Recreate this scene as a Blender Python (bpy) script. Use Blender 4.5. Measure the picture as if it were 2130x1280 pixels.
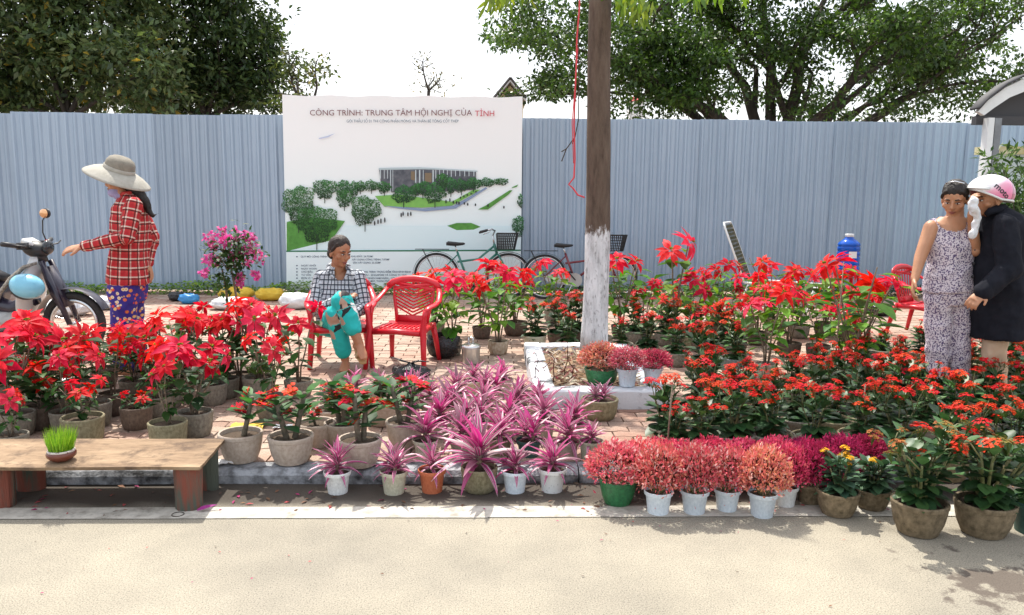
import bpy, bmesh, math, random
import numpy as np
from mathutils import Vector, Matrix, Euler, noise as mnoise

for _o in list(bpy.data.objects): bpy.data.objects.remove(_o)
SC = bpy.context.scene
COL = SC.collection
R = math.radians

# ------------------------------------------------------------------ camera, sky, sun, exposure
FPX, CX, CY = 1660.0, 1065.0, 640.0
CAMH, PAVE = 1.58, 0.08
PITCH, YAW, ROLL = R(8.2), R(1.7), R(0.47)
cam_d = bpy.data.cameras.new('camera'); cam = bpy.data.objects.new('camera', cam_d); COL.objects.link(cam)
cam_d.sensor_width = 36.0; cam_d.lens = 36.0 * FPX / 2130.0
cam_d.clip_start = 0.1; cam_d.clip_end = 2000
CAMROT = Matrix.Rotation(-YAW, 3, 'Z') @ Matrix.Rotation(math.pi/2 - PITCH, 3, 'X') @ Matrix.Rotation(ROLL, 3, 'Z')
cam.matrix_world = Matrix.Translation((0, 0, CAMH)) @ CAMROT.to_4x4()
SC.camera = cam

SUN_EL, SUN_AZ = R(60), R(-20)          # azimuth from +Y towards +X
w = bpy.data.worlds.new('World'); SC.world = w; w.use_nodes = True
nt = w.node_tree; nt.nodes.clear()
sky = nt.nodes.new('ShaderNodeTexSky'); sky.sky_type = 'NISHITA'; sky.sun_disc = False
sky.sun_elevation = SUN_EL; sky.sun_rotation = SUN_AZ
sky.air_density = 1.0; sky.dust_density = 4.0; sky.ozone_density = 0.6
hz = nt.nodes.new('ShaderNodeMixRGB'); hz.blend_type = 'MIX'; hz.inputs[0].default_value = 0.55
hz.inputs[2].default_value = (7.0, 7.1, 7.3, 1)
bg = nt.nodes.new('ShaderNodeBackground'); bg.inputs['Strength'].default_value = 0.15
wo = nt.nodes.new('ShaderNodeOutputWorld')
nt.links.new(sky.outputs[0], hz.inputs[1]); nt.links.new(hz.outputs[0], bg.inputs['Color']); nt.links.new(bg.outputs[0], wo.inputs['Surface'])
sun_d = bpy.data.lights.new('sun', 'SUN'); sun_d.energy = 3.6; sun_d.angle = R(0.6); sun_d.color = (1.0, 0.95, 0.86)
sun = bpy.data.objects.new('sun', sun_d); COL.objects.link(sun)
SUNV = Vector((math.sin(SUN_AZ)*math.cos(SUN_EL), math.cos(SUN_AZ)*math.cos(SUN_EL), math.sin(SUN_EL)))
sun.rotation_euler = SUNV.to_track_quat('Z', 'Y').to_euler(); sun.location = (0, 0, 30)
vs = SC.view_settings; vs.view_transform = 'Standard'; vs.look = 'None'; vs.exposure = 0.78; vs.gamma = 1.0
SC.cycles.use_denoising = True
SC.cycles.max_bounces = 8; SC.cycles.transparent_max_bounces = 8

# ------------------------------------------------------------------ pixels to places
def ray(px, py):
    return CAMROT @ Vector(((px-CX)/FPX, -(py-CY)/FPX, -1.0))
def ground(px, py, z=PAVE):
    d = ray(px, py); t = (z-CAMH)/d.z
    return Vector((d.x*t, d.y*t, z))
def atY(px, py, Y):
    d = ray(px, py); t = Y/d.y
    return Vector((d.x*t, Y, CAMH + d.z*t))
AX = CAMROT @ Vector((0, 0, -1))
def scale_at(p):                      # photo pixels for a metre at p
    return FPX / ((p - Vector((0, 0, CAMH))).dot(AX))
def project(p):
    q = CAMROT.transposed() @ (Vector(p) - Vector((0, 0, CAMH)))
    return (CX + FPX*q.x/-q.z, CY - FPX*q.y/-q.z)

# ------------------------------------------------------------------ materials
MATS = {}
def newmat(name):
    m = bpy.data.materials.new(name); m.use_nodes = True
    n = m.node_tree; return m, n, n.nodes['Principled BSDF']
def rgba(c): return (c[0], c[1], c[2], 1)
def nd(n, t, **kw):
    x = n.nodes.new(t)
    for k, v in kw.items(): setattr(x, k, v)
    return x
def mix(n, fac, a, b, mode='MIX'):
    x = nd(n, 'ShaderNodeMixRGB', blend_type=mode)
    for i, v in ((0, fac), (1, a), (2, b)):
        if hasattr(v, 'is_output'): n.links.new(v, x.inputs[i])
        elif i == 0: x.inputs[0].default_value = v
        else: x.inputs[i].default_value = rgba(v)
    return x.outputs[0]
def math_(n, op, a, b=0.0):
    x = nd(n, 'ShaderNodeMath', operation=op)
    for i, v in ((0, a), (1, b)):
        if hasattr(v, 'is_output'): n.links.new(v, x.inputs[i])
        else: x.inputs[i].default_value = v
    return x.outputs[0]
def ramp(n, fac, stops):
    x = nd(n, 'ShaderNodeValToRGB'); e = x.color_ramp.elements
    while len(e) < len(stops): e.new(0.5)
    for el, (p, c) in zip(e, stops): el.position = p; el.color = rgba(c) if len(c) == 3 else c
    n.links.new(fac, x.inputs[0]); return x.outputs[0]
def tex_noise(n, scale, detail=6, rough=0.6, coord='Object', stretch=None):
    tc = nd(n, 'ShaderNodeTexCoord'); o = tc.outputs[coord]
    if stretch:
        mp = nd(n, 'ShaderNodeMapping'); mp.inputs['Scale'].default_value = stretch
        n.links.new(o, mp.inputs[0]); o = mp.outputs[0]
    t = nd(n, 'ShaderNodeTexNoise'); t.inputs['Scale'].default_value = scale
    t.inputs['Detail'].default_value = detail; t.inputs['Roughness'].default_value = rough
    n.links.new(o, t.inputs['Vector']); return t.outputs['Fac']
def bump(n, b, h, strength=0.3, dist=0.01):
    x = nd(n, 'ShaderNodeBump'); x.inputs['Strength'].default_value = strength; x.inputs['Distance'].default_value = dist
    n.links.new(h, x.inputs['Height']); n.links.new(x.outputs[0], b.inputs['Normal'])

def M_plain(name, c, rough=0.6, c2=None, scale=8, lo=0.35, hi=0.7, bmp=0.0, bscale=60, metal=0.0, stretch=None, coat=0.0, objrand=0.0, spec=0.5, bdist=0.01):
    if name in MATS: return MATS[name]
    m, n, b = newmat(name)
    b.inputs['Roughness'].default_value = rough; b.inputs['Metallic'].default_value = metal
    b.inputs['Specular IOR Level'].default_value = spec
    if coat: b.inputs['Coat Weight'].default_value = coat
    col = None
    if c2 is not None:
        f = tex_noise(n, scale, stretch=stretch)
        col = ramp(n, f, [(lo, c), (hi, c2)])
    if objrand:
        oi = nd(n, 'ShaderNodeObjectInfo')
        v = math_(n, 'ADD', math_(n, 'MULTIPLY', oi.outputs['Random'], objrand*2), 1-objrand)
        hs = nd(n, 'ShaderNodeHueSaturation'); n.links.new(v, hs.inputs['Value'])
        if col: n.links.new(col, hs.inputs['Color'])
        else: hs.inputs['Color'].default_value = rgba(c)
        col = hs.outputs[0]
    if col: n.links.new(col, b.inputs['Base Color'])
    else: b.inputs['Base Color'].default_value = rgba(c)
    if bmp: bump(n, b, tex_noise(n, bscale, stretch=stretch), bmp, bdist)
    MATS[name] = m; return m

def M_leaf(name, trans=0.35, rough=0.45, vary=0.18, tint=(1, 1, 1), spec=0.3, hue=.03):
    """foliage: colour from the face attribute Col, varied per object, partly translucent"""
    if name in MATS: return MATS[name]
    m, n, b = newmat(name)
    at = nd(n, 'ShaderNodeAttribute'); at.attribute_name = 'Col'
    oi = nd(n, 'ShaderNodeObjectInfo')
    hs = nd(n, 'ShaderNodeHueSaturation')
    n.links.new(at.outputs['Color'], hs.inputs['Color'])
    n.links.new(math_(n, 'ADD', math_(n, 'MULTIPLY', oi.outputs['Random'], vary*2), 1-vary), hs.inputs['Value'])
    rr = math_(n, 'FRACT', math_(n, 'MULTIPLY', oi.outputs['Random'], 17.31))
    n.links.new(math_(n, 'ADD', math_(n, 'MULTIPLY', rr, hue), .5-hue/2), hs.inputs['Hue'])
    f = tex_noise(n, 35, 3)
    col = mix(n, 1.0, hs.outputs[0], ramp(n, f, [(0.3, (0.72, 0.72, 0.72)), (0.7, (1.15, 1.15, 1.15))]), 'MULTIPLY')
    n.links.new(col, b.inputs['Base Color']); b.inputs['Roughness'].default_value = rough
    b.inputs['Specular IOR Level'].default_value = spec
    tr = nd(n, 'ShaderNodeBsdfTranslucent')
    n.links.new(mix(n, 1.0, col, tint, 'MULTIPLY'), tr.inputs['Color'])
    ms = nd(n, 'ShaderNodeMixShader'); ms.inputs[0].default_value = trans
    n.links.new(b.outputs[0], ms.inputs[1]); n.links.new(tr.outputs[0], ms.inputs[2])
    n.links.new(ms.outputs[0], n.nodes['Material Output'].inputs['Surface'])
    MATS[name] = m; return m

# ------------------------------------------------------------------ mesh building
class MB:
    def __init__(s): s.v = []; s.f = []; s.c = []; s.uv = None
    def add(s, vs, fs, col=None):
        o = len(s.v); s.v.extend([tuple(x) for x in vs])
        for f in fs: s.f.append(tuple(i+o for i in f)); s.c.append(col or (1, 1, 1))
        return s
    def box(s, c, d, rot=None, col=None, taper=1.0):
        x, y, z = d[0]/2, d[1]/2, d[2]/2
        P = [Vector((a*x*(taper if k > 0 else 1), b_*y*(taper if k > 0 else 1), k*z)) for k in (-1, 1) for b_ in (-1, 1) for a in (-1, 1)]
        if rot is not None: P = [rot @ p for p in P]
        c = Vector(c); P = [p + c for p in P]
        return s.add(P, [(0, 2, 3, 1), (4, 5, 7, 6), (0, 1, 5, 4), (2, 6, 7, 3), (0, 4, 6, 2), (1, 3, 7, 5)], col)
    def tube(s, path, rad, n=8, col=None, caps=True, flat=1.0, up=None):
        P = [Vector(p) for p in path]
        if not hasattr(rad, '__len__'): rad = [rad]*len(P)
        T = []
        for i in range(len(P)):
            a = P[max(0, i-1)]; b_ = P[min(len(P)-1, i+1)]; d = (b_-a)
            T.append(d.normalized() if d.length > 1e-9 else Vector((0, 0, 1)))
        u = Vector(up) if up is not None else (Vector((0, 0, 1)) if abs(T[0].z) < 0.9 else Vector((1, 0, 0)))
        vs = []
        for p, t, r in zip(P, T, rad):
            u = (u - t*u.dot(t))
            if u.length < 1e-6: u = t.orthogonal()
            u.normalize(); w_ = t.cross(u)
            for k in range(n):
                a = 2*math.pi*k/n
                vs.append(p + u*(r*flat*math.cos(a)) + w_*(r*math.sin(a)))
        fs = []
        for i in range(len(P)-1):
            for k in range(n):
                k2 = (k+1) % n
                fs.append((i*n+k, i*n+k2, (i+1)*n+k2, (i+1)*n+k))
        if caps: fs.append(tuple(range(n-1, -1, -1))); fs.append(tuple((len(P)-1)*n+k for k in range(n)))
        return s.add(vs, fs, col)
    def lathe(s, prof, n=20, c=(0, 0, 0), col=None, sx=1, sy=1, wob=0, rot=None):
        vs = []; c = Vector(c)
        for i, (r, z) in enumerate(prof):
            for k in range(n):
                a = 2*math.pi*k/n; rr = r*(1+wob*math.sin(3*a+i*0.2)+wob*0.6*math.sin(5*a+1+i*0.1))
                p = Vector((rr*sx*math.cos(a), rr*sy*math.sin(a), z))
                if rot is not None: p = rot @ p
                vs.append(p + c)
        fs = [(i*n+k, i*n+(k+1) % n, (i+1)*n+(k+1) % n, (i+1)*n+k) for i in range(len(prof)-1) for k in range(n)]
        if prof[0][0] > 1e-6: fs.append(tuple(range(n-1, -1, -1)))
        if prof[-1][0] > 1e-6: fs.append(tuple((len(prof)-1)*n+k for k in range(n)))
        return s.add(vs, fs, col)
    def ell(s, c, r, rot=None, nu=12, nv=8, col=None):
        c = Vector(c); vs = []
        for j in range(nv+1):
            th = math.pi*j/nv
            for k in range(nu):
                a = 2*math.pi*k/nu
                p = Vector((r[0]*math.sin(th)*math.cos(a), r[1]*math.sin(th)*math.sin(a), r[2]*math.cos(th)))
                if rot is not None: p = rot @ p
                vs.append(p+c)
        fs = [(j*nu+k, (j+1)*nu+k, (j+1)*nu+(k+1) % nu, j*nu+(k+1) % nu) for j in range(nv) for k in range(nu)]
        return s.add(vs, fs, col)
    def leaf(s, o, d, nrm, L, W, droop=0.3, fold=0.25, col=None, prof=(0.12, 0.75, 1.0, 0.7, 0.0), twist=0):
        """a blade from o along d; widths from prof; bends down by droop, folded along the midrib"""
        o = Vector(o); d = Vector(d).normalized(); nrm = Vector(nrm)
        nrm = (nrm - d*nrm.dot(d)); nrm = nrm.normalized() if nrm.length > 1e-6 else d.orthogonal().normalized()
        sd = d.cross(nrm); n = len(prof); vs = []; p = o.copy()
        ang = 0; step = L/(n-1)
        for i, wv in enumerate(prof):
            a = droop*(i/(n-1))
            dd = d*math.cos(a) - nrm*math.sin(a); nn = nrm*math.cos(a) + d*math.sin(a)
            if i: p = p + dd*step
            hw = W*0.5*wv
            vs += [p - sd*hw + nn*(hw*fold), p, p + sd*hw + nn*(hw*fold)] if wv > 0 else [p]
        fs = []
        for i in range(n-1):
            a = i*3
            if prof[i+1] > 0:
                fs += [(a, a+1, a+4, a+3), (a+1, a+2, a+5, a+4)]
            else:
                fs += [(a, a+1, a+3), (a+1, a+2, a+3)]
        return s.add(vs, fs, col)
    def mesh(s, name, mat, smooth=True):
        me = bpy.data.meshes.new(name); me.from_pydata(s.v, [], s.f); me.update()
        at = me.attributes.new('Col', 'FLOAT_COLOR', 'FACE')
        at.data.foreach_set('color', np.array([(c[0], c[1], c[2], 1) for c in s.c], dtype=np.float32).ravel())
        if mat is not None: me.materials.append(mat)
        if smooth: me.polygons.foreach_set('use_smooth', [True]*len(me.polygons))
        return me
    def build(s, name, mat, parent=None, smooth=True, loc=None, M=None, autos=None):
        me = s.mesh(name, mat, smooth)
        if autos:
            try: me.set_sharp_from_angle(angle=R(autos))
            except Exception: pass
        return link(name, me, parent, M if M is not None else (Matrix.Translation(loc) if loc else None))
def link(name, me, parent=None, M=None):
    o = bpy.data.objects.new(name, me); COL.objects.link(o)
    if parent is not None: o.parent = parent
    if M is not None: o.matrix_local = M
    return o
def tag(o, label, cat, group=None, kind=None):
    o['label'] = label; o['category'] = cat
    if group: o['group'] = group
    if kind: o['kind'] = kind
    return o
def thing(name, label, cat, loc=(0, 0, 0), rz=0, group=None):
    o = bpy.data.objects.new(name, None); COL.objects.link(o); o.empty_display_size = 0.1
    o.location = loc; o.rotation_euler = (0, 0, rz); tag(o, label, cat, group); return o
def struct(o): o['kind'] = 'structure'; return o
def frame(o, d, nrm):
    """matrix that lays a leaf mesh (tip +X, face +Z) at o along d facing nrm"""
    d = Vector(d).normalized(); nrm = Vector(nrm); nrm = nrm - d*nrm.dot(d)
    nrm = nrm.normalized() if nrm.length > 1e-6 else d.orthogonal().normalized()
    y = nrm.cross(d)
    return Matrix(((d.x, y.x, nrm.x, o[0]), (d.y, y.y, nrm.y, o[1]), (d.z, y.z, nrm.z, o[2]), (0, 0, 0, 1)))
def jit(c, rnd, a=0.15):
    k = 1 + rnd.uniform(-a, a); return tuple(max(0, x*k*(1+rnd.uniform(-a, a)*0.4)) for x in c)
def hull_noise(p, s=1.0): return mnoise.noise(Vector(p)*s)
# ------------------------------------------------------------------ the setting
rnd = random.Random(5)
KERB_Y, FENCE_Y = 4.20, 11.95
m, n, b = newmat('asphalt')
f1 = tex_noise(n, 1.3, 8, 0.65); f2 = tex_noise(n, 160, 3, 0.7); f3 = tex_noise(n, 0.35, 3)
c = ramp(n, f2, [(0.34, (0.115, 0.10, 0.08)), (0.46, (0.305, 0.278, 0.222)), (0.70, (0.42, 0.385, 0.315))])
c = mix(n, 1.0, c, ramp(n, f1, [(0.3, (0.74, 0.74, 0.74)), (0.62, (1.06, 1.05, 1.03))]), 'MULTIPLY')
c = mix(n, 1.0, c, ramp(n, f3, [(0.35, (0.82, 0.82, 0.83)), (0.6, (1.04, 1.03, 1.0))]), 'MULTIPLY')
# dark brown patches by the right-hand edge and old gutter dirt
tc = nd(n, 'ShaderNodeTexCoord'); sx = nd(n, 'ShaderNodeSeparateXYZ'); n.links.new(tc.outputs['Object'], sx.inputs[0])
dx = math_(n, 'SUBTRACT', sx.outputs['X'], 2.15); dy = math_(n, 'SUBTRACT', sx.outputs['Y'], 3.02)
rr = math_(n, 'SQRT', math_(n, 'ADD', math_(n, 'MULTIPLY', dx, dx), math_(n, 'MULTIPLY', math_(n, 'MULTIPLY', dy, dy), 2.0)))
st = math_(n, 'ADD', math_(n, 'MULTIPLY', rr, 0.62), math_(n, 'MULTIPLY', tex_noise(n, 7, 5), 1.0))
c = mix(n, ramp(n, st, [(0.60, (0.8, 0.8, 0.8)), (0.68, (0, 0, 0))]), c, (0.07, 0.05, 0.04))
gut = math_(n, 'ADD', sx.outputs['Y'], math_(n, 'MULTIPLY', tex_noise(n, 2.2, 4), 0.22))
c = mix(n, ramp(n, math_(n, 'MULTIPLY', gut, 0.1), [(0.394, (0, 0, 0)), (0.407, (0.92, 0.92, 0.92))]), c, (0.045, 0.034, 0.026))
n.links.new(c, b.inputs['Base Color']); b.inputs['Roughness'].default_value = 0.9
bump(n, b, f2, 0.5, 0.006); M_ASPH = m
road = MB(); road.add([(-400, -300, 0), (400, -300, 0), (400, KERB_Y+0.12, 0), (-400, KERB_Y+0.12, 0)], [(0, 1, 2, 3)])
struct(road.build('road', M_ASPH, smooth=False))
# painted edge line
m, n, b = newmat('road_paint')
f = tex_noise(n, 9, 8, 0.75)
n.links.new(ramp(n, f, [(0.36, (0.26, 0.24, 0.20)), (0.52, (0.48, 0.45, 0.39)), (0.72, (0.62, 0.59, 0.51))]), b.inputs['Base Color']); b.inputs['Roughness'].default_value = 0.8
bump(n, b, tex_noise(n, 150), 0.3, 0.004); M_LINE = m
ln = MB()
for i in range(60):
    x0 = -18 + i*0.6
    ln.add([(x0, 3.725+rnd.uniform(-.004, .004), .004), (x0+.6, 3.725+rnd.uniform(-.004, .004), .004), (x0+.6, 3.865, .004), (x0, 3.865, .004)], [(0, 1, 2, 3)])
struct(ln.build('road_edge_line', M_LINE, smooth=False))
# kerb stones
M_KERB = M_plain('kerb_stone', (0.045, 0.045, 0.047), 0.9, (0.36, 0.375, 0.40), 11, 0.36, 0.60, 0.9, 55)
kb = thing('kerb', 'worn grey concrete kerb along the edge of the brick pavement', 'kerb'); del kb['category']; kb['kind'] = 'structure'
for i in range(24):
    x0 = -11.5 + i*1.0
    s = MB(); h = PAVE - 0.002 + rnd.uniform(-.003, .003)
    pr = [(0.0, -0.05), (-0.012, h-0.03), (0.010, h-0.006), (0.035, h), (0.13, h), (0.13, -0.05)]
    vs = []
    for xx in (x0+.004, x0+.25, x0+.5, x0+.75, x0+.996):
        wv = 0.004*math.sin(xx*3.1)+rnd.uniform(-.003, .003)
        vs += [(xx, KERB_Y+p[0]+wv, p[1]+(rnd.uniform(-.004, .004) if 0 < k < 5 else 0)) for k, p in enumerate(pr)]
    fs = [(a*6+k, a*6+k+1, (a+1)*6+k+1, (a+1)*6+k) for a in range(4) for k in range(5)] + [tuple(range(6))[::-1], tuple(24+k for k in range(6))]
    s.add(vs, fs); s.build('kerb_stone', M_KERB, kb, smooth=False)
# pavement: bedding sheet + interlocking bricks
M_BED = M_plain('joint_sand', (0.16, 0.115, 0.085), 0.95, (0.27, 0.21, 0.16), 6, bmp=0.4, bscale=90)
bed = MB(); bed.add([(-400, KERB_Y+0.12, PAVE-0.014), (400, KERB_Y+0.12, PAVE-0.014), (400, 900, PAVE-0.014), (-400, 900, PAVE-0.014)], [(0, 1, 2, 3)])
pav = struct(bed.build('pavement', M_BED, smooth=False))
m, n, b = newmat('paver')
oi = nd(n, 'ShaderNodeObjectInfo'); at = nd(n, 'ShaderNodeAttribute'); at.attribute_name = 'Col'
rv = math_(n, 'FRACT', math_(n, 'ADD', oi.outputs['Random'], math_(n, 'MULTIPLY', at.outputs['Fac'], 7.7)))
bc = ramp(n, rv, [(0.0, (0.28, 0.155, 0.11)), (0.5, (0.38, 0.235, 0.175)), (1.0, (0.44, 0.31, 0.235))])
fA = tex_noise(n, 1.1, 6, coord='Object'); geo = nd(n, 'ShaderNodeNewGeometry')
t1 = nd(n, 'ShaderNodeTexNoise'); t1.inputs['Scale'].default_value = 1.4; t1.inputs['Detail'].default_value = 6; n.links.new(geo.outputs['Position'], t1.inputs['Vector'])
t2 = nd(n, 'ShaderNodeTexNoise'); t2.inputs['Scale'].default_value = 120; n.links.new(geo.outputs['Position'], t2.inputs['Vector'])
bc = mix(n, ramp(n, t1.outputs['Fac'], [(0.42, (0, 0, 0)), (0.65, (0.65, 0.65, 0.65))]), bc, (0.44, 0.37, 0.30))
bc = mix(n, 1.0, bc, ramp(n, t2.outputs['Fac'], [(0.3, (0.72, 0.72, 0.72)), (0.65, (1.12, 1.12, 1.12))]), 'MULTIPLY')
n.links.new(bc, b.inputs['Base Color']); b.inputs['Roughness'].default_value = 0.85
bump(n, b, t2.outputs['Fac'], 0.35, 0.004); M_BRICK = m
BW, BD = 0.225, 0.1125
def brick_verts(cx, cy, z, g=0.0052):
    """zigzag paver: its long sides have two bends each"""
    hx, hy = BW/2-g, BD/2-g; zz = 0.016
    top = [(-hx, -hy-zz/2), (-hx*.5, -hy+zz/2), (0, -hy-zz/2), (hx*.5, -hy+zz/2), (hx, -hy-zz/2),
           (hx, hy-zz/2), (hx*.5, hy+zz/2), (0, hy-zz/2), (-hx*.5, hy+zz/2), (-hx, hy-zz/2)]
    return [(cx+x, cy+y, z) for x, y in top], [(cx+x*1.012, cy+y*1.02, z-0.012) for x, y in top]
BF = [tuple(range(10))] + [(10+k, 10+(k+1) % 10, (k+1) % 10, k) for k in range(10)]
tv, bv = brick_verts(0, 0, 0)
bmesh_shared = MB().add(tv+bv, BF).mesh('brick', M_BRICK, False)
OPEN = [(440, 800, 720, 985), (640, 640, 1110, 800), (1180, 840, 1420, 985), (0, 760, 450, 930), (850, 660, 1110, 760)]
cells = []
j = 0
y = KERB_Y + 0.13 + BD/2 + 0.004
while y < FENCE_Y + 0.6:
    off = (j % 2)*BW/2
    for i in range(-44, 46):
        x = i*BW + off
        if abs(x) > 0.72*y + 0.6: continue
        cells.append((x, y))
    y += BD; j += 1
scored = []
for (x, y) in cells:
    px, py = project((x, y, PAVE)); inside = any(a <= px <= c_ and b_ <= py <= d_ for a, b_, c_, d_ in OPEN)
    scored.append((0 if inside else 1, y, x))
scored.sort()
rest = MB()
for k, (ins, y, x) in enumerate(scored):
    dz = rnd.uniform(-0.003, 0.003)
    if k < 300 and not ins:
        o = link('brick', bmesh_shared, pav, Matrix.Translation((x, y, PAVE+dz)) @ Euler((rnd.uniform(-.012, .012), rnd.uniform(-.008, .008), rnd.uniform(-.012, .012))).to_matrix().to_4x4())
    else:
        a_, b_ = brick_verts(x, y, PAVE+dz); q = rnd.random(); rest.add(a_+b_, BF, (q, q, q))
o = rest.build('far_bricks', M_BRICK, pav, smooth=False); o['kind'] = 'stuff'

# ------------------------------------------------------------------ tree pit
M_WHITEW = M_plain('limewashed_concrete', (0.07, 0.075, 0.08), 0.9, (0.66, 0.69, 0.72), 4.5, 0.36, 0.46, 0.4, 50)
pit_fl = ground(1112, 852); pit_fr = ground(1360, 852)
PX0, PX1, PY0 = pit_fl.x, pit_fr.x + 0.12, pit_fl.y
PY1 = ground(1150, 742).y; PH = 0.135
pit = thing('tree_pit', 'raised square tree pit with chipped whitewashed concrete edging around the trunk', 'tree pit', (0, 0, PAVE))
def slab(x0, y0, x1, y1, h, nx=10):
    s = MB(); vs = []
    along = (x1-x0) > (y1-y0)
    for k in range(nx+1):
        t = k/nx; e = lambda a=.005: rnd.uniform(-a, a)
        if along: X = x0+(x1-x0)*t; vs += [(X, y0+e(), 0), (X, y0+e(), h-.012+e()), (X, y0+.012+e(), h+e(.003)), (X, y1-.012, h+e(.003)), (X, y1, h-.012), (X, y1, 0)]
        else: Y = y0+(y1-y0)*t; vs += [(x1, Y, 0), (x1, Y, h-.012+e()), (x1-.012, Y, h+e(.003)), (x0+.012, Y, h+e(.003)), (x0+e(), Y, h-.012), (x0+e(), Y, 0)]
    fs = [(a*6+k, a*6+k+1, (a+1)*6+k+1, (a+1)*6+k) for a in range(nx) for k in range(5)] + [tuple(range(6))[::-1], tuple(nx*6+k for k in range(6))]
    s.add(vs, fs); return s
slab(PX0, PY0, PX1, PY0+.15, PH).build('edging_front', M_WHITEW, pit, smooth=False)
slab(PX0+.002, PY0+.153, PX0+.152, PY1, PH-.003).build('edging_side', M_WHITEW, pit, smooth=False)
slab(PX1-.152, PY0+.153, PX1-.002, PY1, PH-.004).build('edging_side', M_WHITEW, pit, smooth=False)
slab(PX0+.155, PY1-.15, PX1-.155, PY1-.003, PH-.002).build('edging_back', M_WHITEW, pit, smooth=False)
M_SOIL = M_plain('soil', (0.045, 0.03, 0.02), 0.95, (0.16, 0.11, 0.07), 20, bmp=0.8, bscale=50)
M_PSOIL = M_plain('dry_soil', (0.12, 0.075, 0.045), 0.95, (0.30, 0.21, 0.13), 5, bmp=0.7, bscale=40)
so = MB(); nx, ny = 16, 14
vs = [(PX0+.14+(PX1-PX0-.28)*i/nx, PY0+.14+(PY1-PY0-.28)*j/ny, 0.075+0.03*hull_noise((i*.4, j*.4, 1))) for j in range(ny+1) for i in range(nx+1)]
so.add(vs, [(j*(nx+1)+i, j*(nx+1)+i+1, (j+1)*(nx+1)+i+1, (j+1)*(nx+1)+i) for j in range(ny) for i in range(nx)])
so.build('pit_soil', M_PSOIL, pit)
M_DRY = M_leaf('dry_leaf', 0.15, 0.7)
dl = MB()
for i in range(750):
    x, y_ = rnd.uniform(PX0+.17, PX1-.17), rnd.uniform(PY0+.17, PY1-.17); a = rnd.uniform(0, 6.28)
    dl.leaf((x, y_, .10+rnd.uniform(0, .03)), (math.cos(a), math.sin(a), rnd.uniform(-.2, .4)), (rnd.uniform(-.6, .6), rnd.uniform(-.6, .6), 1), rnd.uniform(.04, .1), rnd.uniform(.012, .03), rnd.uniform(-.5, .6), .3,
            jit(rnd.choice([(.30, .17, .10), (.42, .30, .2), (.2, .06, .06), (.5, .42, .33)]), rnd), (0.2, 1, .8, 0))
o = dl.build('dry_leaves', M_DRY, pit); o['kind'] = 'stuff'

# ------------------------------------------------------------------ fence of ribbed sheets
m, n, b = newmat('blue_grey_sheet')
oi = nd(n, 'ShaderNodeObjectInfo')
fs_ = tex_noise(n, 1.0, 5, 0.6, stretch=(14, 14, 0.5)); fl = tex_noise(n, 0.9, 4)
c = ramp(n, fs_, [(0.3, (0.30, 0.385, 0.48)), (0.7, (0.385, 0.47, 0.565))])
c = mix(n, 1.0, c, ramp(n, fl, [(0.3, (0.9, 0.92, 0.94)), (0.7, (1.04, 1.04, 1.04))]), 'MULTIPLY')
hs = nd(n, 'ShaderNodeHueSaturation'); n.links.new(math_(n, 'ADD', math_(n, 'MULTIPLY', oi.outputs['Random'], 0.14), 0.93), hs.inputs['Value']); n.links.new(c, hs.inputs['Color'])
n.links.new(hs.outputs[0], b.inputs['Base Color']); b.inputs['Roughness'].default_value = 0.42; b.inputs['Metallic'].default_value = 0.15
M_SHEET = m
FTOP = 2.66
def sheet_mesh(wd=1.0, z0=PAVE+0.03, z1=FTOP):
    s = MB(); xs = []; p = 0.125; k = 0
    while k*p < wd - 1e-6:
        x = k*p; dep = 0.036 if k % 2 == 0 else 0.024
        xs += [(x+.0, 0), (x+.022, -dep), (x+.046, -dep), (x+.068, 0)]; k += 1
    xs += [(wd+.03, 0.003)]
    zs = [z0, (z0+z1)/2, z1]
    vs = [(x, y_, z) for z in zs for x, y_ in xs]; N = len(xs)
    s.add(vs, [(j*N+i, j*N+i+1, (j+1)*N+i+1, (j+1)*N+i) for j in range(2) for i in range(N-1)])
    me = s.mesh('metal_sheet', M_SHEET, False); return me
SHEET = sheet_mesh()
M_BOLT = M_plain('zinc', (0.6, 0.62, 0.63), 0.35, metal=0.7)
bm_ = MB()
for zz in (0.45, 1.35, 2.35):
    for xx in (0.095, 0.345, 0.595, 0.845): bm_.lathe([(.009, 0), (.009, .004), (.004, .008)], 6, (xx, -0.002, zz), rot=None)
for i in range(len(bm_.v)):   # turn the bolts to face the street
    pass
def fence(x0, nsh, label):
    t = thing('sheet_metal_fence', label, 'fence', (x0, FENCE_Y, 0))
    for i in range(nsh):
        link('metal_sheet', SHEET, t, Matrix.Translation((i*1.0, rnd.uniform(-.006, .006)+(0.004 if i % 2 else 0), rnd.uniform(-.012, .012))) @ Matrix.Rotation(rnd.uniform(-.004, .004), 4, 'Y'))
    for zz in (0.45, 1.35, 2.35):
        MB().box((nsh/2, 0.045, zz), (nsh, 0.04, 0.05)).build('rail', M_BOLT, t, smooth=False)
    for i in range(0, nsh+1, 2):
        MB().tube([(i+.05, 0.09, 0), (i+.05, 0.09, FTOP-.05)], 0.03, 8).build('post', M_BOLT, t)
    return t
bx0 = atY(588, 400, FENCE_Y-.08).x; bx1 = atY(1085, 400, FENCE_Y-.08).x
fence(bx0+.12-9, 9, 'blue-grey ribbed sheet metal fence behind the pink bougainvillea and motorbike')
fence(bx0+.12, 13, 'blue-grey ribbed sheet metal fence behind the banner, bicycles and water bottle')
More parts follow.
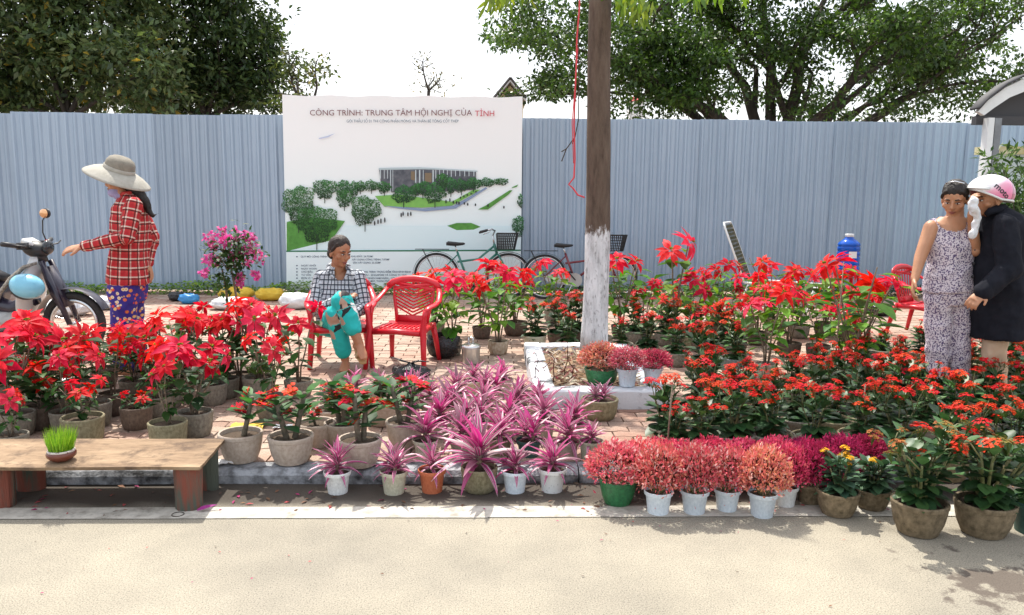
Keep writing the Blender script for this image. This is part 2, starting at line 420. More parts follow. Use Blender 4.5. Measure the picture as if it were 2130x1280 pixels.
# overgrown strip along the foot of the fence
M_GREEN = M_leaf('small_leaf', 0.35)
gr = MB()
for i in range(9000):
    x = rnd.uniform(-8.5, 8.5); y_ = FENCE_Y - rnd.uniform(0.05, 0.42)
    if bx0+.9 < x < bx1-.9 and rnd.random() < .35: continue
    hgt = (0.10+0.10*hull_noise((x*1.3, 3, 0))+.05)*rnd.random()
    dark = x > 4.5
    a = rnd.uniform(0, 6.28)
    gr.leaf((x, y_, PAVE+hgt), (math.cos(a), math.sin(a)-.3, rnd.uniform(-.2, .9)), (0, -.4, 1), rnd.uniform(.035, .075), rnd.uniform(.02, .04), .5, .2,
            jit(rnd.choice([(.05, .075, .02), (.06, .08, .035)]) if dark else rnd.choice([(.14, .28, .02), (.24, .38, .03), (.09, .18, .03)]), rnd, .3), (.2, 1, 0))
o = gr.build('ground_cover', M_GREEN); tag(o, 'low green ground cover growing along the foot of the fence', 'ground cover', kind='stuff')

# ------------------------------------------------------------------ printed banner
BY = FENCE_Y - 0.075
m, n, b = newmat('banner_vinyl')
tc = nd(n, 'ShaderNodeTexCoord'); sp = nd(n, 'ShaderNodeSeparateXYZ'); n.links.new(tc.outputs['Object'], sp.inputs[0])
c = ramp(n, math_(n, 'MULTIPLY', sp.outputs['Z'], 1/3.0), [(0.0, (0.74, 0.86, 0.89)), (0.28, (0.74, 0.87, 0.89)), (0.45, (0.80, 0.89, 0.90)), (0.75, (0.88, 0.90, 0.90)), (1.0, (0.88, 0.88, 0.88))])
n.links.new(c, b.inputs['Base Color']); b.inputs['Roughness'].default_value = 0.5
bump(n, b, tex_noise(n, 1.6, 3, stretch=(1, 1, .4)), 0.35, 0.03); M_VINYL = m
ban = thing('banner', 'large white printed construction banner hung on the fence', 'banner', (0, BY, 0))
def bp(px, py, dy=0.0):               # photo pixel -> banner plane (local)
    p = atY(px, py, BY); return Vector((p.x, -dy, p.z))
def bw(x, z): return 0.0
s = MB(); nx, ny = 30, 24
TL, TR, BL, BR = bp(587, 197), bp(1087, 201), bp(597, 612), bp(1083, 600)
vs = []
for j in range(ny+1):
    v = j/ny
    for i in range(nx+1):
        u = i/nx; p = (TL*(1-u)+TR*u)*(1-v) + (BL*(1-u)+BR*u)*v
        sag = 0.03*math.sin(u*math.pi*5)**2*(1-v)**6
        vs.append((p.x, bw(p.x, p.z), p.z - sag*0.6))
s.add(vs, [(j*(nx+1)+i, (j+1)*(nx+1)+i, (j+1)*(nx+1)+i+1, j*(nx+1)+i+1) for j in range(ny) for i in range(nx)])
s.build('sheet', M_VINYL, ban)
def ink(name, c, c2=None): return M_plain('ink_'+name, c, 0.5, c2, 14) if c2 else M_plain('ink_'+name, c, 0.5)
LAY = [0.014]
def printed(name, polys, mat, col=None):
    s = MB(); LAY[0] += 0.0006
    for poly in polys:
        P = [bp(x, y_) for x, y_ in poly]
        s.add([(p.x, bw(p.x, p.z)-LAY[0], p.z) for p in P], [tuple(range(len(P)))], col)
    return s.build(name, mat, ban, smooth=False)
M_INKV = M_leaf('ink_leaf', 0.0, 0.6, 0.0)
printed('printed_lawn', [[(597, 462), (648, 452), (718, 460), (690, 500), (597, 523)]], ink('lawn', (.06, .22, .03), (.10, .34, .05)))
printed('printed_plaza', [[(597, 523), (690, 500), (720, 470), (1083, 470), (1083, 521)]], ink('plaza', (.70, .85, .88)))
printed('printed_lawn', [[(930, 470), (950, 464), (980, 464), (1000, 472), (985, 478), (950, 479)]], ink('lawn', (.06, .22, .03), (.10, .34, .05)))
printed('printed_lawn', [[(994, 436), (1010, 428), (1060, 396), (1066, 396), (1058, 405), (1015, 436)]], ink('lawn', (.06, .22, .03), (.10, .34, .05)))
printed('printed_lawn', [[(1065, 390), (1078, 384), (1075, 389), (1064, 392)]], ink('lawn', (.06, .22, .03), (.10, .34, .05)))
printed('printed_lawn', [[(780, 408), (830, 405), (940, 420), (985, 395), (1000, 395), (940, 428), (880, 432), (800, 430)]], ink('lawn2', (.16, .42, .08), (.22, .5, .1)))
printed('printed_path', [[(795, 428), (880, 434), (945, 428), (1010, 390), (1014, 392), (948, 434), (885, 440), (830, 434)]], ink('path', (.22, .30, .45)))
printed('printed_building', [[(789, 352), (870, 351), (905, 351), (990, 357), (990, 395), (905, 400), (860, 405), (815, 400), (792, 378)]], ink('glass', (.05, .06, .08), (.14, .15, .17)))
printed('printed_roof', [[(788, 350), (872, 348.5), (993, 355.5), (993, 358), (900, 353), (872, 352.5), (788, 354)]], ink('roof', (.45, .55, .58)))
printed('printed_columns', [[(x, 354), (x+w_, 354), (x+w_, h_), (x, h_)] for x, w_, h_ in [(791, 1.6, 372), (799, 1.2, 372), (806, 1.2, 372), (812, 1.5, 400), (817, 1, 398), (864, 2, 382), (872, 2.4, 382), (880, 1.2, 380), (900, 2.2, 382), (906, 1.5, 372), (914, 1.2, 372), (922, 1.5, 370), (930, 1.2, 370), (938, 1.5, 368), (947, 1.3, 367), (956, 1.3, 367), (966, 1.3, 367), (975, 1.3, 367), (985, 1.6, 367)]], ink('col', (.55, .65, .68)))
printed('printed_hall', [[(855, 357), (863, 357), (863, 376), (855, 374)], [(884, 360), (898, 360), (898, 380), (884, 378)]], ink('warm', (.20, .15, .09)))
def ptree(cx, cy, rx, ry, seed, trunk=True, g=1.0):
    r_ = random.Random(seed); s = MB(); LAY[0] += 0.0006
    for i in range(int(60+rx*ry*1.5)):
        a = r_.uniform(0, 6.28); q = math.sqrt(r_.random()); k = 1+.12*math.sin(3*a+seed)+.08*math.sin(7*a)
        x, y_ = cx+rx*q*k*math.cos(a), cy+ry*q*k*math.sin(a); z = r_.uniform(.8, 1.9)
        br = 0.45 + 0.75*(0.5-(y_-cy)/(2*ry)) + r_.uniform(-.4, .45)
        cc = (.03*br*br*g+.006, .12*br*br*g+.014, .03*br*br*g+.01)
        ph = r_.uniform(0, 6.28)
        P = [bp(x+z*math.cos(ph+t_), y_+z*math.sin(ph+t_)) for t_ in (0, 2.1, 4.2)]
        d_ = LAY[0]+r_.uniform(0, .0005)
        s.add([(p.x, bw(p.x, p.z)-d_, p.z) for p in P], [(0, 1, 2)], cc)
    if trunk:
        P = [bp(cx-1, cy+ry*.6), bp(cx+1, cy+ry*.6), bp(cx+.8, cy+ry*1.5), bp(cx-.8, cy+ry*1.5)]
        s.add([(p.x, bw(p.x, p.z)-LAY[0], p.z) for p in P], [(0, 3, 2, 1)], (.04, .06, .04))
    s.build('printed_tree', M_INKV, ban, smooth=False)
for i, a in enumerate([(676, 393, 25, 20), (713, 392, 13, 18), (735, 393, 12, 15), (750, 388, 10, 11), (773, 387, 16, 11), (800, 390, 14, 12), (717, 412, 18, 18), (622, 425, 33, 40), (1040, 378, 18, 7), (1010, 380, 18, 9), (985, 382, 16, 12), (960, 386, 14, 14), (938, 385, 12, 17), (920, 378, 12, 18), (880, 392, 14, 15), (864, 395, 12, 12), (840, 405, 23, 18), (905, 402, 22, 20), (760, 437, 31, 30), (660, 465, 42, 37), (1078, 470, 12, 22), (1082, 418, 5, 14)]):
    ptree(*a, seed=i+3, trunk=i not in (8, 9, 20, 21))
pp = []
for x, y_, h_ in [(780, 469, 10), (787, 466, 10), (793, 465, 11), (801, 463, 11), (835, 452, 10), (839, 449, 9), (849, 450, 9), (855, 449, 9), (928, 423, 8), (936, 420, 8), (943, 424, 7), (950, 425, 7), (955, 426, 7), (966, 426, 6), (973, 428, 6), (989, 429, 6), (1015, 431, 7), (1048, 434, 6), (958, 414, 5), (965, 411, 5), (972, 408, 5), (980, 405, 4), (990, 401, 4)]:
    pp.append([(x-1.4, y_-h_*.75), (x, y_-h_), (x+1.4, y_-h_*.75), (x+1.6, y_-h_*.35), (x+1.0, y_), (x-1.0, y_), (x-1.6, y_-h_*.35)])
printed('printed_people', pp, ink('black', (.01, .012, .015)))
printed('printed_panel', [[(597, 524), (1083, 522), (1082, 590), (597, 604)]], ink('panel', (.78, .88, .90)))
printed('printed_rule', [[(596.5, 521.2), (1083.3, 519.2), (1083.3, 522.2), (596.5, 524.2)]], ink('rule', (.01, .16, .07)))
printed('printed_hill', [[(663, 288), (680, 284), (698, 278), (684, 286), (666, 290)]], ink('hill', (.5, .56, .74)))
def text(body, px0, px1, py, hpx, mat, bold=0.0, name='lettering'):
    cu = bpy.data.curves.new(name, 'FONT'); cu.body = body; cu.size = 1; cu.offset = bold; cu.resolution_u = 3
    o = bpy.data.objects.new('tmp', cu); COL.objects.link(o)
    bpy.context.view_layer.update()
    me = bpy.data.meshes.new_from_object(o.evaluated_get(bpy.context.evaluated_depsgraph_get()))
    bpy.data.objects.remove(o)
    co = np.empty(len(me.vertices)*3, dtype=np.float32); me.vertices.foreach_get('co', co); co = co.reshape(-1, 3)
    mn, mx = co.min(0), co.max(0); LAY[0] += 0.0004
    A, B = bp(px0, py), bp(px1, py); k = (B-A).length/(mx[0]-mn[0]); kh = hpx/139.0/0.73
    out = []
    for c_ in co:
        q = A + (B-A)*((c_[0]-mn[0])/(mx[0]-mn[0])); out.append((q.x, bw(q.x, q.z)-LAY[0], q.z + c_[1]*kh))
    me.vertices.foreach_set('co', np.array(out, dtype=np.float32).ravel()); me.update(); me.materials.clear(); me.materials.append(mat)
    xs = np.sort(co[:, 0]); cuts = [-1e9]+[float((xs[i]+xs[i+1])/2) for i in np.nonzero(np.diff(xs) > .17)[0]]+[1e9]
    F = [tuple(p.vertices) for p in me.polygons]
    for lo, hi in zip(cuts[:-1], cuts[1:]):          # one object for each printed word
        fs = [f for f in F if lo < co[f[0]][0] < hi]; ids = sorted({i for f in fs for i in f}); mp = {i: k for k, i in enumerate(ids)}
        if fs: MB().add([out[i] for i in ids], [tuple(mp[i] for i in f) for f in fs]).build(name, mat, ban, smooth=False)
    bpy.data.meshes.remove(me)
I_DR, I_RED, I_NAVY, I_TXT = ink('darkred', (.16, .045, .05)), ink('red', (.55, .015, .05)), ink('navy', (.03, .09, .15)), ink('txt', (.05, .09, .16))
text('CÔNG TRÌNH: TRUNG TÂM HỘI NGHỊ CỦA', 646, 982, 241, 11.5, I_DR)
text('TỈNH', 988, 1028, 242.5, 11.5, I_RED)
text('GÓI THẦU SỐ 01 THI CÔNG PHẦN MÓNG VÀ THÂN BÊ TÔNG CỐT THÉP', 722, 954, 255.5, 5.6, I_NAVY)
for body, a, c_, y_ in [('QUY MÔ CÔNG TRÌNH', 627, 682, 535.5), ('NGÀY KHỞI', 628, 658, 554), ('NGÀY HOÀN', 628, 660, 560.5), ('CHỦ ĐẦU', 628, 652, 567), ('TƯ VẤN', 628, 648, 573.5), ('ĐƠN VỊ T', 628, 652, 580),
                        ('KHU ĐẤT: 24.753M²', 732, 777, 535), ('XÂY DỰNG CÔNG TRÌNH: 7.975M²', 733, 811, 541.5), ('SÀN XÂY DỰNG: 25.533M²', 735, 793, 548), ('CÔNG TRÌNH TRỌNG ĐIỂM TỈNH BÌNH ĐỊNH', 752, 855, 567), ('LOU - SINGAPORE VÀ CÔNG TY TAD', 757, 846, 573.5), ('TƯ NHÂN NAM NGÂN - CÔNG TY CỔ PHẦN', 758, 858, 580), ('NGÔ MÂY, THÀNH PHỐ QUY NHƠN', 759, 839, 586), ('783.48M', 762, 781, 592)]:
    text(body, a, c_, y_, 3.7, I_TXT, 0.01)
printed('printed_bullets', [[(617.5, y_-1), (619, y_-1.6), (620.5, y_-1), (620.5, y_+.6), (619, y_+1.2), (617.5, y_+.6)] for y_ in (534, 552.5, 559, 565.5, 572, 578.5, 598)], I_TXT)
# ------------------------------------------------------------------ trees and buildings beyond the fence
NR = np.random.default_rng(11)
def np_leaves(name, pos, d, nrm, L, W, cols, mat, parent=None):
    N = len(pos)
    d = d/np.maximum(np.linalg.norm(d, axis=1, keepdims=True), 1e-6)
    nrm = nrm - d*np.sum(d*nrm, axis=1, keepdims=True); nrm /= np.maximum(np.linalg.norm(nrm, axis=1, keepdims=True), 1e-6)
    s = np.cross(d, nrm); L = L[:, None]; W = W[:, None]
    V = np.empty((N, 4, 3), dtype=np.float32)
    V[:, 0] = pos; V[:, 1] = pos + d*L*0.45 - s*W*0.5 + nrm*W*0.12
    V[:, 2] = pos + d*L - nrm*L*0.12; V[:, 3] = pos + d*L*0.45 + s*W*0.5 + nrm*W*0.12
    me = bpy.data.meshes.new(name)
    me.vertices.add(N*4); me.vertices.foreach_set('co', V.ravel())
    me.loops.add(N*4); me.loops.foreach_set('vertex_index', np.arange(N*4, dtype=np.int32))
    me.polygons.add(N); me.polygons.foreach_set('loop_start', np.arange(0, N*4, 4, dtype=np.int32))
    me.polygons.foreach_set('loop_total', np.full(N, 4, dtype=np.int32)); me.update(calc_edges=True)
    at = me.attributes.new('Col', 'FLOAT_COLOR', 'FACE')
    at.data.foreach_set('color', np.concatenate([cols, np.ones((N, 1))], axis=1).astype(np.float32).ravel())
    me.materials.append(mat); me.validate()
    return link(name, me, parent)
def clump_leaves(centers, rads, per, flat=0.7):
    """leaf positions and directions in clumps; leaves point outwards and droop a little"""
    C = np.repeat(centers, per, axis=0); r_ = np.repeat(rads, per)[:, None]
    o = NR.normal(size=C.shape); o /= np.linalg.norm(o, axis=1, keepdims=True); q = NR.random((len(C), 1))**0.45
    P = C + o*q*r_*np.array([1, 1, flat])
    D = o + NR.normal(size=C.shape)*0.6; D[:, 2] -= 0.15
    Nn = NR.normal(size=C.shape)*0.6 + np.array([0, 0, 1.0])
    return P, D, Nn
def palette(N, cols, wts, vary=0.3):
    idx = NR.choice(len(cols), size=N, p=np.array(wts)/sum(wts)); c_ = np.array(cols)[idx]
    return np.clip(c_*(1+NR.uniform(-vary, vary, (N, 1))), 0, 1)
M_BARKD = M_plain('dark_bark', (0.035, 0.028, 0.022), 0.95, (0.09, 0.07, 0.055), 9, bmp=0.6, bscale=30, stretch=(1, 1, .25))
M_TLEAF = M_leaf('tree_leaf', 0.34, 0.42, 0.0, (1.15, 1.1, .7), .5)
def limb(mb, a, b_, r0, r1, bend=0.15, n=6, seg=5, rn=rnd):
    a, b_ = Vector(a), Vector(b_); d = b_-a; off = Vector((rn.uniform(-1, 1), rn.uniform(-1, 1), rn.uniform(-.3, .6)))*d.length*bend
    P = [a.lerp(b_, t) + off*math.sin(math.pi*t)*(1 if t not in (0, 1) else 0) for t in [k/seg for k in range(seg+1)]]
    mb.tube(P, [r0+(r1-r0)*k/seg for k in range(seg+1)], n); return P
def bushy_tree(name, trunk_px, Y, blobs, label, cols, wts, leafL, per=26, dens=1.0, group=None, trunk_r=0.11, clr=0.34, cat='tree'):
    base = Vector((atY(trunk_px, 400, Y).x, Y, PAVE-.02))
    t = thing(name, label, cat, base, group=group)
    tr = MB(); cs = []; rs = []
    mid = None; B = []
    for (px, py, rx, ry) in blobs:
        c_ = atY(px, py, Y + rnd.uniform(-.8, .8)); k = scale_at(c_); B.append((c_, rx/k, ry/k))
    zf = min(c_.z - rz*.7 for c_, _, rz in B); zf = max(1.2, zf)
    fork = Vector((base.x, base.y, zf))
    limb(tr, (0, 0, 0), fork-base, trunk_r, trunk_r*.75, .04)
    for c_, rx, rz in B:
        P = limb(tr, fork-base, c_-base, trunk_r*.5, trunk_r*.18, .18)
        for k in range(7):
            o = Vector((rnd.gauss(0, 1), rnd.gauss(0, 1), rnd.gauss(0, 1))).normalized()
            q = c_ + Vector((o.x*rx, o.y*rx, o.z*rz))*.85 - base
            limb(tr, P[3+rnd.randint(0, 2)], q, trunk_r*.16, .012, .15, 5, 4)
        vol = rx*rx*rz; N = int(dens*max(16, 46*(rx*rx*rz)**0.67))
        o = NR.normal(size=(N, 3)); o /= np.linalg.norm(o, axis=1, keepdims=True); q = (0.35+0.65*NR.random((N, 1))**0.5)
        q *= (1+0.18*np.sin(4*np.arctan2(o[:, 1:2], o[:, 0:1])+c_.x*3)*np.cos(3*o[:, 2:3]))
        cs.append(np.array(c_-base)+o*q*np.array([rx, rx*.8, rz])); rs.append(clr*(0.6+0.7*NR.random(N)))
    P, D, Nn = clump_leaves(np.concatenate(cs), np.concatenate(rs), per)
    N = len(P); L = leafL*(0.7+0.6*NR.random(N))
    # whole clumps share a tint
    tint = np.repeat(0.75+0.5*NR.random(N//per), per)[:, None]
    np_leaves('crown', P, D, Nn, L, L*0.48, np.clip(palette(N, cols, wts)*tint, 0, 1), M_TLEAF, t)
    tr.build('trunk', M_BARKD, t)
    return t
DK = [(.06, .105, .04), (.10, .16, .055), (.17, .22, .09), (.38, .30, .04)]
bushy_tree('evergreen_tree', 150, 16.5, [(30, 60, 150, 120), (190, 40, 150, 130), (110, 170, 150, 80), (270, 150, 110, 90), (60, -120, 200, 120), (-120, 60, 160, 180), (240, -90, 150, 110), (10, 215, 110, 50)],
           'broad dense tree with yellowing leaf tufts behind the fence and motorbike', DK, [3, 4, 2, .35], .15, per=34, dens=1.7, group='trees beyond the fence')
bushy_tree('evergreen_tree', 440, 18.5, [(400, 50, 150, 120), (490, 90, 110, 120), (400, 180, 130, 70), (520, 190, 80, 60), (430, -110, 160, 120), (330, 200, 80, 60), (300, 120, 90, 100), (540, 120, 55, 90)],
           'tall dark tree with a ragged crown behind the fence beside the banner', [(.035, .07, .026), (.06, .11, .035), (.11, .17, .05)], [3, 4, 1.8], .14, per=34, dens=1.7, group='trees beyond the fence')
bushy_tree('young_tree', 640, 15.5, [(625, 165, 38, 40), (655, 150, 32, 32), (600, 130, 26, 28), (610, 205, 40, 30)], 'small sparse light-green tree at the top corner of the banner',
           [(.06, .10, .025), (.11, .16, .03), (.16, .15, .05)], [3, 3, 1], .10, per=14, dens=.75, trunk_r=.07, clr=.26)
bushy_tree('bare_tree', 893, 23, [(890, 180, 45, 20), (880, 130, 26, 22), (915, 165, 30, 20)], 'thin half-bare tree with pale withered leaves above the banner',
           [(.16, .15, .08), (.24, .2, .12), (.12, .13, .06)], [3, 2, 2], .10, per=5, dens=.8, trunk_r=.06, clr=.3)
# spreading rain tree
def rain_tree():
    Y = 18.0; base = Vector((atY(1620, 400, Y).x, Y, PAVE-.02))
    t = thing('rain_tree', 'wide spreading tree with dark forking limbs behind the fence and street tree', 'tree', base)
    tr = MB(); tips = []
    def grow(a, d, ln_, r_, depth):
        b_ = a + d*ln_; P = limb(tr, a, b_, r_, r_*.68, .09, 7 if depth < 2 else 5, 5)
        if depth >= 2: tips.append((b_, depth))
        if depth >= 2: tips.append((P[3], depth))
        if depth == 5 or r_ < .012: return
        for k in range(2 if depth else 3):
            ax = Vector((rnd.gauss(0, 1), rnd.gauss(0, 1)*.8, rnd.gauss(0, .35)))
            nd_ = (d*.95 + ax.normalized()*rnd.uniform(.45, .85)).normalized()
            nd_.z = max(-.12, min(.55, nd_.z)) if depth > 0 else nd_.z
            grow(b_, nd_.normalized(), ln_*rnd.uniform(.66, .9), r_*.66, depth+1)
    O = Vector((0, 0, 0))
    tr.tube([(0, 0, 0), (.05, 0, 1.2), (0, 0, 2.1)], [.42, .34, .32], 10)
    for (px, py, dY, r_) in [(1380, 150, 0, .17), (1510, 60, 1.0, .16), (1450, 210, -1.2, .13), (1690, 40, -.6, .18), (1830, 90, .5, .17), (1760, 150, -1.6, .13), (1950, 150, .8, .14), (1600, -40, .3, .15), (1290, 110, 1.0, .12), (1840, 190, 1.4, .12)]:
        q = atY(px, py, Y+dY) - base; a = Vector((rnd.uniform(-.15, .15), rnd.uniform(-.1, .1), 1.9+rnd.uniform(-.3, .3)))
        P = limb(tr, a, q*.62+a*.38, r_, r_*.7, .10, 8, 6); d = (q-a).normalized(); d.z = min(d.z, .5)
        grow(P[-1], d.normalized(), (q-a).length*.34, r_*.66, 1)
        grow(P[4], (d+Vector((rnd.uniform(-.6, .6), rnd.uniform(-.5, .5), .3))).normalized(), (q-a).length*.30, r_*.5, 1)
    cs = np.array([np.array(p) for p, d in tips]); keep = []
    for i, p in enumerate(cs):
        if p[2] > 2.3: keep.append(i)
    cs = cs[keep]
    ex = []
    for (px, py, rx, ry, k) in [(1130, 40, 110, 55, 40), (1080, 70, 60, 35, 20), (1200, 120, 90, 50, 34), (1160, 185, 45, 22, 14), (1300, 60, 120, 70, 46), (1360, 150, 110, 60, 40), (1450, 120, 120, 80, 40), (1530, 70, 120, 70, 40), (1330, 215, 110, 35, 30), (1600, 190, 150, 50, 36), (1690, 80, 150, 70, 44), (1820, 60, 150, 80, 46), (1900, 160, 130, 70, 40), (1990, 60, 130, 80, 40), (2080, 140, 80, 60, 22), (1750, 225, 160, 30, 30), (1960, 225, 90, 35, 22), (1450, -60, 250, 60, 70), (1750, -70, 300, 70, 80), (2050, -60, 160, 70, 40), (1180, -50, 120, 50, 30)]:
        for _ in range(k):
            a = rnd.uniform(0, 6.28); q = math.sqrt(rnd.random())
            p = atY(px+rx*q*math.cos(a), py+ry*q*math.sin(a), Y+rnd.uniform(-2.2, 2.0)) - base; ex.append(np.array(p))
    cs = np.concatenate([cs, np.array(ex)]); per = 34
    P, D, Nn = clump_leaves(cs, 0.24+0.22*NR.random(len(cs)), per, 0.42); N = len(P)
    L = .115*(0.7+0.6*NR.random(N)); tint = np.repeat(0.7+0.6*NR.random(len(cs)), per)[:, None]
    np_leaves('crown', P, D, Nn, L, L*.5, np.clip(palette(N, [(.036, .078, .018), (.06, .13, .022), (.11, .21, .03)], [3, 4, 1.6])*tint, 0, 1), M_TLEAF, t)
    tr.build('trunk', M_BARKD, t)
rain_tree()

# house gable and red roof beyond
M_CREAM = M_plain('cream_wall', (0.78, 0.66, 0.40), 0.8, (0.84, 0.72, 0.46), 3)
M_TRIM = M_plain('dark_trim', (0.04, 0.035, 0.035), 0.6); M_ROOFW = M_plain('pale_roof', (.55, .55, .56), .7, (.65, .65, .66), 5)
M_REDROOF = M_plain('red_roof', (.5, .06, .06), .7, (.6, .1, .09), 9); M_WHITE = M_plain('white_paint', (.75, .75, .74), .6, (.82, .82, .81), 4)
M_GLASS = M_plain('window_glass', (.03, .035, .04), .1)
HY = 32.0; a = atY(1028, 198, HY); b_ = atY(1060, 172, HY); c_ = atY(1093, 199, HY)
t = thing('house', 'cream gabled house with dark roof edges peeking above the banner', 'house', ((a.x+c_.x)/2, HY, PAVE-.02)); L0 = Vector(t.location)
wv_ = (c_.x-a.x)/2*.86; ez = a.z-.25-L0.z; rz_ = b_.z-.1-L0.z
MB().add([(-wv_, 0, 0), (wv_, 0, 0), (wv_, 0, ez), (0, 0, rz_), (-wv_, 0, ez), (-wv_, 7, 0), (wv_, 7, 0), (wv_, 7, ez), (0, 7, rz_), (-wv_, 7, ez)],
         [(0, 1, 2, 3, 4), (6, 5, 9, 8, 7), (1, 6, 7, 2), (5, 0, 4, 9)]).build('wall', M_CREAM, t, smooth=False)
rf = MB()
for sg in (-1, 1):
    w2 = wv_*1.2; e2 = ez-(rz_-ez)*.2
    rf.add([(0, -.5, rz_+.08), (sg*w2, -.5, e2+.08), (sg*w2, 7.5, e2+.08), (0, 7.5, rz_+.08), (0, -.5, rz_+.2), (sg*w2, -.5, e2+.2), (sg*w2, 7.5, e2+.2), (0, 7.5, rz_+.2)],
           [(0, 1, 2, 3), (7, 6, 5, 4), (0, 4, 5, 1), (1, 5, 6, 2), (3, 2, 6, 7)])
rfo = rf.build('roof', M_ROOFW, t, smooth=False)
tm = MB()
for sg in (-1, 1): tm.tube([(0, -.52, rz_+.22), (sg*wv_*1.2, -.52, ez-(rz_-ez)*.2+.22)], .045, 4)
tm.build('barge_board', M_TRIM, rfo, smooth=False)
wd = MB(); wd.box((0, -.05, rz_-.5), (.14, .06, .5)); wd.build('vent', M_TRIM, t, smooth=False)
d2 = MB(); d2.add([(-.36, -.4, ez-.02), (.36, -.4, ez-.02), (0, -.4, ez+.34), (-.36, .1, ez-.02), (.36, .1, ez-.02), (0, .1, ez+.34)], [(0, 1, 2), (0, 2, 5, 3), (1, 4, 5, 2)]); d2.build('porch_gable', M_TRIM, t, smooth=False)
for sg in (-1, 1):
    wn = MB().box((sg*.9, -.03, ez-1.6), (.8, .06, 1.2)).build('window', M_GLASS, t, smooth=False)
HY = 38.0; a = atY(1306, 235, HY); b_ = atY(1322, 196, HY); c_ = atY(1334, 235, HY)
t = thing('tower_house', 'distant white house with a pointed red roof seen through the tree branches', 'house', (b_.x, HY, PAVE-.02)); zt = b_.z-PAVE; ze = atY(1320, 212, HY).z-PAVE; wv_ = (c_.x-a.x)/2
MB().add([(x*wv_, y_*wv_, z) for z in (0, ze) for x, y_ in ((-1, -1), (1, -1), (1, 1), (-1, 1))], [(0, 1, 5, 4), (1, 2, 6, 5), (2, 3, 7, 6), (3, 0, 4, 7)]).build('wall', M_WHITE, t, smooth=False)
MB().add([(x*wv_*1.25, y_*wv_*1.25, ze+.01) for x, y_ in ((-1, -1), (1, -1), (1, 1), (-1, 1))]+[(0, 0, zt)], [(0, 1, 4), (1, 2, 4), (2, 3, 4), (3, 0, 4), (3, 2, 1, 0)]).build('roof', M_REDROOF, t, smooth=False)

# ------------------------------------------------------------------ street tree in the pit
tb = ground(1235, 752); TS = scale_at(tb); tb.z = PAVE+.06
ST = thing('street_tree', 'straight tree trunk whitewashed at the foot, standing in the concrete pit', 'tree', tb)
m, n, b = newmat('street_bark')
tc = nd(n, 'ShaderNodeTexCoord'); sp = nd(n, 'ShaderNodeSeparateXYZ'); n.links.new(tc.outputs['Object'], sp.inputs[0])
f1 = tex_noise(n, 14, 8, .7, stretch=(1, 1, .22)); f2 = tex_noise(n, 5, 5, .6); f3 = tex_noise(n, 40, 4, .7, stretch=(1, 1, .4))
bark = ramp(n, f1, [(.3, (.045, .030, .022)), (.5, (.115, .08, .058)), (.75, (.17, .125, .092))])
wht = ramp(n, f1, [(.30, (.16, .15, .15)), (.44, (.55, .56, .57)), (.6, (.74, .75, .76))])
wht = mix(n, ramp(n, f3, [(.55, (0, 0, 0)), (.68, (.75, .75, .75))]), wht, (.2, .19, .19))
zz = math_(n, 'ADD', sp.outputs['Z'], math_(n, 'MULTIPLY', math_(n, 'SUBTRACT', f3, .5), .35))
c = mix(n, ramp(n, math_(n, 'MULTIPLY', zz, .5), [(.535, (1, 1, 1)), (.565, (0, 0, 0))]), bark, wht)
n.links.new(c, b.inputs['Base Color']); b.inputs['Roughness'].default_value = .95; bump(n, b, f1, 1.0, .02); M_SBARK = m
tr = MB(); r0 = 27/TS
P = []; Rr = []
for k in range(17):
    z = k*.2; P.append((.012*math.sin(z*1.7)-.002*z, .01*math.cos(z*1.3), z)); Rr.append(r0*(1.12 if k == 0 else 1.03 if k == 1 else 1-.012*k))
tr.tube(P, Rr, 20)
for i in range(20, len(tr.v)):
    x, y_, z = tr.v[i]; k = 1+.05*hull_noise((x*14, y_*14, z*2.2)); tr.v[i] = (x*k, y_*k, z)
tr.build('trunk', M_SBARK, ST)
lb = MB(); top = Vector(P[-1])
ends = []
for d, l_ in [((-.5, .25, 1), 1.7), ((.55, .05, 1), 1.7), ((.05, .6, .9), 1.5)]:
    q = top + Vector(d).normalized()*l_; limb(lb, top-Vector((0, 0, .12)), q, r0*.72, r0*.4, .06, 10)
    for _ in range(4):
        e = q + Vector((rnd.uniform(-1.3, 1.3), rnd.uniform(-.7, 1.3), rnd.uniform(.1, .9))); limb(lb, q, e, r0*.34, .02, .15, 6); ends.append(e)
lb.build('limb', M_SBARK, ST)
cs = []
for e in ends:
    for _ in range(5): cs.append(np.array(e)+NR.normal(size=3)*np.array([.4, .4, .25]))
cs = np.array(cs); P_, D, Nn = clump_leaves(cs, np.full(len(cs), .3), 10); D[:, 2] -= .6; N = len(P_)
np_leaves('crown', P_, D, Nn, .14*(.7+.6*NR.random(N)), .04*(.8+.5*NR.random(N)), palette(N, [(.08, .16, .02), (.14, .25, .03), (.22, .32, .03)], [2, 3, 2]), M_TLEAF, ST)
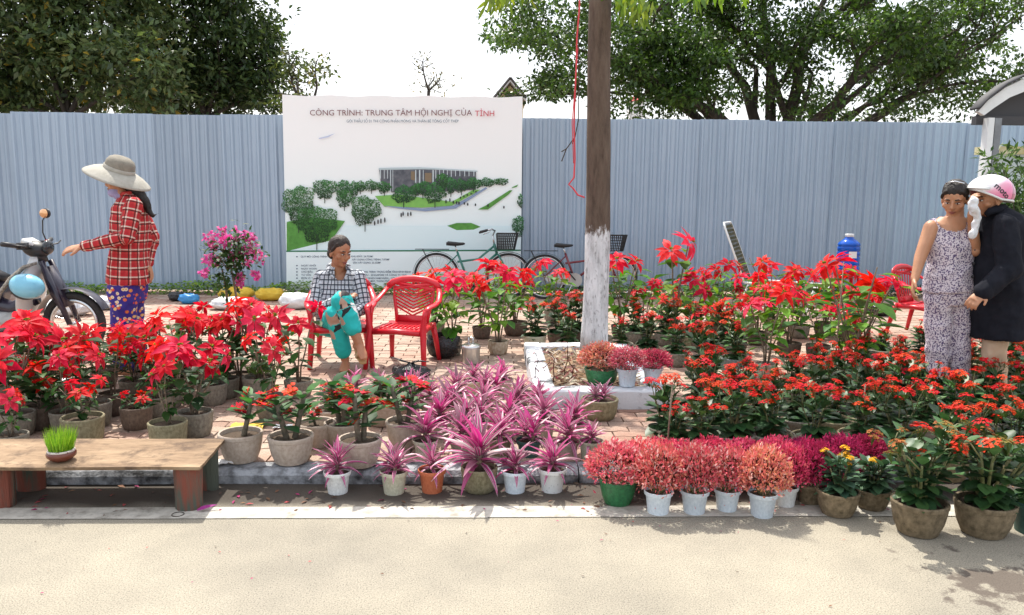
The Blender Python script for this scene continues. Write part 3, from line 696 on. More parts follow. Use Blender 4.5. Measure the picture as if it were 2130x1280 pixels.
# sprays of leaves that hang into view from its lower branches
Yt = tb.y
for px, py, nn, sprd in [(1050, -6, 26, 40), (1100, -18, 18, 25), (1318, 12, 46, 30), (1300, -5, 20, 25), (1335, 28, 16, 14), (1455, -14, 30, 45), (1530, -20, 16, 40), (1020, 2, 10, 20)]:
    SP = MB(); c0 = atY(px, py-25, Yt-.25+rnd.uniform(-.2, .2)) - tb
    limb(SP, c0+Vector((rnd.uniform(-.1, .1), .1, .5)), c0, .008, .003, .1, 4, 3)
    for _ in range(nn):
        q = atY(px+rnd.gauss(0, sprd*.5), py+rnd.uniform(-30, 14), Yt-.25+rnd.uniform(-.2, .2)) - tb
        SP.leaf(q, (rnd.uniform(-.6, .6), rnd.uniform(-.4, .4), rnd.uniform(-1.2, -.3)), (rnd.uniform(-1, 1), -1, .3), rnd.uniform(.09, .15), rnd.uniform(.025, .04), .4, .2, jit(rnd.choice([(.16, .27, .02), (.25, .36, .03), (.10, .19, .02)]), rnd), (.2, 1, .7, 0))
    o = SP.build('leaf_spray', M_TLEAF, ST); o['kind'] = 'stuff'
# cord and twig on the trunk
M_CORD = M_plain('red_cord', (.62, .045, .06), .5)
cd = MB(); Yc = tb.y - r0 - .04
pts = [(1206, -20), (1205, 20), (1200, 80), (1199, 130), (1196, 200), (1194, 260), (1196, 330), (1194, 370), (1183, 384), (1192, 392), (1202, 406), (1216, 411)]
cd.tube([atY(x, y_, Yc - (.0 if x < 1205 else .02)) for x, y_ in pts], .007, 6)
cd.tube([atY(x, y_, Yc-.01) for x, y_ in [(1202, 100), (1196, 180), (1190, 255), (1193, 340)]], .004, 5)
o = cd.build('red_string', M_CORD); tag(o, 'thin red plastic string dangling beside the street tree trunk', 'string')
tw = MB()
for pth in ([(1204, 190), (1203, 250), (1196, 285), (1178, 310), (1168, 336)], [(1196, 285), (1190, 300)], [(1178, 310), (1168, 316)], [(1203, 60), (1204, 130), (1204, 190)]): tw.tube([atY(x, y_, Yc+.03) for x, y_ in pth], .005, 5)
o = tw.build('hanging_twig', M_BARKD); tag(o, 'thin dark dead twig hanging beside the trunk behind the red cord', 'twig')

# ------------------------------------------------------------------ shelter at the right
SY = 9.6
M_SHW = M_plain('shelter_white', (.66, .69, .69), .6, (.8, .82, .82), 4); M_SHD = M_plain('shelter_dark', (.05, .05, .055), .7)
M_STEEL = M_plain('shelter_post', (.16, .17, .18), .5, (.24, .26, .28), 5, metal=.3)
pst = atY(2049, 400, SY); t = thing('shelter', 'arched white-edged roof on a grey steel post behind the helmeted person', 'shelter', (pst.x, SY, PAVE)); L0 = Vector(t.location)
def S_(px, py, y_=0): p = atY(px, py, SY) - L0; return Vector((p.x, y_, p.z))
zt = S_(2049, 246).z
MB().box((-.035, 0, zt/2), (.07, .12, zt)).build('post', M_SHW, t, smooth=False)
MB().box((.055, .03, zt/2), (.08, .16, zt-.004)).build('post_channel', M_STEEL, t, smooth=False)
arc_t = [S_(*p) for p in [(2029, 233), (2050, 210), (2085, 184), (2120, 167), (2160, 155), (2210, 150), (2270, 158), (2330, 178), (2390, 215)]]
arc_b = [S_(*p) for p in [(2042, 241), (2062, 226), (2095, 204), (2125, 192), (2160, 183), (2210, 178), (2265, 186), (2320, 203), (2375, 236)]]
s = MB(); k = len(arc_t)
s.add([p+Vector((0, -.05, 0)) for p in arc_t+arc_b]+[p+Vector((0, .02, 0)) for p in arc_t+arc_b], [(i, i+k, i+k+1, i+1) for i in range(k-1)]+[(2*k+i, 2*k+i+1, 3*k+i+1, 3*k+i) for i in range(k-1)]+[(k+i, 3*k+i, 3*k+i+1, k+i+1) for i in range(k-1)]+[(0, 2*k, 3*k, k)])
s.build('fascia', M_SHW, t, smooth=False)
s = MB(); up = Vector((0, 0, .025))
s.add([p+Vector((0, -.09, 0))+up for p in arc_t]+[p+Vector((0, .12, 0))+up for p in arc_t]+[p+Vector((0, -.09, .025))+up for p in arc_t]+[p+Vector((0, .12, .025))+up for p in arc_t],
      [(i, i+1, k+i+1, k+i) for i in range(k-1)]+[(2*k+i, 3*k+i, 3*k+i+1, 2*k+i+1) for i in range(k-1)]+[(i, 2*k+i, 2*k+i+1, i+1) for i in range(k-1)]+[(0, k, 3*k, 2*k)])
s.build('roof', M_SHD, t)
s = MB(); s.add([p+Vector((0, .12, .02)) for p in arc_b]+[Vector((p.x, .12, zt-.06)) for p in arc_b], [(i, k+i, k+i+1, i+1) for i in range(k-1)]); s.build('back_panel', M_SHD, t, smooth=False)
MB().box((S_(2200, 245).x, .1, zt-.02), (S_(2375, 245).x-S_(2049, 245).x, .1, .1)).build('beam', M_SHD, t, smooth=False)
MB().box((S_(2370, 400).x, 0, zt/2), (.07, .12, zt)).build('post', M_SHW, t, smooth=False)
# low yellowish wall behind the shrub
lw = atY(2095, 318, 10.6); t = thing('boundary_wall', 'low pale wall with a yellowed coping behind the leafy shrub', 'wall', (lw.x-.25, 10.6, PAVE-.02))
M_PALEW = M_plain('pale_wall', (.45, .55, .58), .85, (.6, .68, .68), 2); M_COPE = M_plain('coping', (.5, .45, .2), .9, (.7, .68, .5), 6)
MB().box((2, .1, (lw.z-PAVE)/2), (4, .2, lw.z-PAVE)).build('wall_face', M_PALEW, t, smooth=False)
MB().box((2, .1, lw.z-PAVE+.05), (4.1, .28, .1)).build('coping', M_COPE, t, smooth=False)
# leafy shrub
sb = ground(2105, 690); 
t = thing('leafy_shrub', 'tall narrow-leaved green shrub behind the person in the pink helmet', 'shrub', (atY(2105, 500, 8.2).x, 8.2, PAVE))
st_ = MB(); C = []
for k in range(16):
    e = atY(2100+rnd.gauss(0, 38), rnd.uniform(310, 480), 8.2+rnd.uniform(-.4, .4)) - Vector(t.location)
    P = limb(st_, (rnd.uniform(-.1, .1), rnd.uniform(-.1, .1), 0), e, .014, .004, .08, 5)
    for p in P[2:]: C += [np.array(p)]*2
C = np.array(C); P_, D, Nn = clump_leaves(C, np.full(len(C), .22), 26); N = len(P_)
np_leaves('foliage', P_, D, Nn, .10*(.7+.6*NR.random(N)), .026*(.8+.5*NR.random(N)), palette(N, [(.04, .09, .02), (.08, .16, .03), (.15, .24, .05)], [3, 3, 1.5]), M_GREEN, t)
st_.build('stem', M_BARKD, t)
low = []
for k in range(60): low.append(np.array(ground(rnd.uniform(2085, 2180), rnd.uniform(690, 760)))+np.array([0, 0, rnd.uniform(.05, .5)]))
for k in range(24): low.append(np.array(ground(rnd.uniform(1990, 2030), rnd.uniform(680, 700)))+np.array([0, 0, rnd.uniform(.03, .42)]))
P_, D, Nn = clump_leaves(np.array(low), np.full(len(low), .16), 16); D[:, 2] += .7; N = len(P_)
o = np_leaves('undergrowth', P_, D, Nn, .16*(.7+.6*NR.random(N)), .03*(.8+.5*NR.random(N)), palette(N, [(.06, .13, .02), (.12, .24, .03), (.03, .07, .02)], [3, 3, 2]), M_GREEN)
tag(o, 'bright green undergrowth behind the two people standing among the kalanchoes', 'undergrowth', kind='stuff')
# ------------------------------------------------------------------ potted plants
PR = random.Random(21)
M_FOL = M_leaf('plant_leaf', 0.38, 0.5, 0.22, (1.1, 1.15, .7), .22)
M_RED = M_leaf('red_bract', 0.42, 0.55, 0.14, (1.0, .9, .9), .2, .018)
M_FLW = M_leaf('small_flower', 0.25, 0.6, 0.12, spec=.15, hue=.02)
M_SUCC = M_leaf('succulent_leaf', 0.14, 0.42, 0.2, (1, 1.1, .7), .28)
M_STEM = M_plain('green_stem', (.10, .13, .04), .6, (.2, .17, .08), 20); M_WOOD = M_plain('woody_stem', (.14, .10, .07), .8, (.30, .24, .17), 30, bmp=.5, bscale=80)
# pots ---------------------------------------------------------------
def potmat(name, c, c2, moss=None, rough=.85, sc=7, bmp=.35):
    return M_plain('pot_'+name, c, rough, c2, sc, .32, .68, bmp, 45, objrand=.12)
POTM = {
    'grey': potmat('grey', (.13, .115, .09), (.27, .245, .195)), 'brown': potmat('brown', (.085, .06, .045), (.16, .12, .09)),
    'beige': potmat('beige', (.38, .30, .24), (.52, .44, .365)), 'olive': potmat('olive', (.15, .13, .07), (.29, .26, .16)),
    'white': potmat('white', (.56, .58, .57), (.76, .78, .77), rough=.5, bmp=.08), 'iceblue': potmat('iceblue', (.52, .60, .66), (.70, .77, .82), rough=.5, bmp=.08),
    'cream': potmat('cream', (.40, .38, .27), (.58, .56, .44), rough=.6, bmp=.1), 'orange': potmat('orange', (.50, .12, .05), (.62, .19, .085), rough=.55, bmp=.1),
    'green': potmat('green', (.012, .10, .035), (.03, .20, .07), rough=.35, bmp=.2), 'mossy': potmat('mossy', (.10, .075, .04), (.25, .19, .115), sc=5, bmp=.5),
    'sage': potmat('sage', (.26, .28, .19), (.42, .43, .32), rough=.6, bmp=.1), 'darkgreen': potmat('darkgreen', (.02, .07, .06), (.04, .11, .09), rough=.5, bmp=.1),
    'stained': potmat('stained', (.30, .20, .12), (.55, .47, .36), sc=4), 'spotted': M_plain('pot_spotted', (.10, .11, .10), .6, (.68, .70, .69), 9, .30, .38, .1),
    'slate': potmat('slate', (.16, .18, .18), (.26, .285, .28))}
PROF = {  # unit radius at the rim, unit height; wall goes up outside and down inside
    'cement': [(.70, 0), (.78, .04), (.90, .30), (.955, .60), (.965, .80), (.99, .81), (1.0, .86), (1.0, .97), (.97, 1.0), (.90, 1.0), (.88, .96), (.86, .82)],
    'plastic': [(.70, 0), (.71, .06), (.86, .80), (.89, .83), (.97, .835), (1.0, .98), (.97, 1.0), (.93, .985), (.90, .82)],
    'bowl': [(.60, 0), (.70, .03), (.86, .34), (.95, .68), (.97, .84), (1.0, .86), (1.01, .96), (.98, 1.0), (.90, .99), (.88, .84)],
    'straight': [(.74, 0), (.77, .05), (.93, .88), (.98, .89), (1.0, 1.0), (.93, 1.0), (.89, .84)]}
POTME = {}
def pot_mesh(style, mat):
    k = (style, mat)
    if k not in POTME:
        s = MB(); s.lathe(PROF[style], 26, wob=.006 if style != 'plastic' else .0); POTME[k] = s.mesh('pot', POTM[mat]); POTME[k].set_sharp_from_angle(angle=R(40))
    return POTME[k]
s = MB(); vs = [(0, 0, .05)]
for k in range(18):
    a = 2*math.pi*k/18
    vs += [(.5*math.cos(a), .5*math.sin(a), .03+.05*hull_noise((k*1.7, 0, 3))), (.9*math.cos(a), .9*math.sin(a), -.02+.05*hull_noise((k*.9, 5, 3)))]
s.add(vs, [(0, 1+2*k, 1+2*((k+1) % 18)) for k in range(18)]+[(1+2*k, 2+2*k, 2+2*((k+1) % 18), 1+2*((k+1) % 18)) for k in range(18)]); SOIL = s.mesh('soil', M_SOIL)

def mkleaf(name, L, W, prof, col, droop=.35, fold=.3, mat=None):
    s = MB(); s.leaf((0, 0, 0), (1, 0, 0), (0, 0, 1), L, W, droop, fold, col, prof); return s.mesh(name, mat or M_FOL)
# poinsettia ----------------------------------------------------------
PP = (.08, .62, 1.0, .78, .34, 0)
def head_mesh(seed, col, nlow=6, nup=6, L=.135):
    r_ = random.Random(seed); s = MB(); ph = r_.uniform(0, 6)
    for ring, (n_, l_, el) in enumerate(((nlow, L, .05), (nup, L*.72, .38), (4, L*.42, .7))):
        for k in range(n_):
            a = ph+ring*.5+2*math.pi*k/n_+r_.uniform(-.25, .25); e = el+r_.uniform(-.25, .2)
            d = Vector((math.cos(a)*math.cos(e), math.sin(a)*math.cos(e), math.sin(e)))
            s.leaf(d*.012+Vector((0, 0, ring*.006)), d, (0, 0, 1), l_*r_.uniform(.8, 1.15), l_*r_.uniform(.36, .48), r_.uniform(.35, 1.0), .28, jit(col, r_, .14), PP)
    for k in range(9):
        a = r_.uniform(0, 6.28); q = r_.uniform(0, .016)
        s.ell((q*math.cos(a), q*math.sin(a), .022+r_.uniform(0, .01)), (.0055, .0055, .007), None, 5, 3, (.45, .42, .03) if k % 3 else (.12, .28, .03))
    return s.mesh('flower_head', M_RED)
RED1, RED2 = (.70, .006, .022), (.78, .018, .045)
HEADS = [head_mesh(1, RED1), head_mesh(2, RED2, 7, 6), head_mesh(3, RED1, 5, 5, .12), head_mesh(4, (.82, .04, .075), 6, 5, .125)]
PL = {g: [mkleaf('leaf', l_, w_, (.06, .7, 1, .62, 0), c_, dr, .3) for l_, w_, c_, dr in a] for g, a in
      {'dark': [(.105, .062, (.028, .085, .022), .5), (.09, .05, (.05, .13, .03), .8), (.11, .066, (.022, .068, .022), .3)],
       'bright': [(.12, .068, (.085, .23, .02), .5), (.11, .060, (.17, .35, .03), .8), (.13, .074, (.05, .155, .022), .3)]}.items()}
def poinsettia_variant(seed, nst=5, hmin=.34, hmax=.52, spread=.45, tone='dark', nleaf=8, lean=0):
    r_ = random.Random(seed); st = MB(); parts = []
    for i in range(nst):
        a = 2*math.pi*i/nst+r_.uniform(-.5, .5); h = r_.uniform(hmin, hmax); sp_ = spread*r_.uniform(.3, 1.0)*h
        P = [Vector((0, 0, -.02)) + Vector((math.cos(a), math.sin(a), 0))*.012]
        for k in range(1, 6):
            t = k/5; P.append(Vector((math.cos(a)*sp_*t**1.2+r_.uniform(-.008, .008), math.sin(a)*sp_*t**1.2+r_.uniform(-.008, .008), h*t)))
        st.tube(P, [.0065, .006, .0055, .005, .0045, .0035], 5)
        tip = P[-1]; up = (P[-1]-P[-2]).normalized()
        nrm = (up*.7+Vector((math.cos(a), math.sin(a), 0))*r_.uniform(.0, .7)+Vector((r_.uniform(-.3, .3), r_.uniform(-.5, .1), 0))).normalized()
        if i != nst-1 or nst < 5: parts.append(('flower_head', HEADS[r_.randrange(4)], frame(tip, nrm.orthogonal(), nrm) @ Matrix.Rotation(r_.uniform(0, 6), 4, 'Z') @ Matrix.Scale(r_.uniform(.75, 1.1), 4)))
        for k in range(nleaf):
            t = .22+.74*(k+r_.random()*.7)/nleaf; seg = min(4, int(t*5)); p = P[seg].lerp(P[seg+1], t*5-seg)
            b_ = k*2.4+r_.uniform(-.5, .5); d = Vector((math.cos(b_), math.sin(b_), r_.uniform(-.35, .45)))
            q = p+d.normalized()*.03; st.tube([p, q], .0018, 3, caps=False)
            parts.append(('leaf', PL[tone][r_.randrange(3)], frame(q, d, (0, 0, 1)) @ Matrix.Scale(r_.uniform(.85, 1.35), 4)))
    parts.append(('stem', st.mesh('stem', M_WOOD), Matrix()))
    return parts, hmax*.97
POIN = [poinsettia_variant(101, 5), poinsettia_variant(102, 4, .38, .5), poinsettia_variant(103, 6, .3, .5, .6), poinsettia_variant(104, 4, .3, .52, .5)]
POINB = [poinsettia_variant(111, 5, .42, .56, .42, 'bright', 9), poinsettia_variant(112, 4, .4, .56, .5, 'bright', 9), poinsettia_variant(113, 6, .34, .54, .55, 'bright', 8)]
POINTALL = [poinsettia_variant(121, 2, .46, .56, .25, 'bright', 9)]
# kalanchoe ------------------------------------------------------------
def cluster_mesh(seed, col, n=44, R_=.042):
    r_ = random.Random(seed); s = MB()
    for i in range(n):
        a = r_.uniform(0, 6.28); q = math.sqrt(r_.random())*R_; p = Vector((q*math.cos(a), q*math.sin(a), .018*(1-(q/R_)**2)+r_.uniform(-.007, .009)))
        nz = Vector((p.x*14, p.y*14, 1)).normalized(); u = nz.orthogonal().normalized(); v = nz.cross(u); c_ = jit(col, r_, .2); z = r_.uniform(.008, .0115); ph = r_.uniform(0, 1.5)
        for k in range(4):
            b_ = ph+k*1.5708; d = u*math.cos(b_)+v*math.sin(b_); e = u*math.cos(b_+.7)+v*math.sin(b_+.7); g = u*math.cos(b_-.7)+v*math.sin(b_-.7)
            s.add([p, p+g*z*.6+nz*.001, p+d*z+nz*.001, p+e*z*.6+nz*.001], [(0, 1, 2, 3)], c_)
    for i in range(8):
        a = r_.uniform(0, 6.28); q = R_*.8*r_.random(); s.tube([(0, 0, -.05), (q*math.cos(a), q*math.sin(a), .004)], .0016, 3, (.09, .14, .03), False)
    return s.mesh('flower_cluster', M_FLW)
KRED, KRED2, KBUD, KYEL = (.66, .018, .010), (.74, .036, .012), (.22, .17, .04), (.80, .42, .01)
KCL = {'red': [cluster_mesh(1, KRED), cluster_mesh(2, KRED2, 40, .042), cluster_mesh(3, KRED, 26, .03)], 'bud': [cluster_mesh(4, KBUD, 26, .034), cluster_mesh(5, (.35, .12, .03), 24, .034)], 'yellow': [cluster_mesh(6, KYEL, 30, .028), cluster_mesh(7, KYEL, 22, .022)]}
KP = (.22, .85, 1.0, .72, 0)
KLF = {'dark': [mkleaf('leaf', .085, .056, KP, c_, .25, .22, M_SUCC) for c_ in ((.042, .10, .034), (.065, .145, .045), (.032, .076, .03))],
       'blue': [mkleaf('leaf', .06, .034, KP, c_, .2, .25, M_SUCC) for c_ in ((.06, .125, .075), (.085, .17, .085))]}
def kalanchoe_variant(seed, nst=5, h=.25, fl=10, tone='dark', kind=('red',), sep=True, lscale=1.0, stalk=.13, nlev=5, shrink=.4, sprd=.085):
    r_ = random.Random(seed); st = MB(); fo = MB(); parts = []; tops = []
    for i in range(nst):
        a = 2*math.pi*i/nst+r_.uniform(-.4, .4); hh = h*r_.uniform(.75, 1.05); sp_ = sprd*r_.uniform(.5, 1.1)*(h/.25) if i else 0.0
        P = [Vector((math.cos(a)*sp_*t+.0, math.sin(a)*sp_*t, hh*t-.01)) for t in (0, .33, .66, 1)]
        st.tube(P, [.006, .0055, .005, .004], 5); tops.append((P[-1], a))
        for k in range(nlev):
            t = .2+.8*k/(nlev-1); p = P[0].lerp(P[3], t)
            for w_ in (0, 1):
                b_ = a+k*1.5708+w_*math.pi+r_.uniform(-.35, .35); e = -.15+.95*t*t+r_.uniform(-.2, .2); sc = lscale*r_.uniform(.85, 1.2)*(1.2-shrink*t)
                d = Vector((math.cos(b_)*math.cos(e), math.sin(b_)*math.cos(e), math.sin(e)))
                F = frame(p+d*.012, d, (0, 0, 1)) @ Matrix.Scale(sc, 4); me = KLF[tone][r_.randrange(len(KLF[tone]))]
                if sep: parts.append(('leaf', me, F))
                else:
                    ci = r_.choice([(.042, .10, .034), (.068, .15, .046), (.032, .076, .03)])
                    fo.leaf(p+d*.012, d, (0, 0, 1), .085*sc, .056*sc, .25, .22, jit(ci, r_, .25), (.3, 1, .8, 0))
    for i in range(fl):
        p, a = tops[i % nst]; b_ = r_.uniform(0, 6.28); q = r_.uniform(.02, .10)*(h/.25)
        e = p+Vector((math.cos(b_)*q, math.sin(b_)*q, stalk*r_.uniform(.35, 1.05)))
        st.tube([p-Vector((0, 0, .02)), p.lerp(e, .5)+Vector((0, 0, .015)), e], [.003, .0025, .002], 4)
        kk = KCL[kind[r_.randrange(len(kind))]]
        parts.append(('flower_cluster', kk[r_.randrange(len(kk))], Matrix.Translation(e) @ Euler((r_.uniform(-.4, .4), r_.uniform(-.4, .4), r_.uniform(0, 6))).to_matrix().to_4x4() @ Matrix.Scale(r_.uniform(.6, 1.0), 4)))
    parts.append(('stem', st.mesh('stem', M_STEM), Matrix()))
    if not sep: parts.append(('foliage', fo.mesh('foliage', M_SUCC), Matrix()))
    return parts, h+stalk*.9
KAL = [kalanchoe_variant(201+i, 7, .25, 13+i % 3, sep=False, lscale=1.25) for i in range(4)]
KALSEP = [kalanchoe_variant(211+i, 6, .25, 11, sep=True, lscale=1.3) for i in range(2)]
KALBIG = [kalanchoe_variant(221, 13, .25, 13, kind=('bud', 'bud', 'red'), sep=True, lscale=.62, stalk=.05, nlev=7, shrink=.1, sprd=.12), kalanchoe_variant(222, 13, .25, 14, kind=('red', 'bud', 'red'), sep=True, lscale=.62, stalk=.05, nlev=7, shrink=.1, sprd=.12)]
KALYEL = [kalanchoe_variant(231, 7, .16, 6, 'blue', ('yellow',), True, 1.35, .07, 6, .2, .10), kalanchoe_variant(232, 7, .15, 5, 'blue', ('yellow',), True, 1.3, .05, 6, .2, .10)]
# purple rosettes --------------------------------------------------------
m, n, b = newmat('striped_leaf')
uvn = nd(n, 'ShaderNodeAttribute'); uvn.attribute_name = 'st'     # x along, y across
sp = nd(n, 'ShaderNodeSeparateXYZ'); n.links.new(uvn.outputs['Vector'], sp.inputs[0])
oi = nd(n, 'ShaderNodeObjectInfo')
band = math_(n, 'FRACT', math_(n, 'ADD', math_(n, 'MULTIPLY', sp.outputs['Y'], 2.6), math_(n, 'MULTIPLY', oi.outputs['Random'], 9)))
c = ramp(n, band, [(.0, (.54, .022, .22)), (.28, (.64, .05, .28)), (.36, (.13, .06, .085)), (.60, (.15, .085, .105)), (.68, (.62, .47, .49)), (.86, (.66, .52, .54)), (.92, (.52, .04, .22))])
rr = math_(n, 'FRACT', math_(n, 'MULTIPLY', oi.outputs['Random'], 23.7))
c = mix(n, ramp(n, rr, [(.55, (0, 0, 0)), (.85, (.8, .8, .8))]), c, (.58, .02, .23))
c = mix(n, ramp(n, math_(n, 'FRACT', math_(n, 'MULTIPLY', oi.outputs['Random'], 71.3)), [(.66, (0, 0, 0)), (.9, (.8, .8, .8))]), c, (.20, .135, .145))
n.links.new(c, b.inputs['Base Color']); b.inputs['Roughness'].default_value = .38
tr_ = nd(n, 'ShaderNodeBsdfTranslucent'); n.links.new(c, tr_.inputs[0]); ms = nd(n, 'ShaderNodeMixShader'); ms.inputs[0].default_value = .3
n.links.new(b.outputs[0], ms.inputs[1]); n.links.new(tr_.outputs[0], ms.inputs[2]); n.links.new(ms.outputs[0], n.nodes['Material Output'].inputs['Surface']); M_STRIPE = m
def blade(L, W, droop):
    s = MB(); pf = (.7, .95, 1, .8, .45, 0); s.leaf((0, 0, 0), (1, 0, 0), (0, 0, 1), L, W, droop, .55, None, pf); me = s.mesh('leaf', M_STRIPE)
    at = me.attributes.new('st', 'FLOAT_VECTOR', 'POINT'); k = len(pf)-1
    at.data.foreach_set('vector', np.array([[i//3/k, (i % 3)/2, 0] for i in range(3*k)]+[[1, .5, 0]], dtype=np.float32).ravel()); return me
BL = [blade(.18, .030, .45), blade(.20, .034, .75), blade(.15, .026, .25), blade(.19, .030, 1.1)]
def rosette_variant(seed, n_=24, heads=1):
    r_ = random.Random(seed); parts = []; st = MB(); H = 0
    for hd in range(heads):
        o = Vector((0, 0, 0)) if heads == 1 else Vector((.045*math.cos(hd*3.1+seed), .045*math.sin(hd*3.1+seed), 0))
        k_ = n_//heads
        for i in range(k_):
            t = i/k_; a = i*2.4+r_.uniform(-.3, .3); e = .12+1.15*t+r_.uniform(-.18, .18); z = .02+.07*t
            d = Vector((math.cos(a)*math.cos(e), math.sin(a)*math.cos(e), math.sin(e)))
            me = BL[3] if t < .2 else BL[r_.choice((0, 1, 0, 2))]
            parts.append(('leaf', me, frame(o+Vector((d.x*.01, d.y*.01, z)), d, (0, 0, 1)) @ Matrix.Scale(r_.uniform(.8, 1.1), 4)))
        st.tube([o+Vector((0, 0, -.01)), o+Vector((0, 0, .09))], [.016, .010], 6)
    parts.append(('stem', st.mesh('stem', M_WOOD), Matrix())); return parts, .235
ROS = [rosette_variant(301, 32), rosette_variant(302, 36), rosette_variant(303, 40, 2), rosette_variant(304, 30)]
# fine pink mounds ---------------------------------------------------------
def mound_mesh(seed, cols, wts, n=3000, Rr_=.14, H=.13):
    r_ = np.random.default_rng(seed)
    o = r_.normal(size=(n, 3)); o[:, 2] = np.abs(o[:, 2])*1.0-.15; o /= np.linalg.norm(o, axis=1, keepdims=True)
    q = (.62+.38*r_.random((n, 1))); lump = 1+.10*np.sin(5*np.arctan2(o[:, 1:2], o[:, 0:1])+seed)*o[:, 2:3]
    P = o*q*lump*np.array([Rr_, Rr_, H])+np.array([0, 0, .055])
    D = o*1.0+r_.normal(size=(n, 3))*.7+np.array([0, 0, .4]); Nn = r_.normal(size=(n, 3))+o*.5
    idx = r_.choice(len(cols), size=n, p=np.array(wts)/sum(wts)); c_ = np.array(cols)[idx]*(1+r_.uniform(-.25, .25, (n, 1)))
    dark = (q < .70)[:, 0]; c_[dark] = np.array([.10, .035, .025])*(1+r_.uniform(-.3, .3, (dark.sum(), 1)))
    L = .019*(.7+.7*r_.random(n))
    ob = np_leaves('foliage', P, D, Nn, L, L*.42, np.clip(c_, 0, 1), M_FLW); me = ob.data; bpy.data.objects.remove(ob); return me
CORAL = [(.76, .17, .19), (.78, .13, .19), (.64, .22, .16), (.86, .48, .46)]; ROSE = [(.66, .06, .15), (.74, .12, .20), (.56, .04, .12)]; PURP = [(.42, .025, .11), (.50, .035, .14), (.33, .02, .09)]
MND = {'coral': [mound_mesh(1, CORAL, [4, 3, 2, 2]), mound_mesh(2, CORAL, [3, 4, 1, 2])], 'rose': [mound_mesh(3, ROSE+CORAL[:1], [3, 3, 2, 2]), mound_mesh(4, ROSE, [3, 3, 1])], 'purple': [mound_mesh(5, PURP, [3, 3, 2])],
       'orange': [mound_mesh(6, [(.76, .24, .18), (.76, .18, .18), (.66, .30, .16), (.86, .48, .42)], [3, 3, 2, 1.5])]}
stm = MB()
for k in range(9): stm.tube([(0, 0, -.02), (.07*math.cos(k*.7), .07*math.sin(k*.7), .06)], [.004, .002], 4)
MSTEM = stm.mesh('stem', M_STEM)
def mound_variant(kind, i=0):
    return [('foliage', MND[kind][i % len(MND[kind])], Matrix()), ('stem', MSTEM, Matrix())], .15
# crown of thorns ----------------------------------------------------------
def euphorbia_variant(seed, nst=3, h=.22, nfl=7):
    r_ = random.Random(seed); st = MB(); parts = []
    lf = [mkleaf('leaf', .095, .046, (.1, .6, .95, 1, .5, 0), c_, .3, .2) for c_ in ((.03, .10, .03), (.055, .17, .04))]
    for i in range(nst):
        a = 2*math.pi*i/nst+r_.uniform(-.5, .5); hh = h*r_.uniform(.7, 1.05); sp_ = .06*r_.uniform(.3, 1)
        P = [Vector((math.cos(a)*(.012+sp_*t), math.sin(a)*(.012+sp_*t), -.02+hh*t)) for t in (0, .3, .6, 1)]
        st.tube(P, [.013, .012, .011, .009], 7)
        for k in range(26):
            t = r_.random(); p = P[0].lerp(P[3], t); b_ = r_.uniform(0, 6.28); d = Vector((math.cos(b_), math.sin(b_), .2)); st.tube([p+d*.008, p+d*.024], [.0016, .0003], 3)
        for k in range(15):
            t = .35+.65*k/14; p = P[0].lerp(P[3], t); b_ = k*2.4+r_.uniform(-.4, .4); d = Vector((math.cos(b_), math.sin(b_), r_.uniform(-.1, .5)+.5*t))
            parts.append(('leaf', lf[r_.randrange(2)], frame(p+d.normalized()*.008, d, (0, 0, 1)) @ Matrix.Scale(r_.uniform(.8, 1.25), 4)))
        for k in range(max(1, nfl//nst)):
            b_ = r_.uniform(0, 6.28); t = r_.uniform(.55, 1.05); e = P[0].lerp(P[3], t)+Vector((math.cos(b_)*.05, math.sin(b_)*.05, r_.uniform(.0, .045)))
            st.tube([P[0].lerp(P[3], min(1, t)), e], .0018, 3)
            parts.append(('flower_cluster', EUF[r_.randrange(2)], Matrix.Translation(e) @ Euler((r_.uniform(-.9, .5), r_.uniform(-.5, .5), r_.uniform(0, 6))).to_matrix().to_4x4() @ Matrix.Scale(r_.uniform(.85, 1.3), 4)))
    parts.append(('stem', st.mesh('stem', M_PLAIN_TH), Matrix())); return parts, h*1.08
M_PLAIN_TH = M_plain('thorny_stem', (.09, .075, .055), .8, (.2, .17, .12), 40, bmp=.5, bscale=90)
def eucl(seed, col):
    r_ = random.Random(seed); s = MB()
    for i in range(5):
        o = Vector((r_.uniform(-.02, .02), r_.uniform(-.02, .02), r_.uniform(-.004, .012))); a = r_.uniform(0, 6.28)
        for k in (0, 1):
            d = Vector((math.cos(a+k*math.pi), math.sin(a+k*math.pi), .25)); s.leaf(o, d, (0, 0, 1), .021, .027, .5, .1, jit(col, r_, .15), (.3, .9, 1, .6, 0))
        s.ell(o+Vector((0, 0, .004)), (.003, .003, .003), None, 5, 3, (.5, .3, .02))
    return s.mesh('flower_cluster', M_FLW)
EUF = [eucl(1, (.72, .012, .02)), eucl(2, (.74, .04, .035))]
EUP = [euphorbia_variant(401, 1, .24, 5), euphorbia_variant(402, 2, .25, 8), euphorbia_variant(403, 3, .25, 9), euphorbia_variant(404, 2, .24, 8)]

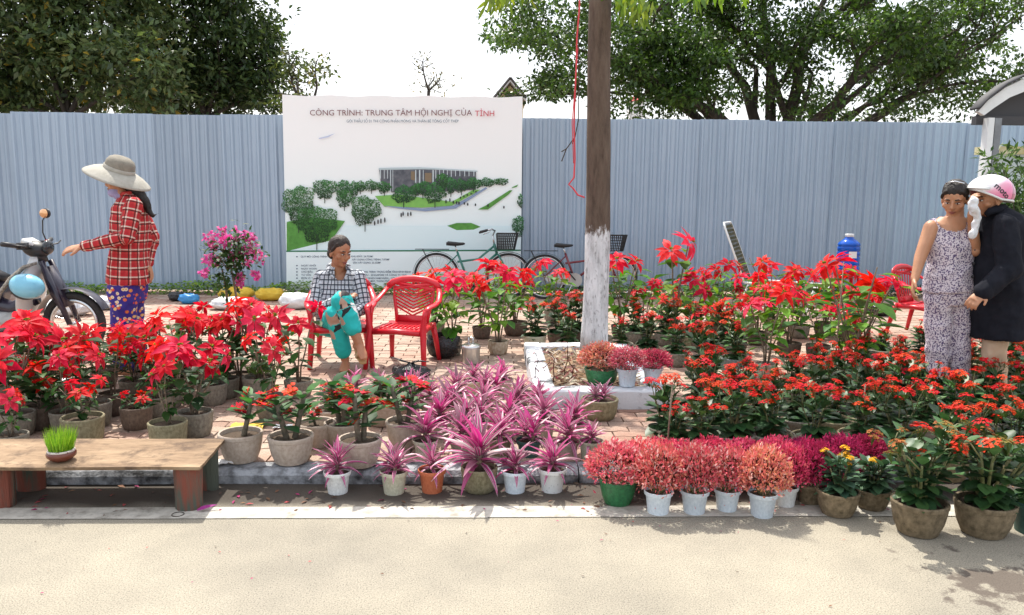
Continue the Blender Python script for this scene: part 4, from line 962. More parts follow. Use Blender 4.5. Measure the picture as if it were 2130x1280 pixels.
PLANT_N = [0]
def potted(kind, px, py, wpx, top, pot, style, label, group=None, z=PAVE, hr=None, var=None, cat='potted plant', name=None, wide=1.0, lean=0):
    """a pot whose foot shows at pixel (px,py), wpx wide at the rim, its plant reaching up to pixel row top"""
    lib, nm = {'poin': (POIN, 'potted_poinsettia'), 'poinb': (POINB, 'potted_poinsettia'), 'pointall': (POINTALL, 'potted_poinsettia'), 'kal': (KAL, 'potted_kalanchoe'), 'kalsep': (KALSEP, 'potted_kalanchoe'), 'kalbig': (KALBIG, 'potted_kalanchoe'), 'kalyel': (KALYEL, 'potted_kalanchoe'),
           'ros': (ROS, 'potted_oyster_plant'), 'eup': (EUP, 'potted_crown_of_thorns'),
           'coral': ([mound_variant('coral', 0), mound_variant('coral', 1)], 'potted_joyweed'), 'rose': ([mound_variant('rose', 0), mound_variant('rose', 1)], 'potted_joyweed'), 'purple': ([mound_variant('purple')], 'potted_joyweed'), 'orange': ([mound_variant('orange')], 'potted_joyweed'), 'empty': (None, 'flower_pot')}[kind]
    PLANT_N[0] += 1
    g = ground(px, py, z); k = scale_at(g); r_ = wpx/2/k; back = Vector((g.x, g.y, 0)).normalized()*r_*.72
    c_ = g+back; c_.z = z; k = scale_at(c_)
    hr = hr or {'cement': 1.25, 'plastic': 1.62, 'bowl': 1.1, 'straight': 1.6}[style]; h = r_*hr
    t = thing(name or nm, label, cat, c_, group=group)
    rz = PR.uniform(0, 6.28)
    p = link('pot', pot_mesh(style, pot), t, Matrix.Rotation(rz, 4, 'Z') @ Matrix.Diagonal((r_, r_, h, 1)))
    link('soil', SOIL, p, Matrix.Translation((0, 0, .86)) @ Matrix.Diagonal((.97, .97, .35, 1)))
    if lib:
        parts, H = lib[(var if var is not None else PLANT_N[0]) % len(lib)]
        if kind[:3] in ('eup', 'kal', 'poi'): H = max(q[2].translation.z for q in parts)+.015
        ztop = atY(px, top, c_.y).z - z - h*.88; sz = max(.1, ztop)/H; sx = sz*wide
        sx = max(.65, min(1.5, sx)) if kind != 'pointall' else sx
        if kind in ('coral', 'rose', 'purple', 'orange'): sx = min(sx*1.1, r_*1.78/.14)
        base = Matrix.Translation((0, 0, h*.88)) @ Matrix.Rotation(lean, 4, 'Y') @ Matrix.Rotation(rz*1.7, 4, 'Z')
        for nm_, me, M in parts:
            loc = Vector((M.translation.x*sx, M.translation.y*sx, M.translation.z*sz))
            if nm_ in ('stem', 'foliage'): MM = Matrix.Diagonal((sx, sx, sz, 1))
            else:
                u = (sx*sx*sz)**(1/3); MM = Matrix.Translation(loc) @ (M.to_3x3()*u).to_4x4()
            o = link(nm_, me, t, base @ MM)
            if nm_ == 'foliage': o['kind'] = 'stuff'
    return t
# --- poinsettias on the left
GL = 'poinsettias in cement pots behind the low wooden table'
PN = {'grey': 'grey', 'brown': 'dark brown', 'olive': 'olive-stained'}
LP = 'red poinsettia in a %s cement pot, in the crowded rows behind the wooden table'
for i, (px, py, w_, top, pm) in enumerate([(28, 955, 66, 800, 'grey'), (40, 912, 70, 690, 'grey'), (88, 896, 66, 745, 'brown'), (176, 934, 86, 765, 'olive'), (198, 893, 72, 690, 'grey'), (122, 872, 66, 650, 'grey'),
                                           (240, 867, 64, 660, 'brown'), (286, 897, 66, 790, 'brown'), (352, 940, 80, 735, 'olive'), (408, 914, 74, 700, 'grey'), (443, 846, 62, 655, 'grey'),
                                           (375, 824, 66, 640, 'brown'), (318, 806, 62, 645, 'brown'), (282, 838, 62, 655, 'grey'), (20, 850, 60, 690, 'brown'), (165, 838, 60, 672, 'grey'), (75, 826, 58, 668, 'grey'), (218, 808, 56, 660, 'brown'), (405, 800, 54, 630, 'brown'), (328, 872, 62, 690, 'grey'), (108, 846, 60, 655, 'brown'), (352, 852, 60, 650, 'grey'), (58, 880, 60, 700, 'brown'), (140, 905, 64, 720, 'grey'), (470, 832, 58, 640, 'grey')]):
    potted('poin', px, py, w_, top+(26 if 150 < px < 330 else 10), pm, 'cement', LP % PN[pm], GL+', '+PN[pm], hr=1.45)
potted('poin', 540, 836, 68, 632, 'grey', 'cement', 'red poinsettia in a grey pot with weeds around its foot, beside the seated woman', hr=1.45, var=1)
potted('poin', 622, 830, 60, 640, 'grey', 'cement', 'tall thin poinsettia next to the leg of the occupied red chair', hr=1.2, var=3)
potted('poin', 500, 818, 58, 628, 'brown', 'cement', 'poinsettia with pinkish bracts behind the pot full of weeds', hr=1.3, var=0)
potted('poin', 567, 878, 68, 700, 'grey', 'cement', 'small leafy poinsettia in a tall grey pot behind the crown of thorns', hr=1.5, var=1)
# --- poinsettias in the middle
potted('poinb', 1036, 740, 44, 560, 'stained', 'cement', 'bright poinsettia in a rust-stained pale pot beside the metal canister', hr=1.3, var=0)
potted('poinb', 1002, 706, 40, 548, 'brown', 'cement', 'poinsettia in a brown pot behind the rust-stained pot', hr=1.25, var=1)
potted('poinb', 1072, 700, 52, 552, 'brown', 'cement', 'poinsettia in a wide brown pot nearest the tree pit, below the bicycle', hr=1.1, var=2)
potted('poinb', 940, 742, 44, 565, 'grey', 'cement', 'poinsettia standing behind the open black plastic bag', hr=1.5, var=1)
potted('poinb', 905, 700, 42, 558, 'grey', 'cement', 'poinsettia under the rear wheel of the silver bicycle', hr=1.3, var=2)
potted('poinb', 1150, 672, 38, 545, 'grey', 'cement', 'leafy poinsettia with few flowers in front of the maroon bicycle', hr=1.3, var=1)
# --- poinsettias on the right
GR = 'poinsettias massed between the street tree and the water bottle'
LR = 'tall red poinsettia in the mass between the street tree and the water bottle'
for px, py, w_, top in [(1292, 705, 44, 535), (1340, 700, 44, 585), (1440, 705, 46, 560), (1490, 690, 44, 545), (1545, 700, 46, 600), (1610, 690, 46, 540), (1660, 705, 46, 560), (1715, 700, 46, 555), (1768, 712, 46, 575), (1800, 735, 48, 585), (1640, 745, 50, 590), (1530, 735, 48, 615), (1700, 750, 50, 620), (1575, 720, 46, 575), (1390, 690, 44, 600), (1745, 765, 50, 640), (1460, 735, 46, 640)]:
    potted('poinb', px, py, w_, top, PR.choice(['grey', 'brown', 'olive']), 'cement', LR, GR, hr=1.2)
potted('pointall', 1402, 712, 44, 500, 'grey', 'cement', 'lanky poinsettia with a single pale red flower rising above all the others', hr=1.2)
potted('poinb', 1592, 795, 46, 600, 'beige', 'plastic', 'poinsettia with bare tall stems in a pale pot among the kalanchoes', var=1)
potted('poinb', 1770, 790, 50, 545, 'brown', 'cement', 'poinsettia tied to a thin stake in front of the water bottle', var=0, hr=1.2)
# --- crown of thorns
potted('eup', 503, 968, 92, 812, 'beige', 'bowl', 'crown of thorns with one thick stem and coral flowers beside the wooden table', hr=1.35, var=0)
potted('eup', 607, 972, 96, 802, 'beige', 'bowl', 'crown of thorns with dense red flowers in a beige pot at the kerb', hr=1.25, var=1)
potted('eup', 660, 935, 82, 868, 'beige', 'bowl', 'beige pot with a stubby crown of thorns behind the pot at the kerb', hr=1.25, var=0)
potted('eup', 716, 935, 82, 792, 'beige', 'bowl', 'crown of thorns with big rounded leaves in a beige pot amid the purple plants', hr=1.25, var=2)
potted('eup', 750, 978, 92, 800, 'beige', 'bowl', 'low red-flowered crown of thorns behind the white pot on the road', hr=1.3, var=3)
potted('eup', 842, 938, 80, 785, 'beige', 'bowl', 'tall crown of thorns with bare spiny stem below its red flowers', hr=1.45, var=1)
potted('eup', 800, 890, 78, 782, 'beige', 'bowl', 'dark-leaved crown of thorns rising behind the others in front of the empty chair', hr=1.2, var=2)
potted('eup', 693, 900, 76, 795, 'beige', 'bowl', 'crown of thorns with coral blossom in front of the seated woman', hr=1.2, var=3)
# --- purple rosettes on the road
potted('ros', 703, 1031, 58, 912, 'white', 'plastic', 'purple oyster plant in a clean white pot on the road', z=0, var=1)
potted('ros', 820, 1032, 60, 915, 'cream', 'plastic', 'two-headed purple oyster plant in a cream pot on the road', z=0, var=2)
potted('ros', 899, 1029, 60, 915, 'orange', 'plastic', 'purple oyster plant in an orange plastic pot', z=0, var=3)
potted('ros', 997, 1030, 78, 860, 'olive', 'cement', 'largest purple oyster plant, its leaves spilling over a round olive pot', z=0, hr=1.35, var=1, wide=1.25)
potted('ros', 1071, 1029, 58, 915, 'iceblue', 'plastic', 'purple oyster plant in a pale blue-white pot on the road', z=0, var=0)
potted('ros', 1148, 1028, 62, 905, 'spotted', 'plastic', 'purple oyster plant in a white pot spotted with dirt', z=0, var=1)
potted('ros', 1229, 962, 52, 868, 'sage', 'straight', 'purple oyster plant in a sage green pot on the brick pavement', var=3)
potted('ros', 1246, 878, 80, 790, 'olive', 'cement', 'purple oyster plant in a squat olive pot against the tree pit edging', hr=1.1, var=2)
GP = 'oyster plants massed on the pavement in front of the tree pit'
QN = ['along the kerb', 'in the second row from the kerb', 'in the rear rows']
LPp = 'purple oyster plant %s, massed before the tree pit'
for px, py, w_, top, pm in [(885, 955, 56, 838, 'cream'), (960, 952, 56, 840, 'sage'), (1100, 955, 56, 845, 'darkgreen'), (1180, 955, 52, 835, 'beige'), (1040, 950, 56, 838, 'olive'), (915, 915, 54, 808, 'sage'), (985, 915, 54, 805, 'cream'), (1060, 912, 54, 805, 'beige'), (1130, 915, 54, 800, 'cream'), (1195, 915, 50, 815, 'sage'),
                            (935, 880, 52, 785, 'beige'), (1005, 880, 52, 778, 'beige'), (1075, 880, 52, 778, 'cream'), (950, 850, 50, 762, 'sage'), (1020, 848, 50, 755, 'beige'), (1085, 850, 50, 775, 'cream'), (895, 862, 50, 775, 'beige'), (985, 825, 48, 748, 'cream'), (1045, 822, 48, 745, 'beige'), (870, 835, 48, 765, 'cream'), (1120, 870, 50, 785, 'cream')]:
    potted('ros', px, py, w_, top, pm, 'plastic', LPp % QN[0 if py > 945 else 1 if py > 900 else 2], GP+', '+QN[0 if py > 945 else 1 if py > 900 else 2], hr=1.3)
for px, py, w_, top in [(690, 868, 52, 795), (735, 850, 50, 765), (790, 850, 50, 762), (848, 868, 50, 765)]:
    potted('ros', px, py, w_, top, 'beige', 'plastic', 'purple oyster plant mixed in among the crown of thorns pots', 'oyster plants among the crowns of thorns', hr=1.3)
# --- pink joyweed
potted('coral', 1284, 1057, 78, 938, 'green', 'bowl', 'pinkish joyweed mound in a glossy green bowl pot on the road', z=0, hr=1.35, wide=1.0)
GJ = 'joyweed in white pots along the painted road line'
for px, py, w_, top, kd, pm in [(1368, 1075, 62, 945, 'coral', 'iceblue'), (1443, 1074, 62, 945, 'coral', 'iceblue'), (1511, 1068, 58, 948, 'coral', 'iceblue'), (1584, 1080, 64, 948, 'orange', 'iceblue'), (1632, 1058, 54, 942, 'rose', 'white')]:
    potted(kd, px, py, w_, top, pm, 'plastic', 'coral pink joyweed in a white plastic pot along the painted road line', GJ, z=0)
GJ2 = 'joyweed crowded behind the white pots'
for px, py, w_, top, kd in [(1335, 1028, 60, 930, 'coral'), (1405, 1022, 60, 930, 'rose'), (1475, 1020, 60, 925, 'rose'), (1545, 1022, 60, 928, 'rose'), (1612, 1020, 58, 925, 'rose'), (1370, 995, 56, 928, 'rose'), (1440, 992, 56, 922, 'rose')]:
    potted(kd, px, py, w_, top, 'brown', 'plastic', 'rose pink joyweed crowded behind the white pots by the kerb', GJ2, z=0, hr=1.4)
for px, py, w_, top in [(1685, 1052, 66, 935), (1745, 1022, 62, 922), (1805, 1015, 60, 920), (1665, 1010, 58, 925), (1725, 992, 58, 918), (1785, 985, 56, 918)]:
    potted('purple', px, py, w_, top, 'mossy', 'plastic', 'deep magenta joyweed in a dark pot behind the yellow kalanchoes', 'deep magenta joyweed', z=0, hr=1.3)
pz = PAVE+PH+.004
potted('orange', 1250, 806, 72, 724, 'green', 'bowl', 'orange-pink joyweed in a green bowl pot at the foot of the street tree', z=pz-.03, hr=1.0)
potted('coral', 1304, 806, 46, 732, 'iceblue', 'plastic', 'coral joyweed in a white pot on the tree pit edging', z=pz, wide=1.15)
potted('rose', 1357, 802, 44, 735, 'iceblue', 'plastic', 'rosy joyweed in a white pot at the corner of the tree pit', z=pz, wide=1.15)
# --- kalanchoe
potted('kalyel', 1740, 1080, 88, 938, 'mossy', 'bowl', 'yellow-flowered kalanchoe in a mossy bowl pot on the road line', z=0, hr=1.2, var=0)
potted('kalyel', 1812, 1066, 74, 950, 'mossy', 'bowl', 'smaller yellow kalanchoe half behind the big budding kalanchoe', z=0, hr=1.2, var=1)
potted('kalbig', 1907, 1122, 114, 885, 'mossy', 'bowl', 'large leafy kalanchoe with brownish unopened buds in a mossy pot on the road', z=0, hr=1.25, var=0, wide=1.15)
potted('kalbig', 2042, 1124, 120, 890, 'mossy', 'bowl', 'large kalanchoe with scattered red flowers in a dark mossy pot on the road', z=0, hr=1.2, var=1, wide=1.15)
potted('kalsep', 2142, 1115, 84, 930, 'darkgreen', 'plastic', 'red kalanchoe in a dark green plastic pot at the end of the row', z=0, var=0)
potted('kalsep', 1378, 936, 66, 775, 'cream', 'straight', 'upright kalanchoe in a narrow cream pot beside the tree pit', hr=1.3, var=0)
potted('kalsep', 1403, 962, 74, 840, 'olive', 'cement', 'kalanchoe in a round olive pot at the corner of the kalanchoe bed', hr=1.35, var=1)
potted('kalsep', 1112, 730, 48, 622, 'cream', 'cement', 'kalanchoe in a mossy pale pot on the back edge of the tree pit', hr=1.25, var=1)
GK = 'red kalanchoes packed in a bed'
LK = 'red kalanchoe in the dense bed that fills the pavement beside the tree pit'
rows = [(965, [1450, 1530, 1612, 1695, 1780, 1862], 100, 800, 'kalsep'), (1005, [1955, 2050, 2125], 96, 815, 'kalsep'), (925, [1480, 1565, 1650, 1735, 1820, 1905, 1990, 2075, 2140], 90, 775, 'kal'), (888, [1440, 1520, 1600, 1690, 1775, 1865, 1950, 2035, 2115], 84, 745, 'kal'),
        (852, [1480, 1560, 1645, 1735, 1820, 1905, 1985, 2070, 2140], 78, 725, 'kal'), (820, [1690, 1770, 1850, 1930, 2005, 2085], 74, 702, 'kal'), (790, [1800, 1880, 1955, 2045, 2125], 70, 690, 'kal'), (768, [1830, 1905, 1975], 66, 675, 'kal')]
RN = ['in the front row of the bed, directly behind the joyweed', 'behind the two large kalanchoes standing on the road', 'in the second row of the bed, behind the joyweed', 'in the third row of the bed counted from the kerb', 'in the fourth row of the bed counted from the kerb', 'in the fifth row of the bed, beyond the bare-stemmed poinsettia', 'in the second last row of the bed, before the standing people', 'in the last row of the bed, at the feet of the standing people']
for ri, (ry, xs, w_, top, kd) in enumerate(rows):
    for x in xs:
        potted(kd, x+PR.uniform(-12, 12), ry+PR.uniform(-8, 8), w_, top+PR.uniform(-14, 18), PR.choice(['olive', 'grey', 'mossy']), 'cement', 'red kalanchoe '+RN[ri], GK+', row %d' % (ri+1), hr=1.0, wide=1.0)
LT = 'red kalanchoe clustered around the street tree behind the joyweed'
for px, py, w_, top, pm in [(1290, 745, 54, 655, 'grey'), (1345, 752, 54, 648, 'olive'), (1405, 765, 56, 660, 'grey'), (1462, 795, 62, 668, 'sage'), (1528, 782, 66, 660, 'slate'), (1250, 728, 50, 668, 'grey'), (1320, 715, 48, 620, 'grey'), (1385, 722, 50, 618, 'grey'), (1445, 730, 50, 625, 'olive'), (1500, 742, 52, 628, 'grey')]:
    potted('kal', px, py, w_, top, pm, 'cement', LT, 'kalanchoes around the street tree', hr=1.05)
for px, py, w_, top in [(1160, 716, 46, 612), (1196, 712, 46, 605), (1180, 735, 46, 640)]:
    potted('kal', px, py, w_, top, 'brown', 'cement', 'orange-red kalanchoe tucked on the side of the trunk facing the bicycles', 'kalanchoes beside the trunk', hr=1.0)
print('OBJ', len(bpy.data.objects))
# ------------------------------------------------------------------ low wooden table and its grass bowl
m, n, b = newmat('worn_plywood'); M_PLY = m
c = ramp(n, tex_noise(n, 3.0, 8, .7, stretch=(.6, 2.6, 3)), [(.30, (.10, .06, .034)), (.47, (.25, .165, .095)), (.70, (.40, .285, .175))])
c = mix(n, ramp(n, tex_noise(n, 7, 6, .7), [(.50, (0, 0, 0)), (.64, (.85, .85, .85))]), c, (.085, .05, .028))
c = mix(n, 1.0, c, ramp(n, tex_noise(n, 40, 5, .7, stretch=(.4, 4, 4)), [(.3, (.72, .70, .68)), (.65, (1.08, 1.08, 1.08))]), 'MULTIPLY')
n.links.new(c, b.inputs['Base Color']); b.inputs['Roughness'].default_value = .85; bump(n, b, tex_noise(n, 30, 6, .7, stretch=(.5, 3, 3)), .5, .006)
M_LOG = M_plain('painted_log', (.19, .055, .035), .9, (.075, .085, .065), 5, .44, .56, .9, 30, stretch=(3, 3, .35))
M_EDGE = M_plain('ply_edge', (.05, .032, .02), .9, (.16, .10, .06), 12, bmp=.5)
tz = .235
fr_ = ground(415, 972, tz); bk_ = ground(468, 913, tz)
X1f, X1b, Yf, Yb = fr_.x, bk_.x, fr_.y, bk_.y; X0 = X1f-1.75
t = thing('low_table', 'low wooden table with a worn plywood top standing in the gutter', 'table', ((X0+X1f)/2, (Yf+Yb)/2, 0)); L0 = Vector(t.location)
s = MB(); NX, NY = 24, 6; vs = []
for k, zz in enumerate((0, .016)):
    for j in range(NY+1):
        for i in range(NX+1):
            u, v = i/NX, j/NY; xr = X1f+(X1b-X1f)*v+(.008*hull_noise((v*9, 2, 0)) if i == NX else 0)
            x = X0+(xr-X0)*u; y_ = Yf+(Yb-Yf)*v+(.006*hull_noise((u*14, v, 4)) if j in (0, NY) else 0)
            vs.append((x-L0.x, y_-L0.y, tz-.016+zz+.004*hull_noise((u*3, v*2, 7))))
W1 = (NX+1)*(NY+1); fs = []
for j in range(NY):
    for i in range(NX):
        a = j*(NX+1)+i; fs.append((a+W1, a+1+W1, a+NX+2+W1, a+NX+1+W1)); fs.append((a, a+NX+1, a+NX+2, a+1))
for i in range(NX): a = i; b_ = NY*(NX+1)+i; fs.append((a, a+1, a+1+W1, a+W1)); fs.append((b_+1, b_, b_+W1, b_+1+W1))
for j in range(NY): a = j*(NX+1); b_ = a+NX; fs.append((a+NX+1, a, a+W1, a+NX+1+W1)); fs.append((b_, b_+NX+1, b_+NX+1+W1, b_+W1))
s.add(vs, fs); s.build('table_top', M_PLY, t, smooth=False)
def logleg(px0, px1, yb, name='leg'):
    a, b_ = ground(px0, yb, 0), ground(px1, yb, 0); r_ = (b_.x-a.x)/2; c_ = (a+b_)/2 + Vector((0, r_*.8, 0)); s = MB()
    pr = []
    N = 11; h = tz-.02; vs = []
    for zz in (0, .06, .13, h):
        for k in range(N):
            an = 2*math.pi*k/N; q = r_*(1+.08*math.sin(2*an+1)+.05*hull_noise((k*1.3, zz*9, px0)))*(1-.12*(1-zz/h) if k < 6 else 1)
            vs.append((c_.x-L0.x+q*math.cos(an), c_.y-L0.y+q*.85*math.sin(an), zz))
    s.add(vs, [(i*N+k, i*N+(k+1) % N, (i+1)*N+(k+1) % N, (i+1)*N+k) for i in range(3) for k in range(N)]+[tuple(range(N))[::-1], tuple(3*N+k for k in range(N))])
    s.build(name, M_LOG, t, smooth=False)
logleg(360, 416, 1066); logleg(-36, 20, 1060); logleg(418, 452, 1022); logleg(26, 84, 1024)
gb = ground(122, 962, tz+.002); k = scale_at(gb)
t = thing('grass_bowl', 'small brown ceramic bowl of sprouting green grass on the wooden table', 'potted grass', gb+Vector((0, .03, .004)))
M_CER = M_plain('brown_glaze', (.10, .022, .014), .25, (.17, .05, .03), 9); M_CERW = M_plain('white_glaze', (.55, .50, .46), .35, (.12, .05, .04), 60, .56, .66)
bw_ = MB(); r_ = 29/k; bw_.lathe([(r_*.62, 0), (r_*.72, .004), (r_*.98, r_*.32), (r_, r_*.5), (r_*.93, r_*.66)], 24); bo = bw_.build('bowl', M_CER, t)
MB().lathe([(r_*.945, r_*.655), (r_*.9, r_*.76), (r_*.82, r_*.78), (r_*.74, r_*.70), (r_*.3, r_*.68), (0.001, r_*.68)], 24).build('rim', M_CERW, bo)
gs = MB(); rr_ = random.Random(8)
for i in range(420):
    a, q = rr_.uniform(0, 6.28), math.sqrt(rr_.random())*r_*.78
    gs.leaf((q*math.cos(a), q*math.sin(a), r_*.66), (rr_.uniform(-.22, .22)+.25*q/r_*math.cos(a), rr_.uniform(-.2, .2)+.2*q/r_*math.sin(a), 1), (rr_.uniform(-1, 1), -1, 0), rr_.uniform(.075, .135), .0038, rr_.uniform(0, .5), .2, jit(rr_.choice([(.20, .42, .02), (.30, .52, .03), (.13, .33, .02)]), rr_), (1, .8, 0))
o = gs.build('grass', M_GREEN, t); o['kind'] = 'stuff'

# ------------------------------------------------------------------ plastic armchairs
M_RPL = M_plain('red_plastic', (.56, .010, .022), .32, (.62, .018, .032), 3, bmp=.03, bscale=30, spec=.5)
def armchair(loc, rz, label, slats='chevron', group=None):
    t = thing('plastic_armchair', label, 'chair', loc, rz, group)
    # seat: dished plate with a rolled front
    s = MB(); NX, NY = 10, 10; vs = []
    for zz in (0, -.018):
        for j in range(NY+1):
            for i in range(NX+1):
                u, v = i/NX*2-1, j/NY; hw = .222-.035*v
                z = .350-.014*(1-u*u)*math.sin(math.pi*min(1, v*1.1))-.016*max(0, .18-v)/.18+zz
                vs.append((u*hw, -.23+.42*v, z))
    W1 = (NX+1)*(NY+1)
    fs = []
    for j in range(NY):
        for i in range(NX):
            a = j*(NX+1)+i; fs += [(a, a+1, a+NX+2, a+NX+1), (a+W1, a+NX+1+W1, a+NX+2+W1, a+1+W1)]
    for i in range(NX): b_ = NY*(NX+1)+i; fs += [(i, i+W1, i+1+W1, i+1), (b_, b_+1, b_+1+W1, b_+W1)]
    for j in range(NY): a = j*(NX+1); b_ = a+NX; fs += [(a, a+NX+1, a+NX+1+W1, a+W1), (b_, b_+W1, b_+NX+1+W1, b_+NX+1)]
    s.add(vs, fs); seat = s.build('seat', M_RPL, t)
    ap = MB()
    for p0, p1 in (((-.21, -.215), (.21, -.215)), ((-.215, -.2), (-.19, .17)), ((.215, -.2), (.19, .17))):
        ap.tube([(p0[0], p0[1], .318), ((p0[0]+p1[0])/2, (p0[1]+p1[1])/2, .328), (p1[0], p1[1], .318)], .026, 6, flat=1.0)
    ap.build('apron', M_RPL, seat)
    for k in range(9):
        x = -.16+k*.04; MB().box((x, -.05, .3535-.012*(1-(x/.2)**2)), (.017, .26, .006)).build('seat_rib', M_RPL, seat)
    for sg in (-1, 1):
        MB().tube([(sg*.262, -.275, 0), (sg*.248, -.245, .2), (sg*.236, -.215, .345), (sg*.252, -.222, .47), (sg*.262, -.215, .515)], [.021, .026, .030, .022, .024], 8).build('leg', M_RPL, t)
        MB().tube([(sg*.225, .265, 0), (sg*.21, .225, .18), (sg*.19, .185, .345)], [.020, .025, .030], 8).build('leg', M_RPL, t)
        MB().tube([(sg*.262, -.232, .512), (sg*.272, -.16, .532), (sg*.283, -.04, .538), (sg*.283, .07, .556), (sg*.265, .16, .60), (sg*.238, .225, .655)], [.022, .031, .031, .029, .026, .024], 8, flat=.5, up=(0, 0, 1)).build('armrest', M_RPL, t)
    pth = [(-.14, .175, .34), (-.155, .20, .44), (-.178, .228, .56), (-.19, .245, .64)]
    fr2 = [(-.238, .225, .655), (-.20, .246, .695), (-.11, .262, .722), (0, .266, .73), (.11, .262, .722), (.20, .246, .695), (.238, .225, .655)]
    br = MB().tube(fr2, .030, 8, flat=.55, up=(0, 1, 0)).build('backrest', M_RPL, t)
    for sg in (-1, 1): MB().tube([(sg*x, y_, z) for x, y_, z in pth]+[(sg*.196, .25, .69)], .017, 6, flat=.5, up=(0, 1, 0)).build('back_stile', M_RPL, br)
    MB().box((0, .187, .372), (.285, .012, .075), Matrix.Rotation(-.2, 3, 'X')).build('back_panel', M_RPL, br)
    def hw(z): return .13+.065*(z-.34)/.35
    def yy(z): return .178+.072*min(1, (z-.34)/.33)
    if slats == 'chevron':
        for k in range(11):
            z = .405+k*.030
            for sg in (-1, 1):
                z2 = min(z+.085, .705); w_ = hw(z2)+.012
                MB().tube([(0, yy(z), z), (sg*w_, yy(z2), z2)], .0085, 5, flat=.7, up=(0, 1, 0)).build('slat', M_RPL, br, smooth=False)
    else:
        for k in range(7):
            x = -.12+k*.04; MB().tube([(x, .19, .40), (x*1.25, .235, .56), (x*1.4, .258, .705)], .010, 5, flat=.6, up=(0, 1, 0)).build('slat', M_RPL, br, smooth=False)
    return t
e_ = ground(838, 770); armchair(e_+Vector((0, .22, 0)), R(-14), 'empty red plastic armchair with a chevron back next to the seated woman')
so_ = ground(704, 764); SEATW = so_+Vector((0, .20, 0)); armchair(SEATW, R(8), 'red plastic armchair the woman in the checked shirt sits on')
rc = ground(1925, 705); armchair(rc+Vector((0.05, .2, 0)), R(35), 'red plastic chair with upright slats behind the woman in patterned clothes', 'vertical')

# ------------------------------------------------------------------ bicycles
M_TYRE = M_plain('rubber', (.018, .018, .019), .8, (.035, .034, .033), 30); M_CHROME = M_plain('chrome', (.62, .63, .64), .22, metal=.95); M_BLK = M_plain('black_plastic', (.014, .014, .016), .45, (.03, .03, .032), 12)
M_MAROON = M_plain('maroon_paint', (.16, .012, .022), .3, coat=.4); M_TEAL = M_plain('green_paint', (.02, .16, .12), .3, coat=.4); M_GREYP = M_plain('grey_guard', (.36, .36, .34), .5, (.45, .45, .43), 6)
def ring(s, c, r_, q, n=36, m=6):
    vs = []; c = Vector(c)
    for i in range(n):
        a = 2*math.pi*i/n
        for k in range(m):
            b_ = 2*math.pi*k/m; vs.append(c+Vector(((r_+q*math.cos(b_))*math.cos(a), q*math.sin(b_), (r_+q*math.cos(b_))*math.sin(a))))
    return s.add(vs, [(i*m+k, i*m+(k+1) % m, ((i+1) % n)*m+(k+1) % m, ((i+1) % n)*m+k) for i in range(n) for k in range(m)])
def wheel(t, c, r_, tyre=.017, nspoke=28, rimm=None):
    w_ = ring(MB(), (0, 0, 0), r_-tyre, tyre).mesh('wheel', M_TYRE); o = link('wheel', w_, t, Matrix.Translation(c)); o.name = 'wheel'
    link('rim', ring(MB(), (0, 0, 0), r_-2.4*tyre, tyre*.62).mesh('rim', rimm or M_CHROME), o)
    sp_ = MB()
    for k in range(nspoke):
        a = 2*math.pi*k/nspoke; b_ = a+(.5 if k % 2 else -.5); sd = .025 if k % 4 < 2 else -.025
        sp_.tube([(.02*math.cos(b_), sd, .02*math.sin(b_)), ((r_-2.4*tyre)*math.cos(a), 0, (r_-2.4*tyre)*math.sin(a))], .0014, 3, caps=False)
    sp_.build('spokes', M_CHROME, o); MB().tube([(0, -.045, 0), (0, .045, 0)], .018, 8).build('hub', M_CHROME, o)
    return o
def fender(t, c, r_, a0, a1, wd, mat, name='fender'):
    s = MB(); n_ = 16; vs = []
    for i in range(n_+1):
        a = a0+(a1-a0)*i/n_
        for x, dr in ((-wd, -.012), (0, 0), (wd, -.012)): vs.append((c[0]+(r_+dr)*math.cos(a), x, c[2]+(r_+dr)*math.sin(a)))
    s.add(vs, [(i*3+k, i*3+k+1, i*3+k+4, i*3+k+3) for i in range(n_) for k in range(2)]); return s.build(name, mat, t)
